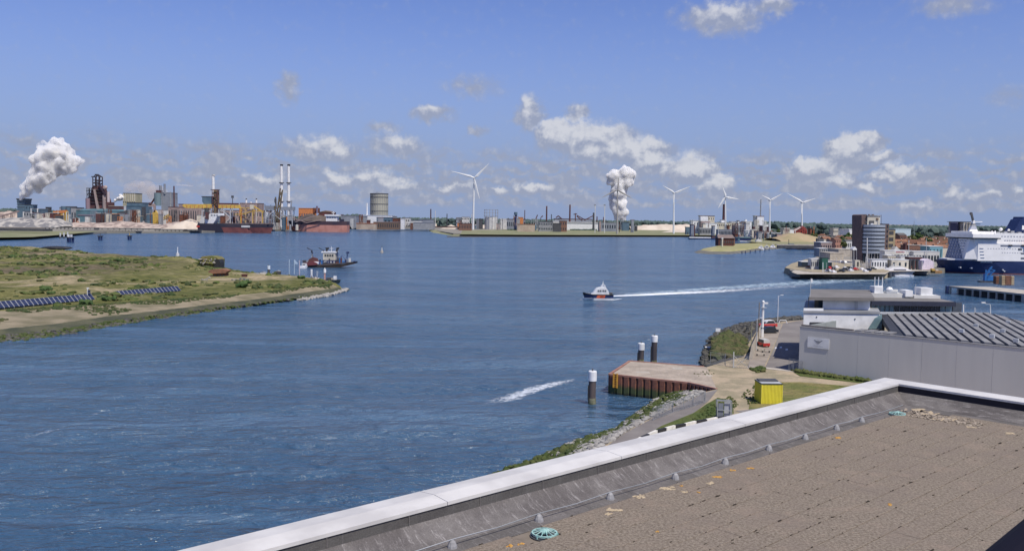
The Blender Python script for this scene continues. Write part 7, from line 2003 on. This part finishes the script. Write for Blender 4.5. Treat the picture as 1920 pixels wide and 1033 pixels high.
for i, (x_, y_) in enumerate(((1391,476),(1397.5,475.5),(1406.5,474.5),(1416,473.5),(1425,472),(1434,471),(1442,469.5))):
    t = TW_('mooring_post', 'short dark mooring post in the water before the yachts', 'post', x_, y_, 'dark mooring posts before the yachts'); t.cyl('pile', x_, y_-5, y_+1.5, .8, mNavy)
for i, (x_, y_) in enumerate(((1426,468.5),(1436.5,467.5),(1448,466.5))):
    t = TW_('yacht', ['white motor yacht, leftmost of three on the islet jetty','greyish motor yacht between two white ones at the islet jetty','white motor yacht nearest the naval ships'][i], 'boat', x_, y_)
    mm_ = mWhite2 if i == 1 else mHullW
    t.hull('hull', x_-6, x_+6, y_-3, y_, 4.5, mm_); t.poly('cabin', [(x_-4,y_-3),(x_-1.5,y_-6.5),(x_+3,y_-7),(x_+5,y_-3)], 3, mm_, dy=-1.5); t.box('window', x_-1, x_+3, y_-5.4, y_-4.2, .1, mGlass, dy=-1.65); t.bars('mast', [(x_+1,y_-7,x_+1,y_-11)], .3, mLight)
t = TW_('floating_pontoon', 'grey floating pontoon linking islet and yachts', 'jetty', 1430, 466, z=.4); t.box('deck', 1408, 1456, 464.2, 465.4, 3, mConc)
# naval ships at the inner quay
for i, (x0, x1, y1, hgt) in enumerate(((1472,1502,467.5,6),(1502,1530,468.5,6))):
    t = TW_('tug_boat', ['dark navy tug with a round grey fender at the inner quay','long dark navy barge right of the tug'][i], 'boat', x0, y1)
    t.hull('hull', x0, x1, y1-5.5, y1, 8, mNavy)
    if i == 0: t.box('wheelhouse', 1478, 1488, y1-10.5, y1-5.5, 4, mSlate, dy=-2); t.bars('mast', [(1479,y1-10,1479,449)], .6, mDark); t.lump('fender', 1497, 462, 5, 4, mConc, dep=2.5, dy=-4)
    else: t.box('cabin', 1504, 1514, y1-8, y1-5.5, 4, mNavy, dy=-2)
t = TW_('quay', 'dark quay wall with fender piles behind the tug', 'quay', 1490, 466, z=3.0); t.box('edge', 1456, 1533, 458.5, 460.5, 4, mConcL); t.box('wall', 1458, 1533, 460.6, 466.3, 3, mDark)
t = T('dark_post', 'thick dark square pillar at the corner of the inner quay', 'post', 1533, 900); t.box('pillar', 1531.5, 1535.5, 447, pyg(1533,900), 4, mDark)
t = TW_('signal_pole', 'dark short pillar standing in the green field', 'post', 1476, 451, z=3); t.box('pillar', 1474.8, 1477.2, 444.5, 451.5, 2, mDark)

# ------------------------------------------------------------ apartment tower and neighbours
t = T('apartment_tower', 'tall brick and glass apartment tower with rounded glass front', 'tower', 1636, 590); Y0 = 590; yb = pyg(1636, Y0)
mTB = M('tower_side_brick', (.17,.12,.115), (.13,.10,.095), .5, .9)
t.poly('brick_wall', [(1619,yb),(1619,403.5),(1622,402),(1628,403),(1628,yb)], 17, mTB, dy=3)
t.box('upper_wall', 1628.3, 1653, 405.5, 422, 16, mCream, dy=2); t.box('upper_roof', 1628, 1654, 403.8, 405.2, 17, mGrey, dy=1.6)
for x_ in (1622,1629,1636,1643): t.box('roof_unit', x_, x_+3, 402, 403.7, 2, mBrick2, dy=6)
t.box('opening', 1632, 1641, 414, 419, .4, mDark, dy=1.5); t.box('opening', 1623, 1628, 415, 418.5, .4, mDark, dy=1.5); t.box('white_panel', 1634, 1639, 419, 422.5, .4, mWhite, dy=1.2); t.box('opening', 1645, 1649, 409, 413, .4, mBrick2, dy=1.5)
t.bars('mast', [(1652.3,421,1652.3,403)], .4, mDark)
# curved glass front by floors
cx = t.w(1641,450); W2 = t.m(20); 
for k in range(8):
    z1 = t.w(1641, 421.5+k*7.0).z; z0 = t.w(1641, 421.5+k*7.0+4.6).z; z2 = t.w(1641, 421.5+(k+1)*7.0).z
    def arc(r_, y0): return [(cx.x-W2*1.03+ W2*2*i/10, y0 - math.sin(math.pi*(.12+.76*i/10))*r_) for i in range(11)]
    P1 = arc(6.5, 3.5) + [(cx.x+W2*.97, 9), (cx.x-W2*1.03, 9)]
    t.out('floor_band', MB().prism(P1, z0, z1), M('blue_grey_glass_band', (.30,.34,.40), (.24,.28,.34), .1, .3))
    P2 = arc(5.6, 3.7) + [(cx.x+W2*.96, 9), (cx.x-W2*1.02, 9)]
    if k < 7: t.out('window_band', MB().prism(P2, z2+.02, z0-.02), mGlass)
for x_ in (1622.5,1627,1632,1638,1643.5,1649,1655): t.box('column', x_, x_+1.2, 475.4, yb, .8, mWhite2, dy=-1.5)
t.box('ground_floor', 1620, 1658, 475.8, yb, 8, mGlass, dy=1.2)
for k in range(8): t.box('window', 1621, 1626.5, 424+k*7.2, 427.5+k*7.2, .2, mGlass, dy=2.8)
t = block('apartment_block', 'dark narrow block with tall window strips right of the tower', 'building', 1656, 1667, 420.5, 600, 14, mTB, mDark, (2,8,.4,.5))
t = block('apartment_block', 'yellowish brick flats with dark balconies beside the dark block', 'building', 1664, 1679, 431.5, 625, 16, M('yellow_brick', (.42,.35,.22), (.34,.28,.18), .5, .9), mDark, (1,5,.55,.55), mDark)
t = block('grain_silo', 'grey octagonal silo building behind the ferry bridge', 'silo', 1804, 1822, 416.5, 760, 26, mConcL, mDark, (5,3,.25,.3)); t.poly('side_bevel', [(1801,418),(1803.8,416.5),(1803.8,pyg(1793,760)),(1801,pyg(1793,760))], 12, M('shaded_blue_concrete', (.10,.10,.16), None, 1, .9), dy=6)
for k in range(3): t.box('fin', 1805+k*5, 1807+k*5, 417.5, 432, .6, mGrey, dy=-.8)
# quay side low buildings in front of the tower
rows = [
 ('terminal','long white terminal canopy with a red sign','building',1658,1712,470.5,560,8,mWhite2,mWhite,(9,1,.6,.4)),
 ('terminal','long white terminal canopy reaching to the ferry bow','building',1712,1762,472,556,8,mWhite2,mWhite,(9,1,.6,.4)),
 ('warehouse','light blue warehouse beside the ferry bridge','building',1742,1768,462.5,600,14,M('sky_blue_cladding', (.18,.38,.47), (.14,.32,.40), .2, .6),mWhite,(4,1,.2,.6)),
 ('warehouse','brick warehouse with pale zigzag gables','building',1703,1741,460.5,640,14,mBrick,mConc,(12,1,.3,.4)),
 ('warehouse','cream shed below the terminal canopy','building',1671,1704,487.5,512,9,mCream,mWhite,(3,1,.3,.4)),
 ('warehouse','white and blue shed right below the apartment tower','building',1634,1664,487,515,8,mWhite,mLight,(6,1,.4,.4)),
 ('shop','white shop with small openings right of the tower foot','building',1664,1680,479.5,540,8,mCream,mWhite,(4,1,.5,.5)),
 ('shop','low white cabin with flat blue roof on the quay','building',1688,1700,480.5,538,6,mWhite,mLight,(3,1,.5,.4)),
 ('shop','brown fish hall bay beside the ferry bow','building',1704,1730,482,530,6,mPlum,mWhite2,(6,1,.5,.5)),
 ('harbour_shed','long low marina shed with white edge and dark glass','building',1503,1560,491.5,525,7,mGlass,mWhite,None),
 ('harbour_shed','dark green container shed at the marina','building',1541,1553,483.5,500,5,M('dark_green_cladding', (.02,.11,.08), None, 1, .6),mDark,None),
 ('harbour_shed','white sided shed left of the green one','building',1521,1538,486,505,6,mWhite2,mWhite,(5,1,.4,.4)),
 ('harbour_shed','dark stone depot with pale roof at the inner harbour','building',1536,1552,466,700,12,mGrey,mWhite,(4,2,.4,.3)),
 ('harbour_shed','low white roofed depot beside the inner quay','building',1539,1560,455,840,20,mPipe,mWhite,(5,1,.4,.3)),
 ('harbour_shed','large dull white yard hall left of the tower','building',1572,1598,468,720,26,mConcL,mConcL,None),
 ('harbour_shed','second dull white yard hall nearer the marina','building',1556,1582,475,640,22,mConcL,mConcL,None),
 ('house','pink walled house with orange roof left of the tower','house',1556,1566,449.5,950,12,mPipe,mTile,(3,2,.4,.4)),
 ('house','salmon walled long house below the dark trees','house',1566,1578,449,930,14,M('salmon_render', (.45,.24,.18), None, 1, .9),mTile,(4,2,.4,.4)),
 ('house','white gable house close to the left of the tower','house',1586,1600,452,880,10,mWhite2,mTileG,(4,1,.4,.4)),
]
for nm, lab, ct, x0, x1, yt, Y_, dp_, mw, mr, wn in rows: block(nm, lab, ct, x0, x1, yt, Y_, dp_, mw, mr, wn, roof='gablex' if nm == 'house' else 'flat', rh=2.5)
t = T('tent', 'white peaked tent roof at the left foot of the tower', 'tent', 1603, 570); t.poly('canopy', [(1599,467),(1603,462.5),(1607,467),(1606.5,469),(1599.5,469)], 5, mWhite); t.bars('pole', [(1600,469,1600,pyg(1600,570)),(1606,469,1606,pyg(1606,570))], .5, mGrey, dep=4)
t = T('terminal_sign', 'red lettered strip on the terminal canopy roof', 'sign', 1686, 559); t.box('board', 1677, 1697, 470.8, 474.2, .3, mWhite, dy=-.6)
for k in range(8): t.box('letter', 1679+k*2.1, 1680.3+k*2.1, 471.5, 473.6, .1, mRed, dy=-.75)
t = T('tent', 'pointed white gable roof above the terminal canopy', 'tent', 1681, 600); t.poly('canopy', [(1675,470),(1681,462),(1689,470)], 6, mWhite2)
t = T('watch_tower', 'dark narrow tapered tower behind the terminal', 'tower', 1699, 640); t.poly('shaft', [(1696,pyg(1698,640)),(1697.5,457),(1701,455),(1702,pyg(1698,640))], 4, mPlum)
t = T('flower_tent', 'bright white and pink pavilion tent just left of the ferry bow', 'tent', 1740, 515); yb = pyg(1740,515); t.poly('canopy', [(1728,yb-1),(1733,489),(1742,485.5),(1750,490),(1752,yb-1)], 8, M('pinkish_white_tent', (.75,.66,.74), None, 1, .6)); t.bars('pole', [(1729,yb,1729,490),(1751,yb,1751,490)], .5, mWhite)
for i, x_ in enumerate((1709,1716,1723)):
    t = T('arch_sculpture', 'dark curved fender stack by the terminal, left of the pink tent', 'fender', x_, 518, 'dark fenders by the pink tent'); yb = pyg(x_,518); t.poly('curve', [(x_-3,yb),(x_-2.5,488),(x_,485.5),(x_+2.5,487),(x_+1,489),(x_-.5,489),(x_-1,yb)], 2, mDark)
t = T('harbour_launch', 'yellow and orange launch tied under the ferry bow', 'boat', 1751, 512, z=0.0); t.hull('hull', 1744, 1764, 507.5, 511.5, 4, M('orange_brown_hull', (.4,.22,.08), None, 1, .6)); t.box('cabin', 1746, 1751, 503.5, 507.5, 2.5, mYellow, dy=-1.2); t.box('deck_box', 1753, 1758, 505.5, 507.5, 2, mCream, dy=-1)
t = TW_('quay', 'dark brown quay wall left of the ferry', 'quay', 1710, 500.6, z=2.9); t.box('edge', 1672, 1764, 500.6, 502, 4, mPipe, dy=0); t.box('wall', 1672, 1764, 502.1, 509.5, 3, M('dark_brown_quay2', (.10,.06,.06), None, 1, .9), dy=.1)
# motor yacht
t = TW_('motor_yacht', 'big white motor yacht moored at the breakwater end', 'boat', 1716, 517)
t.hull('hull', 1713, 1664, 510.5, 517, 8, mHullW, sheer=.6); t.poly('upper_deck', [(1661,506),(1666,502.5),(1690,500.5),(1702,505),(1711,508.5),(1711,510.4),(1664,510.4)], 5.5, mHullW, dy=-2.7)
t.poly('flybridge', [(1668,502.4),(1672,499.5),(1686,498.5),(1692,501)], 4, mWhite2, dy=-2); t.box('window', 1672, 1695, 504.5, 506, .1, mGlass, dy=-2.85); t.bars('radar_arch', [(1674,499.5,1676,496),(1676,496,1681,496)], .5, mWhite, dep=2)
t = TW_('motor_boat', 'low white launch lying in front of the big motor yacht', 'boat', 1714, 519); t.hull('hull', 1714, 1676, 515.8, 519, 4, mHullW); t.box('cockpit', 1684, 1698, 514.8, 515.8, 2, mWhite2, dy=-1)
# breakwater
def bw():
    pts = [(1469,512),(1482,503),(1510,494),(1560,500),(1600,505),(1668,505),(1671,516),(1664,521.5),(1600,523),(1560,523),(1520,521),(1497,517.5),(1480,515)]
    return island('breakwater', pts, -.5, 3.25, M('sandy_stone_breakwater', (.36,.31,.22), (.27,.235,.165), .3, .95, bump=.5), None, 'sandy stone breakwater of the marina', .975)
bw()
t = TW_('quay_toe', 'dark wet toe of the marina breakwater', 'quay', 1560, 523.5, z=0); t.box('toe', 1486, 1664, 521.0, 524.0, .5, mRockD, dy=2.5)
t = TW_('breakwater_post', 'slim white light post with dark fender on the breakwater', 'light post', 1543, 520, z=.5); t.bars('post', [(1543,521,1543,492)], .6, mWhite); t.box('fender', 1539.5, 1545.5, 515, 523, .8, mDark, dy=-1)
t = TW_('breakwater_fender', 'dark corner fender at the right end of the breakwater', 'fender', 1668, 521, z=0); t.cyl('post', 1668, 511, 522, 3.4, mDark)
t = T('flagpole', 'tall white mast rising before the apartment tower', 'mast', 1626, 505); t.bars('pole', [(1626,pyg(1626,505),1626,446)], .9, mWhite2)
t = T('fountain', 'cluster of slim pale columns left of the motor yacht', 'sculpture', 1622, 505); yb = pyg(1622,505)
for k in range(7): t.cyl('column', 1615+k*2.7, 489+(k % 3)*1.5, yb, .8, mConcL)
t = T('gatehouse', 'small tan kiosk with arched opening at the marina', 'kiosk', 1608, 508); t.box('wall', 1603, 1613, 488, pyg(1608,508), 4, mCream); t.cyl('opening', 1608.5, 491, 499, 2.4, mDark, dy=.5)
# boats and dinghies ashore, parked cars on the marina quay
rr = random.Random(17)
names = ['small white dinghy on the marina quay among the parked cars']
for k in range(38):
    x_ = rr.uniform(1545, 1640); y_ = rr.uniform(492, 512) - (0 if x_ > 1570 else 1)
    p = G(x_, y_, 3.3)
    if k % 3 == 0:
        t = TW_('dinghy', 'small white sailing dinghy with a mast ashore on the marina quay', 'boat', x_, y_, 'dinghies on the marina quay', z=3.3); t.hull('hull', x_-5, x_+5, y_-2.4, y_, 2.4, mHullW); t.box('cabin', x_-2, x_+2.5, y_-4.2, y_-2.4, 1.5, mHullW, dy=-.7); t.bars('mast', [(x_, y_-2, x_+.2, y_-13-(k % 4)*2)], .3, mLight)
    else:
        cn_ = rr.randrange(6); c_ = [mWhite, mDark, mRedCar, mLight, mBlkCar, mNavy][cn_]
        car('parked_car', ['white','dark grey','red','silver','black','navy'][cn_] + ' car parked on the marina quay', x_, y_, rr.uniform(0, 3.1), c_, z=3.3, group='cars parked on the marina quay', detail=False)
t = TW_('play_shelter', 'red and dark seating shelter on the breakwater', 'shelter', 1520, 504, z=3.3); t.poly('roof', [(1510,500.5),(1518,497.5),(1530,498.5),(1532,501)], 3, mRust, dy=-1); t.box('wall', 1512, 1530, 501, 504, 2, mWhite2)
t = TW_('boat_rack', 'dark curved wreck frame lying on the breakwater', 'frame', 1566, 508, z=3.3); t.bars('rib', [(1559,506,1563,503),(1563,503,1568,504),(1568,504,1566,508),(1575,507,1590,507.5),(1575,505,1590,506)], .7, mDark, dep=2)
t = TW_('white_wall', 'low white wall block on the right part of the breakwater', 'wall', 1605, 504, z=3.3); t.box('panel', 1592, 1616, 501.5, 504.5, 1, mWhite); t.box('dark_base', 1590, 1632, 504.6, 505.6, 1, mDark, dy=-.2)

# ------------------------------------------------------------ town houses (one of each kind, then copies)
def mk_house(kind):
    w_, d_, h_, rf = [(9,8,5.5,3.6),(11,9,6,3.2),(14,9,8.5,3.5),(8,8,5.5,4.2),(20,10,6.5,3.6),(10,9,9,2.8)][kind]
    mw = [mBrick, M('pinkish_render', (.42,.32,.27), None, 1, .9), mBrick2, mWhite2, mBrick, mCream][kind]
    mr = [mTile, mTileG, mTile, mTileG, M('brown_roof_tile', (.17,.10,.07), (.13,.08,.06), 1, .85), mTile][kind]
    e = empty('town_house', 'x', 'house', (0,0,-50), 0, 'houses of the harbour town')
    obj('wall', MB().box(-w_/2, w_/2, -d_/2, d_/2, 0, h_), mw, e)
    if kind in (3, 5): mb = MB().xz([(-w_/2-.3,h_+.01),(w_/2+.3,h_+.01),(0,h_+rf)], -d_/2-.3, d_/2+.3)
    else: mb = MB().add([(-w_/2-.3,-d_/2-.3,h_+.01),(w_/2+.3,-d_/2-.3,h_+.01),(w_/2+.3,d_/2+.3,h_+.01),(-w_/2-.3,d_/2+.3,h_+.01),(-w_/2,0,h_+rf),(w_/2,0,h_+rf)], [(0,3,2,1),(0,1,5,4),(2,3,4,5),(0,4,3),(1,2,5)])
    obj('roof', mb, mr, e)
    obj('chimney', MB().box(w_*.2, w_*.2+.8, -.4, .4, h_+rf*.5, h_+rf+.9), mw, e)
    nx = max(2, int(w_/3)); nz = max(2, int(h_/2.8))
    for i in range(nx):
        for j in range(nz):
            x_ = -w_/2 + w_*(i+.5)/nx; z_ = h_*(j+.55)/nz
            obj('window', MB().box(x_-.65, x_+.65, -d_/2-.06, -d_/2-.005, z_-.7, z_+.7), mWhite2 if (i+j) % 2 else mGlass, e)
    return e
KL = ['red brick house with an orange tiled roof','pinkish rendered house with a grey roof','tall brown brick house with orange roof','small white gabled house with grey roof','long red brick terrace with a brown roof','cream gabled house with orange roof']
protoh = [mk_house(k) for k in range(6)]; usedh = [False]*6; ptr = {}
bpy.context.view_layer.update()
def place_house(k, x_, y_, Y_, rz, where):
    p = D(x_, 500, Y_); loc = (p.x, Y_, 3.0)
    lab = KL[k] + ' ' + where
    if not usedh[k]:
        o = protoh[k]; usedh[k] = True; o.location = loc; o.rotation_euler = (0,0,rz); o['label'] = lab; ptr[k] = list(o.children); o['group'] = 'houses ' + where
    else: dup(protoh[k], loc, rz, lab, group='houses ' + where, _k=ptr[k])
rr = random.Random(23)
# rows behind the terminal: depths from front to back
for row, (Y_, x0, x1, st, rz, wh) in enumerate(((690,1682,1768,8.5,.06,'in the front town row behind the terminal'),(760,1680,1772,8.0,-.1,'in the second town row behind the terminal'),(860,1678,1776,7.2,.2,'in the third town row behind the terminal'),(980,1676,1792,7.0,-.15,'in the fourth town row behind the terminal'),(1120,1560,1606,7.5,.3,'in the far town left of the tower'),(1000,1546,1604,9.0,.1,'among trees left of the tower'),(1250,1540,1610,8,.1,'at the town back left of the tower'),(1250,1690,1800,8,.1,'at the town back right of the tower'))):
    x_ = x0
    while x_ < x1:
        place_house(rr.choice([0,0,1,2,3,4,5] if row < 4 else [1,3,4,5,0]), x_, 0, Y_ + rr.uniform(-14,14), rz + rr.choice([0,0,math.pi/2])+rr.uniform(-.1,.1), wh)
        x_ += st*rr.uniform(.8,1.5)*(1 if row < 4 else 1.3)
for k in range(6):
    if not usedh[k]: place_house(k, 1690+k*6, 0, 1150, 0, 'at the town back right of the tower')
rows = [('hall','long pale blue white hall roof on the skyline right of the tower','hall',1678,1708,429.5,1500,30,M('pale_blue_roof', (.50,.62,.68), None, 1, .6),M('pale_blue_roof2', (.5,.62,.68), None, 1, .6)),
 ('hall','long white roofed hall on the skyline left of the tower','hall',1592,1607,430,1400,40,mWhite,mWhite),
 ('hall','grey roofed hall left of the white roofed one','hall',1570,1592,431,1450,40,mFarG,mFarG),
 ('flats','cream block of flats among trees left of the tower','flats',1562,1572,428.5,1300,14,mCream,mWhite2),
 ('church','dark slate roofed church like hall in the town','church',1686,1700,441,1000,16,mBrick,mTileG)]
for nm, lab, ct, x0, x1, yt, Y_, dp_, mw, mr in rows: block(nm, lab, ct, x0, x1, yt, Y_, dp_, mw, mr, (5,2,.4,.35) if nm in ('flats','church') else None, roof='gablex' if nm in ('church',) else 'flat', rh=4)
t = T('radio_mast', 'very thin radio mast on the skyline right of the tower', 'mast', 1714, 1300); t.bars('mast', [(1714,pyg(1714,1300),1714,414)], .35, mFarG)
for i, (x_, yt) in enumerate(((1737,447),(1704,450))):
    t = T('street_lamp', ['slim street mast before the light blue warehouse','slim street mast before the brick warehouse'][i], 'mast', x_, 555); t.bars('post', [(x_,pyg(x_,555),x_,yt)], .45, mLight)

# trees in the town and by the works: trunk and crown
def mk_tree(k):
    r_ = random.Random(k+60)
    e = empty('tree', 'x', 'tree', (0,0,-50), 0, 'x')
    h = 9 + k*1.5
    mb = MB().tube((0,0,0),(0,0,h*.45),.35,.22,6)
    for q in range(4): a = q*1.6; mb.tube((0,0,h*.3),(math.cos(a)*h*.22,math.sin(a)*h*.22,h*.6),.16,.06,5)
    obj('trunk', mb, mTrunk, e)
    mb = MB()
    for q in range(60):
        a = r_.uniform(0,6.28); e_ = r_.uniform(-1,1); rad = h*.34*r_.uniform(.4,1); c_ = math.sqrt(1-e_*e_)
        mb.lump((math.cos(a)*c_*rad, math.sin(a)*c_*rad, h*.62+e_*h*.32*r_.uniform(.5,1)), (h*.09,h*.09,h*.07), q+k*100, 1, .5)
    obj('crown', mb, [mLeaf, mLeafD, mBush][k % 3], e)
    return e
prt = [mk_tree(k) for k in range(4)]; bpy.context.view_layer.update(); pk = [list(p.children) for p in prt]; used = [False]*4
spots = [(1561,1000),(1580,960),(1583,955),(1577,950),(1548,1150),(1555,1180),(1566,1150),(1590,1100),(1597,1080),(1540,1250),(1529,1300),(1523,1320),(1512,1350),(1600,900),(1583,880),(1686,1050),(1693,1060),(1700,1080),(1710,1100),(1722,1150),(1731,1150),(1745,1200),(1757,1180),(1770,900),(1773,880),(1680,1080),(1450,1700),(1460,1750),(1474,1750),(1485,1800),(1464,1600),(1446,1620),(1790,1200),(1780,1150),(1715,940),(1740,930),(1765,1000)]
rr = random.Random(3)
for i, (x_, Y_) in enumerate(spots):
    k = i % 4; p = D(x_, 450, Y_); loc = (p.x, Y_, 3.0)
    wh = 'green tree among the houses left of the tower' if 1505 < x_ < 1606 else ('green tree among the houses right of the tower' if x_ > 1606 else 'green tree behind the harbour field')
    gr = wh.replace('green tree', 'trees')
    if not used[k]:
        used[k] = True; prt[k].location = loc; prt[k]['label'] = wh; prt[k]['group'] = gr
    else: dup(prt[k], loc, rr.uniform(0,6), wh, rr.uniform(.8,1.3), gr, pk[k])
